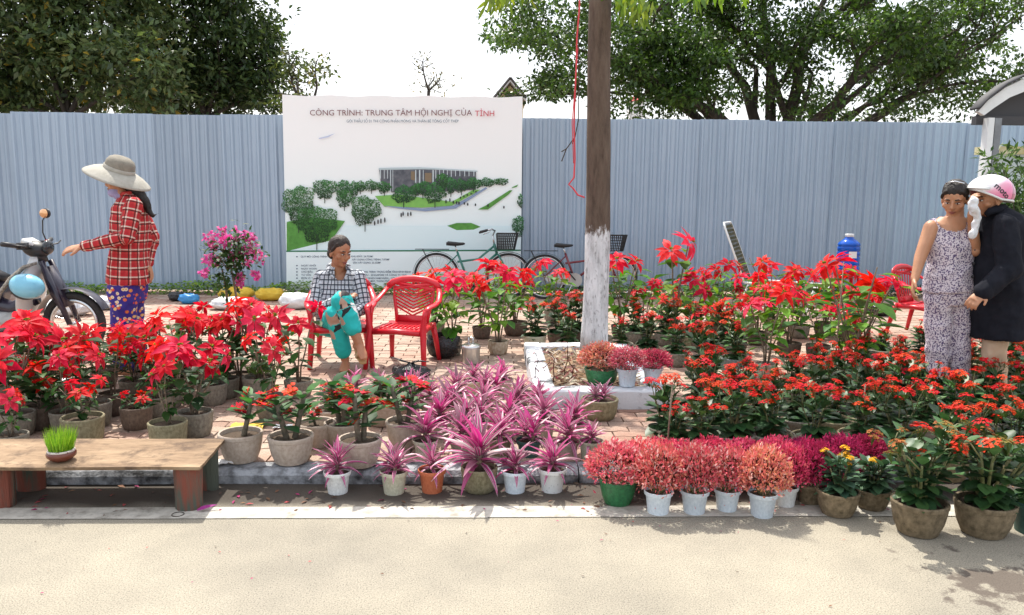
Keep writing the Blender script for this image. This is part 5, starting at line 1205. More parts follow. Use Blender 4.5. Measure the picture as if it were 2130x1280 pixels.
def bicycle(px, py, Y, paint, label, sc=1.0, fend=None, guard=None):
    p = atY(px, py, Y); t = thing('bicycle', label, 'bicycle', (p.x, Y, PAVE)); t.scale = (sc, sc, sc); t.rotation_euler = (R(-4), 0, R(2))
    r_ = .325; RA, FA = Vector((0, 0, r_)), Vector((1.04, 0, r_)); BB = Vector((.44, 0, .28)); ST_, HT, HB = Vector((.30, 0, .66)), Vector((.83, 0, .78)), Vector((.87, 0, .64))
    wheel(t, RA, r_); wheel(t, FA, r_)
    f = MB(); f.tube([BB, ST_], .017, 8); f.tube([HT, HB], .02, 8); f.tube([HB, Vector((.62, 0, .42)), BB], .018, 8); f.tube([HT-Vector((0, 0, .03)), Vector((.6, 0, .56)), ST_-Vector((0, 0, .14))], .016, 8)
    for sg in (-1, 1): f.tube([BB, RA+Vector((0, sg*.05, 0))], .010, 6); f.tube([ST_-Vector((0, 0, .04)), RA+Vector((0, sg*.05, 0))], .009, 6)
    f.build('frame', paint, t)
    fk = MB()
    for sg in (-1, 1): fk.tube([HB, HB+Vector((.03, sg*.05, -.03)), FA+Vector((-.05, sg*.05, .12)), FA+Vector((0, sg*.05, 0))], [.014, .013, .011, .009], 6)
    fk.build('fork', paint, t)
    MB().tube([ST_, ST_+Vector((-.035, 0, .10))], .012, 8).build('seat_post', M_CHROME, t)
    s = MB(); c_ = ST_+Vector((-.03, 0, .125)); vs = []
    prof = [(-.13, .075, .0, .03), (-.10, .095, .012, .045), (-.03, .085, .005, .045), (.05, .045, 0, .035), (.12, .025, .002, .025), (.14, .012, 0, .012)]
    for x, w_, zt_, dp in prof:
        for k in range(8):
            a = 2*math.pi*k/8; vs.append(c_+Vector((x, w_*math.cos(a), zt_+(dp*.45 if math.sin(a) > 0 else dp)*math.sin(a))))
    s.add(vs, [(i*8+k, i*8+(k+1) % 8, (i+1)*8+(k+1) % 8, (i+1)*8+k) for i in range(5) for k in range(8)]+[tuple(range(8))[::-1], tuple(40+k for k in range(8))]); s.build('saddle', M_BLK, t)
    hb = MB(); top = HT+Vector((-.02, 0, .12)); hb.tube([HT, top], .012, 8)
    for sg in (-1, 1): hb.tube([top, top+Vector((.03, sg*.08, .07)), top+Vector((-.02, sg*.19, .09)), top+Vector((-.17, sg*.25, .05))], .0105, 7)
    h_ = hb.build('handlebar', M_CHROME, t)
    for sg in (-1, 1):
        MB().tube([top+Vector((-.08, sg*.222, .075)), top+Vector((-.19, sg*.256, .045))], .016, 8).build('grip', M_BLK, h_)
        MB().tube([top+Vector((-.03, sg*.20, .085)), top+Vector((-.04, sg*.235, .05)), top+Vector((-.13, sg*.26, .02))], .005, 5).build('brake_lever', M_CHROME, h_)
    # basket of woven wire
    bo = Vector((.98, 0, .70)); bs = MB()
    def bpnt(u, v, side): return None
    x0, x1, w0, w1, h = -.10, .14, .13, .165, .23
    for k in range(7):
        z = h*k/6; q = k/6; W_ = w0+(w1-w0)*q; A, B = x0-.01*q, x1+.05*q
        bs.tube([bo+Vector((A, -W_, z)), bo+Vector((B, -W_, z)), bo+Vector((B, W_, z)), bo+Vector((A, W_, z)), bo+Vector((A, -W_, z))], .004 if k < 6 else .008, 4)
    for k in range(40):
        u = k/40*4; sd = int(u); fr3 = u-sd
        def pt(q):
            W_ = w0+(w1-w0)*q; A, B = x0-.01*q, x1+.05*q; C_ = [(A, -W_), (B, -W_), (B, W_), (A, W_)]; a, b_ = C_[sd], C_[(sd+1) % 4]
            return bo+Vector((a[0]+(b_[0]-a[0])*fr3, a[1]+(b_[1]-a[1])*fr3, h*q))
        bs.tube([pt(0), pt(1)], .0055, 4, caps=False)
    bs.box(bo+Vector((.02, 0, .004)), (.24, .25, .008)); bs.build('basket', M_BLK, t)
    fender(t, RA, r_+.022, R(20), R(190), .028, fend or M_CHROME); fender(t, FA, r_+.022, R(10), R(170), .028, fend or M_CHROME)
    rk = MB()
    for sg in (-1, 1): rk.tube([Vector((-.30, sg*.055, .70)), Vector((.18, sg*.055, .70))], .006, 5); rk.tube([Vector((-.2, sg*.055, .70)), RA+Vector((0, sg*.06, 0))], .005, 5)
    for k in range(5): rk.tube([Vector((-.30+k*.11, -.055, .70)), Vector((-.30+k*.11, .055, .70))], .005, 5)
    rk.build('rear_rack', M_BLK, t)
    g = MB(); vs = []
    for yv in (-.075, -.055):
        for k in range(24):
            a = 2*math.pi*k/24; cx_ = BB.x if math.cos(a) > 0 else RA.x+.06; q = .10 if math.cos(a) > 0 else .055; zc = BB.z if math.cos(a) > 0 else RA.z-.02
            vs.append((cx_+q*math.cos(a), yv, zc+q*math.sin(a)))
    g.add(vs, [tuple(range(24)), tuple(range(47, 23, -1))]+[(k, 24+k, 24+(k+1) % 24, (k+1) % 24) for k in range(24)]); g.build('chain_guard', guard or M_GREYP, t, smooth=False)
    cr = MB()
    for sg in (-1, 1): e = BB+Vector((sg*.11, sg*.10, -sg*.12)); cr.tube([BB+Vector((0, sg*.085, 0)), BB+Vector((sg*.11, sg*.09, -sg*.12))], .009, 6); cr.box(e+Vector((0, sg*.04, 0)), (.08, .08, .022))
    cr.build('pedals', M_BLK, t)
    MB().tube([BB+Vector((-.02, -.06, 0)), (.28, -.14, .0)], .007, 5).build('kickstand', M_CHROME, t)
    return t
bicycle(908, 590, 11.35, M_TEAL, 'silver and green bicycle with a front basket leaning before the banner', .99)
bicycle(1133, 588, 11.25, M_MAROON, 'maroon bicycle with a pale chain guard parked behind the street tree', .98)

# ------------------------------------------------------------------ motorbike
M_WPL = M_plain('white_panel', (.60, .61, .60), .35, (.70, .71, .70), 4, coat=.3); M_DPUR = M_plain('dark_purple_panel', (.022, .018, .035), .3, coat=.3); M_ALU = M_plain('cast_alloy', (.35, .35, .34), .45, (.46, .46, .45), 9, metal=.6)
M_MIR = M_plain('mirror_glass', (.75, .42, .22), .12, metal=.8); M_SKYB = M_plain('helmet_blue', (.16, .46, .62), .3, (.20, .52, .68), 3, coat=.4); M_CLOTH = M_plain('chequered_scarf', (.08, .07, .06), .9, (.4, .36, .3), 60)
fa = ground(160, 738); mb_ = thing('motorbike', 'parked underbone motorbike with white leg shield and an orange-tinted mirror', 'motorbike', (fa.x, fa.y, PAVE), R(-2)); t = mb_
wheel(t, (0, 0, .29), .29, .034, 18); wheel(t, (-1.22, 0, .29), .29, .038, 18)
fk = MB()
for sg in (-1, 1): fk.tube([(0, sg*.075, .29), (-.10, sg*.075, .55), (-.22, sg*.07, .86)], [.024, .028, .026], 8)
fk.build('fork', M_DPUR, t); fender(t, (0, 0, .29), .335, R(25), R(165), .065, M_DPUR)
s = MB(); s.tube([(-.06, 0, .44), (-.13, 0, .60), (-.21, 0, .80)], [.085, .10, .07], 10, flat=.7); s.build('front_cover', M_DPUR, t)
s = MB(); vs = []; NU, NV = 10, 10
for j in range(NV+1):
    v = j/NV
    for i in range(NU+1):
        u = i/NU*2-1; hwid = .06+.15*math.sin(math.pi*min(1, v*.9+.08))+.02
        vs.append((-.235-.16*(1-v)**1.3-.10*u*u*(.4+v*.3), u*hwid, .30+.60*v))
s.add(vs, [(j*(NU+1)+i, j*(NU+1)+i+1, (j+1)*(NU+1)+i+1, (j+1)*(NU+1)+i) for j in range(NV) for i in range(NU)])
o = s.build('leg_shield', M_WPL, t); md = o.modifiers.new('solid', 'SOLIDIFY'); md.thickness = .012
s = MB(); s.ell((-.30, 0, .96), (.12, .10, .075), Matrix.Rotation(.25, 3, 'Y'), 12, 8); s.tube([(-.26, 0, .84), (-.29, 0, .95)], .06, 10); s.build('handlebar_cover', M_BLK, t)
hb = MB(); hb.tube([(-.36, -.34, 1.02), (-.31, -.18, .99), (-.29, 0, .97), (-.31, .18, .99), (-.36, .34, 1.02)], .013, 8); hb_ = hb.build('handlebar', M_BLK, t)
for sg in (-1, 1):
    MB().tube([(-.325, sg*.21, 1.0), (-.372, sg*.365, 1.03)], .021, 8).build('grip', M_BLK, hb_)
    MB().tube([(-.28, sg*.17, .99), (-.24, sg*.24, 1.0), (-.28, sg*.36, 1.02)], .007, 5).build('brake_lever', M_BLK, hb_)
    MB().box((-.315, sg*.17, 1.0), (.07, .07, .06)).build('switch_box', M_BLK, hb_)
MB().box((-.302, .172, 1.032), (.02, .02, .006)).build('starter_button', M_RPL, hb_)
MB().box((-.33, 0, 1.02), (.11, .16, .035), Matrix.Rotation(.5, 3, 'Y')).build('dashboard', M_WPL, hb_)
MB().tube([(-.31, .19, 1.01), (-.36, .22, 1.10), (-.35, .215, 1.21), (-.33, .225, 1.25)], .006, 6).build('mirror_stalk', M_BLK, t)
s = MB(); s.ell((-.33, .24, 1.275), (.018, .072, .046), Matrix.Rotation(R(62), 3, 'Z'), 14, 8); mo = s.build('mirror', M_BLK, t)
s = MB(); s.ell((-.342, .222, 1.275), (.012, .064, .040), Matrix.Rotation(R(62), 3, 'Z'), 14, 8); s.build('mirror_glass', M_MIR, mo)
s = MB(); s.ell((.0, 0, 0), (.04, .075, .065)); s.build('headlight', M_GLASS, t, M=Matrix.Translation((-.19, 0, .98)))
s = MB(); s.tube([(-.33, 0, .52), (-.55, 0, .42), (-.85, 0, .50), (-1.25, 0, .68)], [.06, .07, .09, .06], 10); s.build('frame', M_DPUR, t)
s = MB(); s.tube([(-.58, 0, .70), (-.75, 0, .755), (-1.0, 0, .76), (-1.28, 0, .79)], [.07, .115, .12, .08], 12, flat=.45, up=(0, 0, 1)); s.build('seat', M_BLK, t)
s = MB(); s.tube([(-.62, 0, .56), (-.95, 0, .60), (-1.3, 0, .68)], [.10, .13, .07], 10, flat=1.2); s.build('side_panel', M_DPUR, t)
s = MB(); s.tube([(-.50, 0, .32), (-.70, 0, .30), (-.86, 0, .31)], [.10, .12, .10], 10); s.tube([(-.42, 0, .36), (-.5, 0, .33)], [.05, .06], 10); s.build('engine', M_ALU, t)
MB().lathe([(.085, 0), (.085, .012), (.06, .03), (0.001, .034)], 16, rot=Matrix.Rotation(R(90), 3, 'X'), c=(-.70, -.10, .31)).build('engine_cover', M_ALU, t)
s = MB(); s.tube([(-.42, -.06, .28), (-.5, -.13, .2), (-.8, -.16, .22), (-1.4, -.18, .34)], [.018, .02, .035, .04], 8); s.build('exhaust', M_ALU, t)
s = MB()
for x in (-.55, -.95): s.tube([(x, -.22, .24), (x, .22, .24)], .012, 6)
s.build('foot_pegs', M_BLK, t)
# helmet and scarf hung on the bike's hook
hp = mb_.matrix_basis
hl = Matrix.Translation(mb_.location) @ Matrix.Rotation(R(-2), 4, 'Z')
c_ = hl @ Vector((-.24, -.27, .66)); t = thing('blue_helmet', 'light blue half helmet hanging upside down behind the motorbike leg shield', 'helmet', c_)
s = MB(); s.ell((0, 0, 0), (.145, .115, .105), Euler((.3, .25, 0)).to_matrix(), 18, 12); s.build('shell', M_SKYB, t)
s = MB(); s.ell((-.045, .06, -.03), (.125, .10, .10), None, 14, 10); s.build('lining', M_BLK, t)
c_ = hl @ Vector((-.33, -.12, .72)); s = MB(); s.tube([(.10, 0, .13), (.02, -.06, .10), (-.08, -.10, .0), (-.17, -.12, -.12), (-.22, -.10, -.22)], [.02, .035, .04, .035, .02], 8, flat=.5)
for i, v in enumerate(s.v): q = .012*hull_noise(Vector(v)*30); s.v[i] = (v[0]+q, v[1]+q, v[2]+q)
o = s.build('scarf', M_CLOTH, loc=c_); tag(o, 'dark chequered cloth strap draped over the motorbike by the blue helmet', 'scarf')

# ------------------------------------------------------------------ lounger, bottle, stool
M_STRAP = M_plain('olive_strap', (.055, .05, .016), .6, (.09, .08, .03), 40); M_WTUBE = M_plain('white_tube', (.72, .74, .72), .4)
a = atY(1536, 464, 10.3); t = thing('folding_lounger', 'folding lounge chair with olive woven straps and white tube frame by the fence', 'lounge chair', (a.x+.16, 10.3, PAVE), R(62)); zt = a.z-PAVE
# local: back leans along +y; panel from z .40 up to zt
bkf = thing('tmp', 'x', 'y'); bpy.data.objects.remove(bkf)
W_ = .24; y0, z0, y1, z1 = .0, .38, .30, zt
f = MB()
f.tube([(-W_, y0, z0), (-W_, y0+(y1-y0)*.92, z0+(z1-z0)*.92), (-W_*.85, y1, z1), (W_*.85, y1, z1), (W_, y0+(y1-y0)*.92, z0+(z1-z0)*.92), (W_, y0, z0)], .013, 8)
bo = f.build('backrest', M_WTUBE, t)
for k in range(15):
    q = .03+.90*k/14; o = MB().box((0, y0+(y1-y0)*q-.006*(1 if k % 2 else -1), z0+(z1-z0)*q), (2*W_, .004, .032), Matrix.Rotation(-math.atan2(y1-y0, z1-z0), 3, 'X')).build('strap', M_STRAP, bo, smooth=False)
for k in range(6):
    x = -W_*.8+k*W_*.32; MB().box((x, (y0+y1)/2-.012, (z0+z1)/2), (.034, .004, (z1-z0)*1.02), Matrix.Rotation(-math.atan2(y1-y0, z1-z0), 3, 'X')).build('strap', M_STRAP, bo, smooth=False)
f = MB(); f.tube([(-W_, y0, z0), (-W_, -.9, .36), (-W_, -1.0, .36), (W_, -1.0, .36), (W_, -.9, .36), (W_, y0, z0)], .013, 8); se = f.build('seat_frame', M_WTUBE, t)
for k in range(16): MB().box((0, -.04-k*.06, .365), (2*W_, .036, .004)).build('strap', M_STRAP, se, smooth=False)
for yv in (-.85, -.05):
    MB().tube([(-W_, yv, .36), (-W_, yv+.12, 0), (W_, yv+.12, 0), (W_, yv, .36)], .012, 8).build('leg', M_WTUBE, t)
WBY = 9.8; a = atY(1762, 568, WBY)
m, n, b = newmat('blue_pet'); b.inputs['Base Color'].default_value = (.008, .11, .58, 1); b.inputs['Roughness'].default_value = .12; b.inputs['Transmission Weight'].default_value = .25; b.inputs['IOR'].default_value = 1.4; M_PET = m
t = thing('plastic_stool', 'red plastic stool under the blue water bottle', 'stool', (a.x, WBY, PAVE)); hz_ = a.z-PAVE
MB().lathe([(.15, hz_-.03), (.16, hz_-.012), (.15, hz_), (.001, hz_)], 20).build('seat', M_RPL, t)
for sx_, sy_ in ((-1, -1), (1, -1), (1, 1), (-1, 1)): MB().tube([(sx_*.10, sy_*.10, hz_-.02), (sx_*.15, sy_*.15, 0)], [.028, .02], 6).build('leg', M_RPL, t)
t = thing('water_bottle', 'large blue ribbed water bottle standing before the fence', 'water bottle', (a.x, WBY, a.z+.004))
pr = [(.11, 0), (.128, .012)]
for k in range(5):
    z = .03+k*.062; pr += [(.134, z), (.135, z+.03), (.134, z+.042), (.124, z+.050), (.126, z+.056)]
pr += [(.135, .345), (.128, .365), (.09, .40), (.055, .425), (.048, .45)]
MB().lathe(pr, 28).build('body', M_PET, t)
MB().lathe([(.05, .445), (.053, .448), (.053, .478), (.05, .482), (.001, .482)], 20).build('cap', M_WPL, t)
s = MB(); vs = []
for k in range(7):
    an = R(-112+k*7); vs += [(.1365*math.cos(an), .1365*math.sin(an), .19), (.1365*math.cos(an), .1365*math.sin(an), .27)]
s.add(vs, [(2*k, 2*k+2, 2*k+3, 2*k+1) for k in range(6)]); s.build('paper_label', M_WHITE, t)

# ------------------------------------------------------------------ bags, sacks, canister
M_BAG = M_plain('black_polythene', (.010, .010, .011), .22, (.02, .02, .022), 20, bmp=.9, bscale=14, bdist=.03)
M_SACKW = M_plain('white_sack', (.62, .63, .64), .6, (.74, .75, .76), 6, bmp=.8, bscale=16, bdist=.02); M_BAGB = M_plain('blue_polythene', (.02, .20, .50), .35, (.05, .30, .62), 9, bmp=.8, bscale=18, bdist=.02); M_SACKY = M_plain('yellow_cloth', (.62, .38, .02), .7, (.70, .50, .06), 7, bmp=.8, bscale=12, bdist=.03)
def bag(name, px, py, wpx, hpx, mat, label, cat='bag', seed=0, dep=.7, group=None, neck=False, open_=False):
    g = ground(px, py); k = scale_at(g); rx, rz_ = wpx/2/k, hpx/k
    t = MB(); c_ = g+Vector((0, rx*dep, 0)); nu, nv = 30, 16; vs = []
    for j in range(nv+1):
        th = math.pi*j/nv
        for i in range(nu):
            an = 2*math.pi*i/nu; x, y_, z = math.sin(th)*math.cos(an), math.sin(th)*math.sin(an), math.cos(th)
            q = 1+.22*mnoise.ridged_multi_fractal(Vector((x*1.6+seed, y_*1.6, z*1.6)), 1.0, 2.0, 3, 1.0, 2.0)*.5-.16+.12*hull_noise((x*4+seed, y_*4, z*4))
            sq = abs(math.sin(th))**.6/max(1e-4, abs(math.sin(th)))
            zz = (z*.5+.5)*rz_*(q if z > 0 else 1)
            if neck and z > .72: x *= .35; y_ *= .35; zz += (z-.72)*rz_*.6
            vs.append((x*sq*rx*q, y_*sq*rx*dep*q, max(0.002, zz)))
    fs = [(j*nu+i, (j+1)*nu+i, (j+1)*nu+(i+1) % nu, j*nu+(i+1) % nu) for j in range(nv) for i in range(nu)]
    if open_: fs = [f for f in fs if f[0]//nu >= 4]
    t.add(vs, fs)
    if neck:
        for sg in (-1, 1): t.tube([(0, 0, rz_*1.08), (sg*rx*.4, -.02, rz_*1.25), (sg*rx*.95, -.03, rz_*(1.5 if sg < 0 else 1.2))], [.012, .022, .006], 6, flat=.4)
    o = t.build(name, mat, loc=c_); tag(o, label, cat, group); return o
bag('plastic_bag', 921, 750, 74, 58, M_BAG, 'open black plastic bag on the bricks behind the empty chair', open_=True, seed=2)
bag('plastic_bag', 852, 800, 84, 36, M_BAG, 'tied black plastic bag with knotted handles under the empty chair', neck=True, seed=5)
bag('plastic_bag', 1838, 660, 58, 26, M_BAG, 'flat black plastic bag lying by the fence near the water bottle', seed=8)
bag('plastic_bag', 388, 634, 44, 22, M_BAGB, 'small blue plastic bag at the foot of the fence', seed=9)
bag('plastic_bag', 362, 628, 34, 20, M_BAG, 'dark bag half hidden behind the small blue plastic bag', seed=10)
bag('sack', 120, 662, 110, 34, M_SACKW, 'long white sack on the ground behind the motorbike', 'sack', 11)
bag('sack', 190, 648, 90, 28, M_SACKW, 'white sack slumped between the motorbike and the woman in the hat', 'sack', 12)
bag('sack', 470, 648, 86, 26, M_SACKW, 'pale sack with a bluish tint under the bougainvillea', 'sack', 13)
bag('sack', 612, 646, 76, 34, M_SACKW, 'white sack at the corner of the banner behind the poinsettias', 'sack', 14)
bag('sack', 484, 626, 76, 26, M_SACKY, 'yellow cloth bundle behind the bougainvillea stems', 'sack', 15)
bag('sack', 556, 628, 64, 26, M_SACKY, 'yellow cloth bundle next to the banner corner', 'sack', 16)
g = ground(979, 760); k = scale_at(g); r_ = 20/k
M_ALU2 = M_plain('dented_aluminium', (.60, .60, .59), .28, (.68, .68, .67), 12, metal=.9, bmp=.2, bscale=20)
t = thing('canister', 'lidded aluminium canister with an upright handle behind the purple plants', 'canister', g+Vector((0, .08, 0)))
MB().lathe([(r_*.9, 0), (r_*.95, .01), (r_*.95, .13), (r_, .135), (r_, .145)], 24).build('body', M_ALU2, t)
MB().lathe([(r_*1.05, .143), (r_*1.05, .155), (r_*.8, .172), (r_*.2, .18), (.001, .18)], 24).build('lid', M_ALU2, t)
MB().tube([(-.02, 0, .175), (-.02, 0, .235), (.02, 0, .235), (.02, 0, .175)], .009, 6).build('handle', M_ALU2, t)
# ------------------------------------------------------------------ bougainvillea
g = ground(488, 742); t = thing('bougainvillea', 'pink bougainvillea on two thin trunks behind the poinsettias', 'bougainvillea', g); L0 = g
st_ = MB(); lf = MB(); rb = random.Random(4); Yb_ = g.y
def B_(px, py, dy=0): return atY(px, py, Yb_+dy)-L0
for pth in ([(492, 742), (500, 700), (495, 640), (487, 590), (478, 545)], [(484, 742), (480, 690), (474, 640), (470, 600), (462, 560)]): st_.tube([B_(x, y_, rb.uniform(-.02, .02)) for x, y_ in pth], [.014, .013, .012, .010, .007], 7)
CL = [(437, 495, 16), (460, 483, 13), (500, 487, 17), (520, 492, 12), (445, 510, 13), (468, 505, 12), (486, 530, 15), (512, 523, 12), (527, 512, 12), (535, 535, 17), (513, 545, 12), (433, 540, 13), (448, 546, 10), (424, 568, 9), (532, 572, 9), (500, 588, 8), (500, 575, 7), (475, 497, 8)]
for (x, y_, q) in CL:
    e = B_(x, y_, rb.uniform(-.12, .12)); st_.tube([B_(480+rb.uniform(-12, 12), 560, 0), (B_(480, 540)+e)/2+Vector((0, 0, .03)), e], [.005, .004, .002], 4)
    s = MB(); k = scale_at(e+L0); rad = q/k
    for _ in range(44):
        o = Vector((rb.gauss(0, 1), rb.gauss(0, 1), rb.gauss(0, 1))).normalized(); p = e+o*rad*rb.uniform(.2, .9)
        s.leaf(p, o+Vector((rb.gauss(0, .5), rb.gauss(0, .5), rb.gauss(0, .5))), (rb.gauss(0, 1), rb.gauss(0, 1), 1), .032, .026, .5, .3, jit(rb.choice([(.80, .12, .42), (.86, .28, .52), (.72, .07, .35)]), rb), (.3, 1, .8, 0))
    s.build('flower_cluster', M_FLW, t)
for _ in range(620):
    x, y_ = rb.choice([(485, 520, ), (500, 550), (470, 565), (460, 590), (510, 520), (450, 525), (490, 500)]); q = B_(x+rb.gauss(0, 17), y_+rb.gauss(0, 14), rb.gauss(0, .1))
    lf.leaf(q, (rb.gauss(0, 1), rb.gauss(0, 1), rb.gauss(-.2, .6)), (0, -.3, 1), rb.uniform(.04, .065), rb.uniform(.022, .036), .4, .2, jit(rb.choice([(.03, .075, .02), (.05, .12, .025)]), rb), (.2, 1, .7, 0))
o = lf.build('foliage', M_FOL, t); o['kind'] = 'stuff'; st_.build('trunk', M_WOOD, t)
# ------------------------------------------------------------------ small things on the ground
def seedling(px, py, hpx, i):
    g = ground(px, py, PAVE+.08); k = scale_at(g); h = hpx/k; s = MB(); r2 = random.Random(i)
    P = [Vector((r2.uniform(-.012, .012)*j, r2.uniform(-.01, .01)*j, h*j/4)) for j in range(5)]; s.tube(P, [.005, .0045, .004, .003, .002], 5, (.12, .03, .025))
    for j in range(10):
        p = P[min(4, 1+j//3)]; a = r2.uniform(0, 6.28); s.leaf(p, (math.cos(a), math.sin(a), r2.uniform(-.3, .6)), (0, 0, 1), r2.uniform(.03, .06), .016, .6, .3, jit((.20, .025, .03), r2), (.2, 1, 0))
    o = s.build('red_seedling', M_FOL, loc=g); tag(o, 'spindly dark red seedling growing in the dry soil of the tree pit', 'seedling', 'seedlings in the tree pit')
for i, (x, y_, h) in enumerate([(1113, 800, 68), (1150, 800, 72), (1176, 790, 80), (1190, 795, 60), (1135, 785, 40), (1165, 805, 30)]): seedling(x, y_, h, i)
M_PETAL = M_leaf('fallen_petal', .1, .7); rp = random.Random(3); pm_ = MB()
for i in range(240):
    z = 0.006; px, py = rp.uniform(0, 2130), rp.uniform(1003, 1062) if rp.random() < .75 else rp.uniform(1062, 1270)
    c_ = rp.choice([(.25, .14, .07), (.16, .09, .05), (.38, .03, .12), (.5, .10, .08), (.10, .07, .05)])
    g = ground(px, py, z); a = rp.uniform(0, 6.28); L_ = rp.uniform(.012, .05) if py < 1062 else rp.uniform(.008, .02)
    pm_.leaf(g, (math.cos(a), math.sin(a), .1), (rp.gauss(0, .3), rp.gauss(0, .3), 1), L_, L_*.4, .3, .3, jit(c_, rp), (.2, 1, 0))
o = pm_.build('fallen_leaves', M_PETAL); tag(o, 'scattered fallen leaves and petals in the gutter and on the road', 'litter', kind='stuff')
def scrap(name, px, py, wpx, hpx, mat, label, z=PAVE, seed=1, cat='litter'):
    g = ground(px, py, z+.012); k = scale_at(g); s = MB(); n_ = 8; vs = []
    for j in range(n_+1):
        for i in range(n_+1):
            u, v = i/n_-.5, j/n_-.5; vs.append((u*wpx/k*(1+.3*hull_noise((v*3, seed, 0))), v*hpx/k*3, .012*hull_noise((u*5+seed, v*5, 1))+.008))
    s.add(vs, [(j*(n_+1)+i, j*(n_+1)+i+1, (j+1)*(n_+1)+i+1, (j+1)*(n_+1)+i) for j in range(n_) for i in range(n_)]); o = s.build(name, mat, loc=g); tag(o, label, cat); return o
scrap('yellow_wrapper', 515, 888, 70, 16, M_SACKY, 'crumpled yellow wrapper on the bricks behind the crown of thorns', seed=3)
scrap('paper_scrap', 470, 962, 34, 8, M_WHITE, 'white paper scrap under the crown of thorns pot beside the table', seed=5)
scrap('paper_scrap', 590, 888, 36, 8, M_WHITE, 'torn white paper next to the yellow wrapper', seed=6)
scrap('cardboard_sheet', 100, 800, 150, 34, M_SACKW, 'pale plastic sheet lying on the bricks under the poinsettias', seed=7, cat='sheet')
s = MB(); g = ground(410, 1062, .012); s.leaf((0, 0, 0), (1, .35, .35), (0, -.4, 1), .10, .026, .3, .3, (.28, .03, .20), (.4, 1, .9, .5, 0)); o = s.build('purple_leaf', M_PETAL, loc=g); tag(o, 'fallen purple leaf leaning against the table leg', 'leaf')
s = MB(); g = ground(370, 1070, .006); ring(s, (0, 0, 0), .028, .0022, 20, 5); s.v = [(x, z_, y_) for x, y_, z_ in s.v]; o = s.build('wire_loop', M_BARKD, loc=g); tag(o, 'thin dark wire loop on the road below the table leg', 'wire')
# thin stakes among the flowers
for px, py, top, lab in [(1733, 800, 545, 'thin bare stake tied to the poinsettia before the water bottle'), (1783, 945, 800, 'thin leaning stake between the kalanchoes in the bed'), (1385, 965, 800, 'short stake in the olive pot at the corner of the kalanchoe bed'), (1425, 640, 530, 'thin stake in the poinsettia mass beside the lanky poinsettia')]:
    g = ground(px, py); zt = atY(px, top, g.y).z; s = MB(); s.tube([(0, 0, 0), (.01, 0, (zt-PAVE)*.5), (.02, .0, zt-PAVE)], [.005, .005, .004], 5); o = s.build('plant_stake', M_WOOD, loc=g); tag(o, lab, 'stake')
# grassy weeds in one pot
g = ground(540, 836); s = MB(); c_ = g+Vector((0, .10, .20))
for i in range(260):
    a = rp.uniform(0, 6.28); q = rp.random()*.11; s.leaf((q*math.cos(a), q*math.sin(a), 0), (rp.gauss(0, .5), rp.gauss(0, .5), 1), (rp.gauss(0, 1), -1, 0), rp.uniform(.05, .12), .006, .5, .2, jit((.10, .19, .03), rp), (1, .8, 0))
o = s.build('weeds', M_GREEN, loc=c_); tag(o, 'tuft of fine green weeds growing in the poinsettia pot', 'weeds', kind='stuff')
# ------------------------------------------------------------------ people
def organic(name, mb, mat, parent, voxel=.008, smooth=4, wrinkle=0.0, wscale=.12, segs=None):
    """union of overlapping closed shapes -> one continuous smooth surface"""
    me = bpy.data.meshes.new('tmp'); me.from_pydata(mb.v, [], mb.f); me.update()
    o = bpy.data.objects.new('tmp', me); COL.objects.link(o)
    md = o.modifiers.new('r', 'REMESH'); md.mode = 'VOXEL'; md.voxel_size = voxel
    md = o.modifiers.new('s', 'SMOOTH'); md.iterations = smooth; md.factor = .5
    bpy.context.view_layer.update()
    m2 = bpy.data.meshes.new_from_object(o.evaluated_get(bpy.context.evaluated_depsgraph_get())); bpy.data.objects.remove(o)
    m2.name = name; m2.materials.clear(); m2.materials.append(mat)
    m2.polygons.foreach_set('use_smooth', [True]*len(m2.polygons))
    N = len(m2.vertices); co = np.empty(N*3, dtype=np.float32); m2.vertices.foreach_get('co', co); co = co.reshape(-1, 3)
    if wrinkle:
        nn = np.empty(N*3, dtype=np.float32); m2.vertices.foreach_get('normal', nn); nn = nn.reshape(-1, 3)
        q = np.array([mnoise.ridged_multi_fractal(Vector((p[0]/wscale, p[1]/wscale, p[2]/wscale*.8)), 1.0, 2.1, 3, 1.0, 1.6)-1.0 for p in co], dtype=np.float32)
        co = co + nn*(q*wrinkle)[:, None]; m2.vertices.foreach_set('co', co.astype(np.float32).ravel()); m2.update()
    if segs:                                   # cloth coordinates that run around and along each limb
        best = np.full(N, 1e9); U = np.zeros((N, 3), dtype=np.float32)
        for a, b_, r_ in segs:
            a, b_ = np.array(a), np.array(b_); d = b_-a; Ld = np.linalg.norm(d); d = d/Ld
            t_ = (co-a)@d; tc = np.clip(t_, 0, Ld); w_ = co-(a+tc[:, None]*d); dist = np.linalg.norm(w_, axis=1)/r_
            e1 = np.cross(d, [0, 1, 0.01]); e1 /= np.linalg.norm(e1); e2 = np.cross(d, e1); ang = np.arctan2(w_@e2, w_@e1)
            k = dist < best; best[k] = dist[k]; U[k, 0] = (ang*r_)[k]; U[k, 1] = t_[k]
        at = m2.attributes.new('pc', 'FLOAT_VECTOR', 'POINT'); at.data.foreach_set('vector', U.ravel())
    return link(name, m2, parent)
def cutout(o, c_, r_):
    """neckline: take away the cloth inside an ellipsoid"""
    bm = bmesh.new(); bm.from_mesh(o.data); dl_ = []
    for f in bm.faces:
        q = f.calc_center_median()-c_
        if (q.x/r_[0])**2+(q.y/r_[1])**2+(q.z/r_[2])**2 < 1: dl_.append(f)
    bmesh.ops.delete(bm, geom=dl_, context='FACES'); bm.to_mesh(o.data); bm.free()
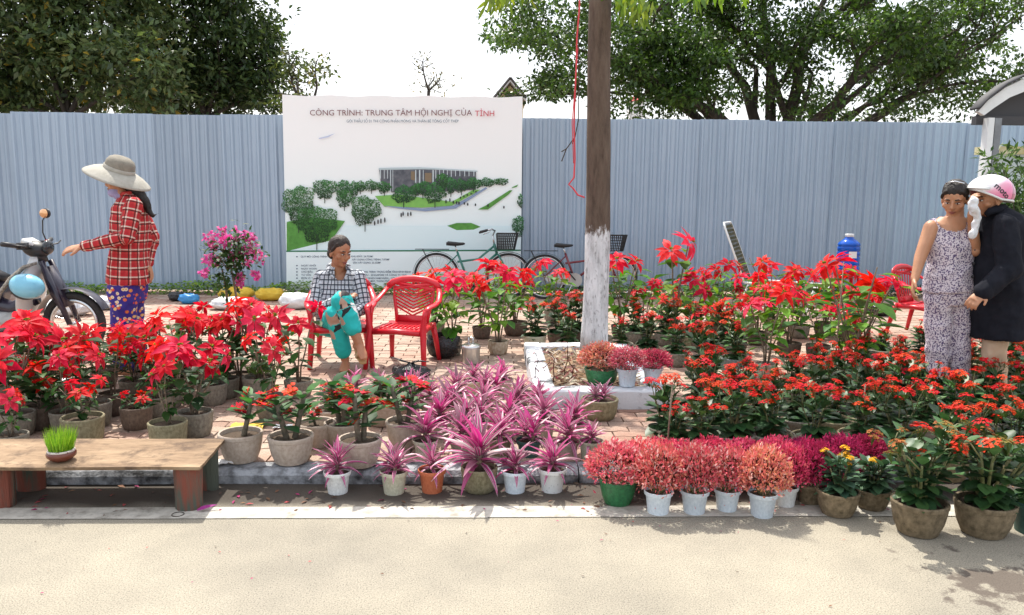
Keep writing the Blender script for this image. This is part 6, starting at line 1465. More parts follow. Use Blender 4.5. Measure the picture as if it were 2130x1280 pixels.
def chain(mb, pts, rad, n=12):
    P = [Vector(p) for p in pts]; Q = []; Rr_ = []
    for i in range(len(P)-1):
        for k in range(4): t = k/4; Q.append(P[i].lerp(P[i+1], t)); Rr_.append(rad[i]+(rad[i+1]-rad[i])*t)
    Q.append(P[-1]); Rr_.append(rad[-1]); mb.tube(Q, Rr_, n)
    for p, r_ in ((P[0], rad[0]), (P[-1], rad[-1])): mb.ell(p, (r_, r_, r_), None, n, 8)
    for p, r_ in zip(P[1:-1], rad[1:-1]): mb.ell(p, (r_*1.02, r_*1.02, r_*1.02), None, n, 8)
def loft(mb, rings, side=(0, 1, 0), n=22, capr=True):
    """rings: (centre, half width along side, half depth across)"""
    side = Vector(side).normalized(); vs = []
    C = [Vector(r_[0]) for r_ in rings]
    for i, (c_, a_, b_) in enumerate(rings):
        t_ = (C[min(i+1, len(C)-1)]-C[max(i-1, 0)]).normalized(); u = (side-t_*side.dot(t_)).normalized(); w_ = t_.cross(u)
        for k in range(n):
            an = 2*math.pi*k/n; vs.append(C[i]+u*(a_*math.cos(an))+w_*(b_*math.sin(an)))
    fs = [(i*n+k, i*n+(k+1) % n, (i+1)*n+(k+1) % n, (i+1)*n+k) for i in range(len(rings)-1) for k in range(n)]
    fs += [tuple(range(n))[::-1], tuple((len(rings)-1)*n+k for k in range(n))]; mb.add(vs, fs)
def hand(mb, wrist, dirv, palm_n, curl=.35, s=1.0, thumb=1):
    """palm, four unequal bent fingers and a thumb that leaves the side of the palm"""
    w_ = Vector(wrist); d = Vector(dirv).normalized(); nrm = Vector(palm_n); nrm = (nrm-d*nrm.dot(d)).normalized(); sd = d.cross(nrm)
    loft(mb, [(w_-d*.02*s, .024*s, .019*s), (w_+d*.02*s, .031*s, .017*s), (w_+d*.06*s, .040*s, .015*s), (w_+d*.088*s, .039*s, .013*s)], sd, 12)
    for i, (o, ln_) in enumerate(((-.029, .070), (-.010, .080), (.010, .074), (.028, .058))):
        p = w_+d*.082*s+sd*(o*s*1.05); P = [p-d*.02*s, p]; a = 0
        dd = (d+sd*(o*3.2)).normalized()
        for k, f_ in enumerate((.45, .32, .23)):
            a += curl*(.6+.4*k); P.append(P[-1]+(dd*math.cos(a)+nrm*math.sin(a))*ln_*f_*s)
        mb.tube(P, [.0095*s, .0098*s, .0092*s, .0085*s, .0072*s], 8); mb.ell(P[-1], (.0072*s,)*3, None, 8, 6)
    p = w_+d*.022*s-sd*(.026*s*thumb); P = [w_+d*.012*s-sd*(.012*s*thumb), p, p+(d*.65-sd*(.75*thumb)+nrm*.25).normalized()*.034*s]; P.append(P[-1]+(d*.95-sd*(.25*thumb)+nrm*.3).normalized()*.030*s)
    mb.tube(P, [.014*s, .0125*s, .0105*s, .0085*s], 8); mb.ell(P[-1], (.0085*s,)*3, None, 8, 6)
def headframe(c, fwd, up=(0, 0, 1)):
    f = Vector(fwd).normalized(); u = Vector(up); u = (u-f*u.dot(f)).normalized(); s_ = f.cross(u)
    return Matrix(((s_.x, f.x, u.x, c[0]), (s_.y, f.y, u.y, c[1]), (s_.z, f.z, u.z, c[2]), (0, 0, 0, 1)))
def head(mb, H, s=1.0):
    R3 = H.to_3x3(); T = lambda x, y_, z: H @ Vector((x*s, y_*s, z*s))
    mb.ell(T(0, -.012, .025), (.074*s, .092*s, .092*s), R3, 18, 14)          # cranium
    mb.ell(T(0, .018, -.035), (.060*s, .066*s, .078*s), R3, 16, 12)          # face
    mb.ell(T(0, .045, -.088), (.034*s, .034*s, .026*s), R3, 12, 8)           # chin
    for sg in (-1, 1):
        mb.ell(T(sg*.044, .046, -.030), (.026*s, .026*s, .024*s), R3, 10, 8)  # cheek
        mb.ell(T(sg*.076, -.010, -.018), (.009*s, .019*s, .030*s), R3, 10, 8)  # ear
        mb.ell(T(sg*.030, .068, .018), (.026*s, .014*s, .009*s), R3, 10, 6)   # brow ridge
    mb.tube([T(0, .076, .010), T(0, .090, -.018), T(0, .098, -.034)], [.008*s, .010*s, .013*s], 8); mb.ell(T(0, .092, -.037), (.018*s, .012*s, .010*s), R3, 10, 6)
    mb.ell(T(0, .074, -.062), (.024*s, .014*s, .014*s), R3, 10, 6)           # mouth swell
def face(parent, H, s, brow, skin_dark, lip):
    T = lambda x, y_, z: H @ Vector((x*s, y_*s, z*s)); R3 = H.to_3x3()
    for sg in (-1, 1):
        e = MB().ell(T(sg*.030, .0765, -.004), (.0135*s, .008*s, .0062*s), R3, 12, 8).build('eye', M_EYEW, parent)
        MB().ell(T(sg*.030, .0825, -.004), (.0060*s, .0035*s, .0058*s), R3, 10, 6).build('iris', M_EYED, e)
        MB().tube([T(sg*.046, .072, .0015), T(sg*.030, .0842, .0035), T(sg*.015, .081, -.001)], [.0022*s, .0034*s, .0022*s], 5).build('eyelid', skin_dark, e)
        MB().tube([T(sg*.050, .070, .017), T(sg*.033, .0835, .023), T(sg*.015, .086, .019)], [.002*s, .0042*s, .003*s], 6).build('eyebrow', brow, parent)
    MB().tube([T(-.023, .078, -.066), T(-.008, .0905, -.0635), T(.008, .0905, -.0635), T(.023, .078, -.066)], [.002*s, .005*s, .005*s, .002*s], 6).build('lips', lip, parent)
    MB().tube([T(-.016, .080, -.0735), T(0, .0895, -.0745), T(.016, .080, -.0735)], [.002*s, .0052*s, .002*s], 6).build('lips', lip, parent)
def M_skin(name, c, c2):
    if name in MATS: return MATS[name]
    m = M_plain(name, c, .5, c2, 9, bmp=.08, bscale=90); b = m.node_tree.nodes['Principled BSDF']; b.inputs['Subsurface Weight'].default_value = .12; b.inputs['Subsurface Radius'].default_value = (.012, .005, .003); return m
SK1 = M_skin('skin_tan', (.42, .20, .105), (.50, .255, .145)); SK2 = M_skin('skin_brown', (.36, .155, .078), (.44, .20, .105)); SKD = M_plain('skin_shade', (.16, .065, .04), .6); LIP = M_plain('lip', (.26, .075, .06), .4)
M_EYEW = M_plain('eye_white', (.55, .52, .48), .25); M_EYED = M_plain('eye_dark', (.012, .008, .006), .1)
M_HAIR = M_plain('black_hair', (.007, .005, .004), .6, (.018, .012, .009), 60, bmp=.6, bscale=50, stretch=(3, 3, .5)); M_HAIRB = M_plain('brown_hair', (.014, .008, .006), .6, (.04, .024, .016), 60, bmp=.6, bscale=50, stretch=(3, 3, .5))
def cloth_uv(n):
    at = nd(n, 'ShaderNodeAttribute'); at.attribute_name = 'pc'; sp = nd(n, 'ShaderNodeSeparateXYZ'); n.links.new(at.outputs['Vector'], sp.inputs[0]); return at.outputs['Vector'], sp.outputs['X'], sp.outputs['Y']
def band(n, x, per, lo, hi):
    f = math_(n, 'FRACT', math_(n, 'ADD', math_(n, 'DIVIDE', x, per), 50.0)); return math_(n, 'MULTIPLY', math_(n, 'GREATER_THAN', f, lo), math_(n, 'LESS_THAN', f, hi))
def M_plaid(name, base, mid, dark, pale, per, dk=(.66, .80)):
    m, n, b = newmat(name); _, x, y_ = cloth_uv(n); c = None
    for ax in (x, y_):
        k = band(n, ax, per, .0, .42); c = mix(n, math_(n, 'MULTIPLY', k, .5), c if c is not None else base, mid)
        k = band(n, ax, per, .46, .60); c = mix(n, math_(n, 'MULTIPLY', k, .8), c, pale)
    for ax in (x, y_):
        k = band(n, ax, per, *dk); c = mix(n, math_(n, 'MULTIPLY', k, .82), c, dark)
    c = mix(n, 1.0, c, ramp(n, tex_noise(n, 30), [(.3, (.8, .8, .8)), (.7, (1.1, 1.1, 1.1))]), 'MULTIPLY')
    n.links.new(c, b.inputs['Base Color']); b.inputs['Roughness'].default_value = .9; b.inputs['Specular IOR Level'].default_value = .2; return m
M_PLAIDR = M_plaid('red_plaid', (.52, .06, .055), (.42, .02, .03), (.03, .022, .02), (.66, .60, .50), .072, (.66, .79))
M_PLAIDB = M_plaid('blue_black_plaid', (.58, .60, .62), (.46, .50, .56), (.018, .026, .045), (.66, .68, .70), .042, (.60, .92))
def M_floral():
    m, n, b = newmat('floral_cloth'); v, x, y_ = cloth_uv(n)
    vo = nd(n, 'ShaderNodeTexVoronoi'); vo.inputs['Scale'].default_value = 30; n.links.new(v, vo.inputs['Vector'])
    pet = ramp(n, vo.outputs['Color'], [(.25, (.62, .05, .04)), (.5, (.72, .42, .12)), (.75, (.75, .62, .42))])
    c = mix(n, ramp(n, vo.outputs['Distance'], [(.38, (1, 1, 1)), (.46, (0, 0, 0))]), (.030, .018, .21), pet)
    c = mix(n, ramp(n, vo.outputs['Distance'], [(.14, (1, 1, 1)), (.18, (0, 0, 0))]), c, (.62, .32, .03))
    n.links.new(c, b.inputs['Base Color']); b.inputs['Roughness'].default_value = .8; return m
def M_teal():
    m, n, b = newmat('teal_cloth'); v, x, y_ = cloth_uv(n)
    nz = nd(n, 'ShaderNodeTexNoise'); nz.inputs['Scale'].default_value = 9; n.links.new(v, nz.inputs['Vector'])
    mp = mix(n, .10, v, nz.outputs['Color'])
    vo = nd(n, 'ShaderNodeTexVoronoi'); vo.inputs['Scale'].default_value = 12; n.links.new(mp, vo.inputs['Vector'])
    cr = nd(n, 'ShaderNodeValToRGB'); cr.color_ramp.interpolation = 'CONSTANT'; e = cr.color_ramp.elements
    st = [(0, (.01, .42, .40)), (.36, (.70, .70, .68)), (.50, (.42, .27, .20)), (.64, (.015, .014, .018)), (.74, (.01, .48, .45))]
    while len(e) < len(st): e.new(.5)
    for el, (p, c_) in zip(e, st): el.position = p; el.color = rgba(c_)
    sp = nd(n, 'ShaderNodeSeparateColor'); n.links.new(vo.outputs['Color'], sp.inputs[0]); n.links.new(sp.outputs[0], cr.inputs[0])
    n.links.new(cr.outputs[0], b.inputs['Base Color']); b.inputs['Roughness'].default_value = .8; return m
def M_speckle():
    m, n, b = newmat('speckled_cloth'); f = tex_noise(n, 105, 2, .5)
    n.links.new(ramp(n, f, [(.44, (.10, .07, .15)), (.50, (.62, .56, .60))]), b.inputs['Base Color']); b.inputs['Roughness'].default_value = .85; return m
M_FLORAL, M_TEALC, M_SPECK = M_floral(), M_teal(), M_speckle()
M_COAT = M_plain('black_wool', (.010, .011, .016), .95, (.018, .019, .026), 12, bmp=.3, bscale=120, spec=.15)
M_HAT = M_plain('grey_canvas', (.34, .32, .27), .9, (.42, .40, .35), 20, bmp=.3, bscale=90); M_HATC = M_plain('taupe_canvas', (.20, .18, .145), .9, (.27, .245, .20), 20, bmp=.3, bscale=90)
M_LILAC = M_plain('lilac_mask', (.30, .27, .48), .85, (.38, .35, .56), 14); M_SAND = M_plain('tan_sandal', (.36, .24, .12), .7, (.45, .32, .18), 12); M_SOLE = M_plain('sandal_sole', (.42, .27, .12), .7)
def Jf(anchor):
    return lambda px, py, dy=0.0: atY(px, py, anchor.y+dy)-anchor

# --- woman in the floppy hat (seen from her left side)
A = ground(262, 778); J = Jf(A)
W1 = thing('person', 'person in a red plaid shirt, floppy grey hat and floral trousers reaching out one arm', 'person', A)
bd = MB(); hc = J(246, 374); H1 = headframe(hc, (-1, -.12, -.12)); hs1 = 1.0
head(bd, H1, hs1); chain(bd, [J(250, 392), J(262, 418)], [.052, .058])
loft(bd, [(J(266, 412), .10, .06), (J(272, 428), .17, .09), (J(271, 465), .165, .105), (J(267, 520), .15, .10), (J(265, 575), .165, .115), (J(264, 605), .15, .11)], (0, 1, 0))
aN = [J(278, 428, -.16), J(266, 493, -.23), J(176, 513, -.27)]; aF = [J(282, 430, .14), J(318, 492, .12), J(309, 546, .08)]
chain(bd, aN, [.05, .042, .027]); chain(bd, aF, [.05, .042, .027])
hand(bd, aN[2]+Vector((-.015, 0, 0)), J(128, 523, -.28)-aN[2], (0, .5, -1), .28, 1.12, -1); hand(bd, aF[2]+Vector((0, 0, -.01)), J(320, 582, .06)-aF[2], (-1, -.2, -.1), .3, 1.0, 1)
lN = [J(260, 592, -.085), J(256, 682, -.09), J(258, 762, -.09)]; lF = [J(272, 592, .085), J(276, 690, .09), J(284, 768, .1)]
for l_ in (lN, lF): chain(bd, l_, [.085, .06, .036]); f0 = l_[2]; loft(bd, [(f0+Vector((.05, 0, -.045)), .032, .03), (f0+Vector((-.03, 0, -.04)), .036, .035), (f0+Vector((-.13, 0, -.055)), .042, .022), (f0+Vector((-.175, 0, -.06)), .03, .014)], (0, 1, 0), 12)
b1 = organic('body', bd, SK1, W1, .006, 2); face(b1, H1, hs1, M_HAIR, SKD, LIP)
sh = MB(); loft(sh, [(J(262, 407), .095, .075), (J(268, 416), .15, .10), (J(272, 432), .195, .125), (J(271, 470), .19, .14), (J(268, 520), .178, .135), (J(267, 560), .19, .15), (J(268, 590), .198, .165)], (0, 1, 0))
chain(sh, aN, [.068, .060, .043]); chain(sh, aF, [.068, .058, .043])
sg1 = [(J(268, 412), J(267, 592), .17), (aN[0], aN[1], .062), (aN[1], aN[2], .05), (aF[0], aF[1], .062), (aF[1], aF[2], .05)]
s1 = organic('shirt', sh, M_PLAIDR, W1, .009, 3, .007, .10, sg1)
cl = MB(); cl.tube([J(254, 404, -.06), J(250, 414, 0), J(254, 404, .06)], [.014, .018, .014], 8); cl.tube([J(254, 404, -.065), J(270, 402, -.07), J(278, 402, 0), J(270, 402, .07), J(254, 404, .065)], .018, 8); cl.build('collar', M_PLAIDR, s1)
MB().box(J(243, 455, -.135), (.075, .006, .085), Matrix.Rotation(.12, 3, 'Z')).build('pocket', M_PLAIDR, s1)
tr = MB(); loft(tr, [(J(266, 560), .165, .13), (J(265, 595), .19, .145), (J(265, 625), .18, .135)], (0, 1, 0))
for l_ in (lN, lF): chain(tr, [l_[0], l_[1], l_[2]+Vector((0, 0, .04))], [.105, .092, .085])
organic('trousers', tr, M_FLORAL, W1, .010, 3, .012, .13, [(lN[0], lN[2], .09), (lF[0], lF[2], .09)])
hx = J(247, 357); RT = Matrix.Rotation(R(21), 3, 'Y') @ Matrix.Rotation(R(6), 3, 'X')
hat = MB(); hat.lathe([(.105, .012), (.15, .004), (.20, -.018), (.245, -.048), (.258, -.060), (.256, -.066), (.20, -.026), (.15, -.006), (.105, .002)], 40, hx, rot=RT, sx=1.0, sy=.92, wob=.012)
ho = hat.build('hat', M_HAT, W1)
cr = MB(); cr.lathe([(.112, -.004), (.114, .035), (.108, .072), (.094, .098), (.066, .116), (.03, .124), (.001, .126)], 28, hx, rot=RT); cr.build('hat_crown', M_HATC, ho)
bn = MB(); bn.lathe([(.117, .004), (.119, .008), (.118, .036), (.114, .038)], 28, hx, rot=RT); bn.build('hat_band', M_HAT, ho)
hr = MB(); hr.ell(H1 @ Vector((0, -.03, .01)), (.082, .085, .10), H1.to_3x3(), 16, 12); chain(hr, [J(266, 385), J(288, 400, -.03), J(303, 420, -.03), J(309, 438, -.03), J(317, 450, -.03), J(330, 444, -.03)], [.05, .042, .034, .026, .014, .005], 10)
organic('hair', hr, M_HAIR, W1, .008, 2, .006, .05)
mk = MB(); mk.ell(H1 @ Vector((0, .030, -.098)), (.062, .066, .042), H1.to_3x3(), 16, 10); mk.ell(H1 @ Vector((0, -.0, -.125)), (.066, .062, .034), H1.to_3x3(), 16, 8); organic('face_mask', mk, M_LILAC, W1, .007, 2, .005, .05)

# --- seated woman
A = SEATW.copy(); J = Jf(A)
W2 = thing('person', 'person seated cross-legged in a checked shirt and teal patterned trousers', 'person', A)
bd = MB(); hs2 = 1.10; hc = J(707, 524, .0); H2 = headframe(hc, (.74, -.64, -.20), (0.10, 0, 1)); head(bd, H2, hs2)
chain(bd, [J(705, 540, .05), J(703, 568, .07)], [.062, .068])
loft(bd, [(J(703, 562, .08), .10, .06), (J(704, 580, .08), .165, .09), (J(703, 610, .08), .16, .105), (J(703, 645, .05), .155, .11), (J(704, 682, .03), .17, .13)], (1, .1, 0))
aL = [J(667, 578, .07), J(656, 645, -.06), J(712, 626, -.24)]; aR = [J(745, 578, .03), J(757, 638, -.06), J(738, 652, -.20)]
chain(bd, aL, [.05, .042, .028]); chain(bd, aR, [.05, .042, .028])
hand(bd, aL[2], J(744, 604, -.30)-aL[2], (.1, .3, -1), .35, 1.0, 1); hand(bd, aR[2], J(716, 660, -.26)-aR[2], (0, .5, -.8), .4, 1.0, -1)
lA = [J(688, 676, -.02), J(698, 655, -.42), J(718, 748, -.36)]                    # planted leg
lB = [J(724, 674, -.02), J(712, 628, -.43), J(748, 718, -.50)]                    # leg crossed over it
for l_ in (lA, lB): chain(bd, l_, [.085, .062, .036], 14)
fA = lA[2]; loft(bd, [(fA+Vector((0, .05, -.045)), .032, .03), (fA+Vector((.004, -.03, -.04)), .037, .034), (fA+Vector((.012, -.12, -.06)), .042, .02), (fA+Vector((.016, -.16, -.066)), .03, .012)], (1, 0, 0), 12)
fB = lB[2]; dB = (J(757, 748, -.60)-fB).normalized(); sdB = Vector((.35, .75, .5)); loft(bd, [(fB-dB*.03+Vector((-.03, .02, -.03)), .032, .03), (fB+dB*.03, .036, .034), (fB+dB*.10, .042, .022), (fB+dB*.15, .03, .012)], sdB, 12)
b2 = organic('body', bd, SK2, W2, .006, 2); face(b2, H2, hs2, M_HAIRB, SKD, LIP)
sh = MB(); loft(sh, [(J(703, 552, .08), .078, .068), (J(704, 560, .08), .120, .09), (J(704, 572, .08), .178, .112), (J(704, 585, .08), .192, .12), (J(703, 612, .07), .19, .135), (J(703, 645, .04), .185, .14), (J(703, 676, .02), .195, .155)], (1, .1, 0))
chain(sh, aL, [.070, .062, .048]); chain(sh, aR, [.070, .062, .050])
s2 = organic('shirt', sh, M_PLAIDB, W2, .009, 3, .010, .09, [(J(704, 565, .08), J(703, 680, .03), .17), (aL[0], aL[1], .062), (aL[1], aL[2], .05), (aR[0], aR[1], .062), (aR[1], aR[2], .05)])
cutout(s2, J(706, 555, -.05), (.060, .11, .125)); cl = MB()
for sg in (-1, 1): cl.tube([J(704+sg*14, 546, .12), J(704+sg*22, 553, .02), J(705+sg*20, 566, -.055), J(706+sg*10, 582, -.075)], [.012, .019, .018, .006], 8, flat=.35)
organic('collar', cl, M_PLAIDB, s2, .005, 1, 0, .1, [(J(704, 545, .08), J(703, 620, .03), .10)])
v_ = MB(); v_.add([J(690, 562, -.045), J(718, 562, -.045), J(706, 590, -.075)], [(0, 2, 1)]); 
tr = MB(); loft(tr, [(J(703, 664, .06), .175, .13), (J(704, 690, .0), .185, .15)], (1, .1, 0))
chain(tr, [lA[0], lA[1], lA[1].lerp(lA[2], .80)], [.105, .086, .068], 14); chain(tr, [lB[0], lB[1], lB[1].lerp(lB[2], .62)], [.105, .088, .072], 14)
organic('trousers', tr, M_TEALC, W2, .009, 3, .010, .10, [(lA[0], lA[1], .09), (lA[1], lA[2], .07), (lB[0], lB[1], .09), (lB[1], lB[2], .07)])
hr = MB(); T2 = lambda x, y_, z: H2 @ (Vector((x, y_, z))*hs2)
hr.ell(T2(0, -.026, .040), (.080*hs2, .088*hs2, .086*hs2), H2.to_3x3(), 18, 12); hr.ell(T2(0, -.018, .058), (.080*hs2, .086*hs2, .074*hs2), H2.to_3x3(), 18, 12); hr.ell(T2(0, -.098, .0), (.042, .040, .042), None, 12, 8); hr.ell(T2(0, -.06, -.03), (.066*hs2, .05*hs2, .05*hs2), H2.to_3x3(), 12, 8)
for sg in (-1, 1): hr.tube([T2(sg*.062, .030, .072), T2(sg*.076, .010, .03), T2(sg*.078, -.02, -.02)], [.010, .013, .012], 8)
organic('hair', hr, M_HAIRB, W2, .006, 2, .004, .04)
for (f0, d_, up_, sd_) in ((fA, Vector((.1, -1, -.15)), Vector((0, 0, 1)), Vector((1, 0, 0))), (fB, dB, None, sdB)):
    sn = MB(); d_ = d_.normalized(); sd_ = (sd_-d_*sd_.dot(d_)).normalized(); nn = sd_.cross(d_)
    if nn.z < 0: nn = -nn
    o0 = (f0+Vector((0, .03, -.082))) if up_ is not None else f0-nn*.044-d_*.03
    loft(sn, [(o0-d_*.035, .030, .010), (o0+d_*.02, .040, .012), (o0+d_*.12, .046, .012), (o0+d_*.19, .026, .008)], sd_, 14); so = sn.build('sandal', M_SOLE, W2)
    st = MB(); c0 = o0+d_*.115
    st.tube([c0+sd_*.045, c0+sd_*.036+nn*.040, c0+nn*.056, c0-sd_*.036+nn*.040, c0-sd_*.045], .020, 8, flat=.3, up=d_.cross(sd_)); st.build('strap', M_SAND, so)

# --- woman in the sleeveless patterned suit
A = ground(1965, 852); J = Jf(A)
W3 = thing('person', 'person in a sleeveless speckled lilac top and matching trousers looking down', 'person', A)
bd = MB(); hs3 = 1.0; hc = J(1986, 414); H3 = headframe(hc, (-.60, -.74, -.34), (-.05, -.1, 1)); head(bd, H3, hs3)
chain(bd, [J(1988, 432, .01), J(1986, 462, .02)], [.052, .060])
loft(bd, [(J(1985, 452, .02), .10, .06), (J(1983, 470, .02), .165, .085), (J(1980, 505, .01), .155, .11), (J(1976, 548, .01), .132, .105), (J(1973, 592, .01), .140, .108), (J(1972, 622, .01), .130, .105)], (1, 0, 0))
aL = [J(1937, 474, 0), J(1915, 534, -.04), J(1903, 580, -.10)]; aR = [J(2027, 474, .03), J(2028, 522, -.08), J(2021, 446, -.14)]
chain(bd, aL, [.052, .041, .027]); chain(bd, aR, [.052, .041, .027])
hand(bd, aL[2], J(1897, 618, -.13)-aL[2], (.4, -.3, -.2), .45, 1.05, -1); hand(bd, aR[2], J(2020, 412, -.16)-aR[2], (1, -.2, 0), .5, 1.0, 1)
lL = [J(1952, 622, 0), J(1950, 722, -.01), J(1948, 830, .0)]; lR = [J(1992, 622, .02), J(1992, 726, .02), J(1996, 836, .02)]
for l_ in (lL, lR): chain(bd, l_, [.072, .058, .037]); f0 = l_[2]; loft(bd, [(f0+Vector((.01, .05, -.045)), .032, .03), (f0+Vector((-.01, -.03, -.04)), .037, .034), (f0+Vector((-.04, -.13, -.055)), .042, .02), (f0+Vector((-.05, -.17, -.062)), .03, .012)], (1, 0, 0), 12)
b3 = organic('body', bd, SK1, W3, .006, 2); face(b3, H3, hs3, M_HAIR, SKD, LIP)
sh = MB(); loft(sh, [(J(1984, 459, .03), .125, .070), (J(1983, 467, .025), .176, .092), (J(1982, 476, .015), .176, .105), (J(1981, 486, .015), .165, .112), (J(1980, 508, .01), .168, .128), (J(1976, 548, .01), .150, .124), (J(1973, 585, .01), .166, .136), (J(1972, 606, .01), .174, .144)], (1, 0, 0))
for sx_, q in (): sh.tube([J(sx_, 484, .01), J(sx_+(6 if sx_ < 1980 else -6), 462, .01), J(sx_+(10 if sx_ < 1980 else -10), 478, .05)], [.056, .046, .05], 10)
tp = organic('top', sh, M_SPECK, W3, .008, 3, .008, .10); cutout(tp, J(1983, 458, -.06), (.098, .16, .078))
tr = MB(); loft(tr, [(J(1973, 585, .01), .16, .125), (J(1973, 612, .01), .165, .132), (J(1972, 632, .01), .155, .12)], (1, 0, 0))
for l_ in (lL, lR): chain(tr, [l_[0], l_[1], l_[2]+Vector((0, 0, .08))], [.098, .080, .068])
organic('trousers', tr, M_SPECK, W3, .009, 3, .010, .12)
hr = MB(); T3 = lambda x, y_, z: H3 @ Vector((x, y_, z))
hr.ell(T3(0, -.024, .044), (.083, .090, .086), H3.to_3x3(), 18, 12); hr.ell(T3(0, -.014, .058), (.080, .087, .074), H3.to_3x3(), 18, 12); hr.ell(T3(0, -.055, -.02), (.074, .055, .060), H3.to_3x3(), 12, 8); hr.ell(T3(0, -.11, -.015), (.045, .04, .045), None, 12, 8)
for sg in (-1, 1): hr.tube([T3(sg*.04, .060, .078), T3(sg*.068, .030, .045), T3(sg*.079, -.002, .0)], [.010, .013, .012], 8)
organic('hair', hr, M_HAIR, W3, .006, 2, .004, .04)
MB().tube([T3(-.055, .02, .118), T3(0, .028, .134), T3(.055, .02, .118)], .005, 6).build('hair_band', M_CHROME, W3)

# --- person in the black coat and pink helmet
A = ground(2072, 858); J = Jf(A)
W4 = thing('person', 'person in a long black coat and pink motorbike helmet seen from the side', 'person', A)
bd = MB(); hs4 = 1.0; hc = J(2056, 414); H4 = headframe(hc, (-1, -.12, -.10)); head(bd, H4, hs4); chain(bd, [J(2062, 432), J(2072, 455)], [.055, .062])
loft(bd, [(J(2072, 448), .10, .06), (J(2078, 465), .17, .09), (J(2076, 520), .16, .11), (J(2074, 580), .16, .11), (J(2074, 625), .17, .12)], (0, 1, 0))
aN = [J(2090, 470, -.18), J(2100, 560, -.25), J(2046, 606, -.27)]; aF = [J(2088, 468, .18), J(2070, 550, .25), J(2030, 590, .2)]
chain(bd, aN, [.052, .045, .03]); chain(bd, aF, [.052, .045, .03]); hand(bd, aN[2], J(2020, 632, -.28)-aN[2], (-.2, .4, -1), .5, 1.0, -1); hand(bd, aF[2], J(2010, 610, .2)-aF[2], (0, 0, -1), .4)
lN = [J(2074, 640, -.06), J(2068, 735, -.07), J(2062, 838, -.07)]; lF = [J(2078, 640, .06), J(2070, 735, .07), J(2072, 838, .08)]
for l_ in (lN, lF): chain(bd, l_, [.075, .06, .04]); f0 = l_[2]; loft(bd, [(f0+Vector((.05, 0, -.045)), .034, .03), (f0+Vector((-.03, 0, -.04)), .038, .036), (f0+Vector((-.14, 0, -.055)), .043, .022), (f0+Vector((-.18, 0, -.06)), .03, .014)], (0, 1, 0), 12)
b4 = organic('body', bd, SK1, W4, .006, 2); face(b4, H4, hs4, M_HAIR, SKD, LIP)
tr = MB()
for l_ in (lN, lF): chain(tr, [l_[0], l_[1], l_[2]], [.085, .076, .068])
organic('trousers', tr, M_plain('tan_trousers', (.48, .34, .22), .85, (.56, .42, .29), 8), W4, .010, 3, .01, .12)
ct = MB(); loft(ct, [(J(2070, 436), .085, .075), (J(2074, 447), .14, .10), (J(2080, 462), .205, .135), (J(2078, 500), .215, .152), (J(2074, 560), .225, .165), (J(2074, 625), .23, .172), (J(2073, 698), .235, .182)], (0, 1, 0))
chain(ct, aN, [.080, .078, .062]); chain(ct, aF, [.080, .075, .06])
c4 = organic('coat', ct, M_COAT, W4, .010, 3, .012, .14)
cl = MB(); cl.tube([J(2050, 448, -.07), J(2060, 440, -.085), J(2080, 434, -.06), J(2088, 434, 0), J(2080, 434, .06), J(2060, 440, .085)], [.018, .026, .03, .03, .03, .02], 8); cl.build('collar', M_COAT, c4)
for k in range(3): MB().ell(J(2027-k*2, 520+k*28, -.03), (.008, .012, .012), None, 8, 6).build('button', M_BLK, c4)
m, n, b = newmat('helmet_shell'); tc = nd(n, 'ShaderNodeTexCoord'); sp = nd(n, 'ShaderNodeSeparateXYZ'); n.links.new(tc.outputs['Object'], sp.inputs[0])
zz = math_(n, 'ADD', sp.outputs['Z'], math_(n, 'MULTIPLY', sp.outputs['X'], -.75))
c = ramp(n, math_(n, 'ADD', math_(n, 'MULTIPLY', zz, 3.0), .5), [(.50, (.74, .20, .36)), (.68, (.76, .36, .47)), (.76, (.80, .77, .78))])
for a_, b_ in ((.078, .083), (.089, .094), (.100, .105)): c = mix(n, math_(n, 'MULTIPLY', math_(n, 'GREATER_THAN', sp.outputs['X'], a_), math_(n, 'LESS_THAN', sp.outputs['X'], b_)), c, (.03, .03, .035))
n.links.new(c, b.inputs['Base Color']); b.inputs['Roughness'].default_value = .18; b.inputs['Coat Weight'].default_value = .5; M_HEL = m
hcx = J(2061, 402); hel = bpy.data.objects.new('tmp', None); bpy.data.objects.remove(hel)
s = MB(); nu, nv = 32, 14; vs = []
RX, RY, RZ = .150, .128, .125
for j in range(nv+1):
    th = (math.pi*.60)*j/nv
    for i in range(nu):
        an = 2*math.pi*i/nu; x, y_, z = math.sin(th)*math.cos(an), math.sin(th)*math.sin(an), math.cos(th)
        cut = max(z, -.08-.30*(x+.2)) if j == nv else z
        vs.append((x*RX, y_*RY, z*RZ+(.05*max(0, -x)*(j/nv)**3)))
s.add(vs, [(j*nu+i, (j+1)*nu+i, (j+1)*nu+(i+1) % nu, j*nu+(i+1) % nu) for j in range(nv) for i in range(nu)])
RH = Matrix.Rotation(R(6), 4, 'Y'); ho = s.build('helmet', M_HEL, W4, M=Matrix.Translation(hcx) @ RH); md = ho.modifiers.new('t', 'SOLIDIFY'); md.thickness = .012; md.offset = -1
s = MB(); vs = []
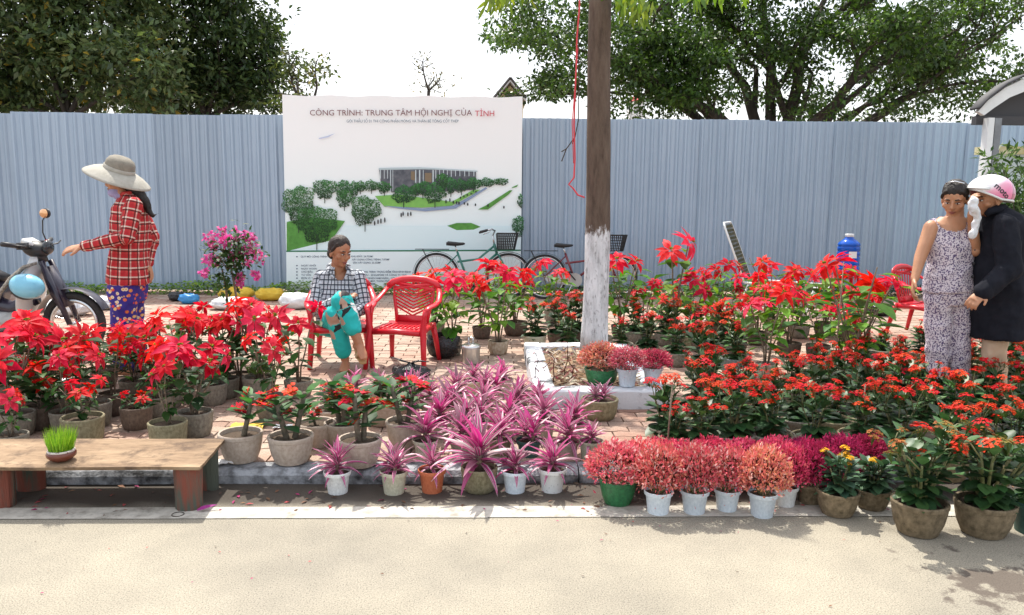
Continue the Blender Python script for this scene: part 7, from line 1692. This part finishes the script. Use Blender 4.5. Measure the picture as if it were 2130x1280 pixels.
for j in range(4):
    for i in range(13):
        an = R(180-58+i*116/12); q = 1+.11*j/3*math.cos((i-6)/6*1.2); vs.append((RX*q*1.005*math.cos(an), RY*q*math.sin(an), .030-.006*j))
s.add(vs, [(j*13+i, j*13+i+1, (j+1)*13+i+1, (j+1)*13+i) for j in range(3) for i in range(12)]); vo = s.build('peak', M_WPL, ho); md = vo.modifiers.new('t', 'SOLIDIFY'); md.thickness = .006
s = MB(); ringp = [(RX*.96*math.cos(2*math.pi*k/32), RY*.96*math.sin(2*math.pi*k/32), RZ*math.cos(math.pi*.60)+(.05*max(0, -math.cos(2*math.pi*k/32)))-.002) for k in range(33)]; s.tube(ringp, .008, 6, caps=False); s.build('trim', M_WPL, ho)
cu = bpy.data.curves.new('lettering', 'FONT'); cu.body = 'moto'; cu.size = .055; cu.offset = .0012; cu.resolution_u = 2; o = bpy.data.objects.new('tmp', cu); COL.objects.link(o); bpy.context.view_layer.update()
me = bpy.data.meshes.new_from_object(o.evaluated_get(bpy.context.evaluated_depsgraph_get())); bpy.data.objects.remove(o)
for v in me.vertices:                      # wrap the word on the near side of the shell
    x, z = v.co.x-.075, v.co.y-.012; ca, sa = math.cos(R(-38)), math.sin(R(-38)); x, z = x*ca-z*sa+.005, x*sa+z*ca
    y_ = -RY*math.sqrt(max(.02, 1-(x/RX)**2-(z/RZ)**2))-.0025; v.co = (x, y_, z)
me.materials.clear(); me.materials.append(M_BLK); link('lettering', me, ho)
s = MB(); s.tube([J(2036, 418, -.10), J(2038, 436, -.09), J(2048, 446, -.06)], .008, 6, flat=.4); s.tube([J(2062, 424, -.115), J(2052, 440, -.09), J(2048, 446, -.06)], .008, 6, flat=.4); s.build('chin_strap', M_BLK, ho)
cm = MB(); cm.ell(J(2024, 424, -.155), (.035, .03, .05), None, 12, 8); chain(cm, [J(2024, 430, -.16), J(2032, 455, -.14), J(2026, 486, -.15)], [.032, .026, .022]); cm.ell(J(2023, 488, -.15), (.03, .02, .03), None, 10, 8)
tc_ = organic('white_cloth', cm, M_SACKW, None, .007, 2, .010, .05); tc_.location = A; tag(tc_, 'crumpled white cloth held up beside the pink helmet', 'cloth')
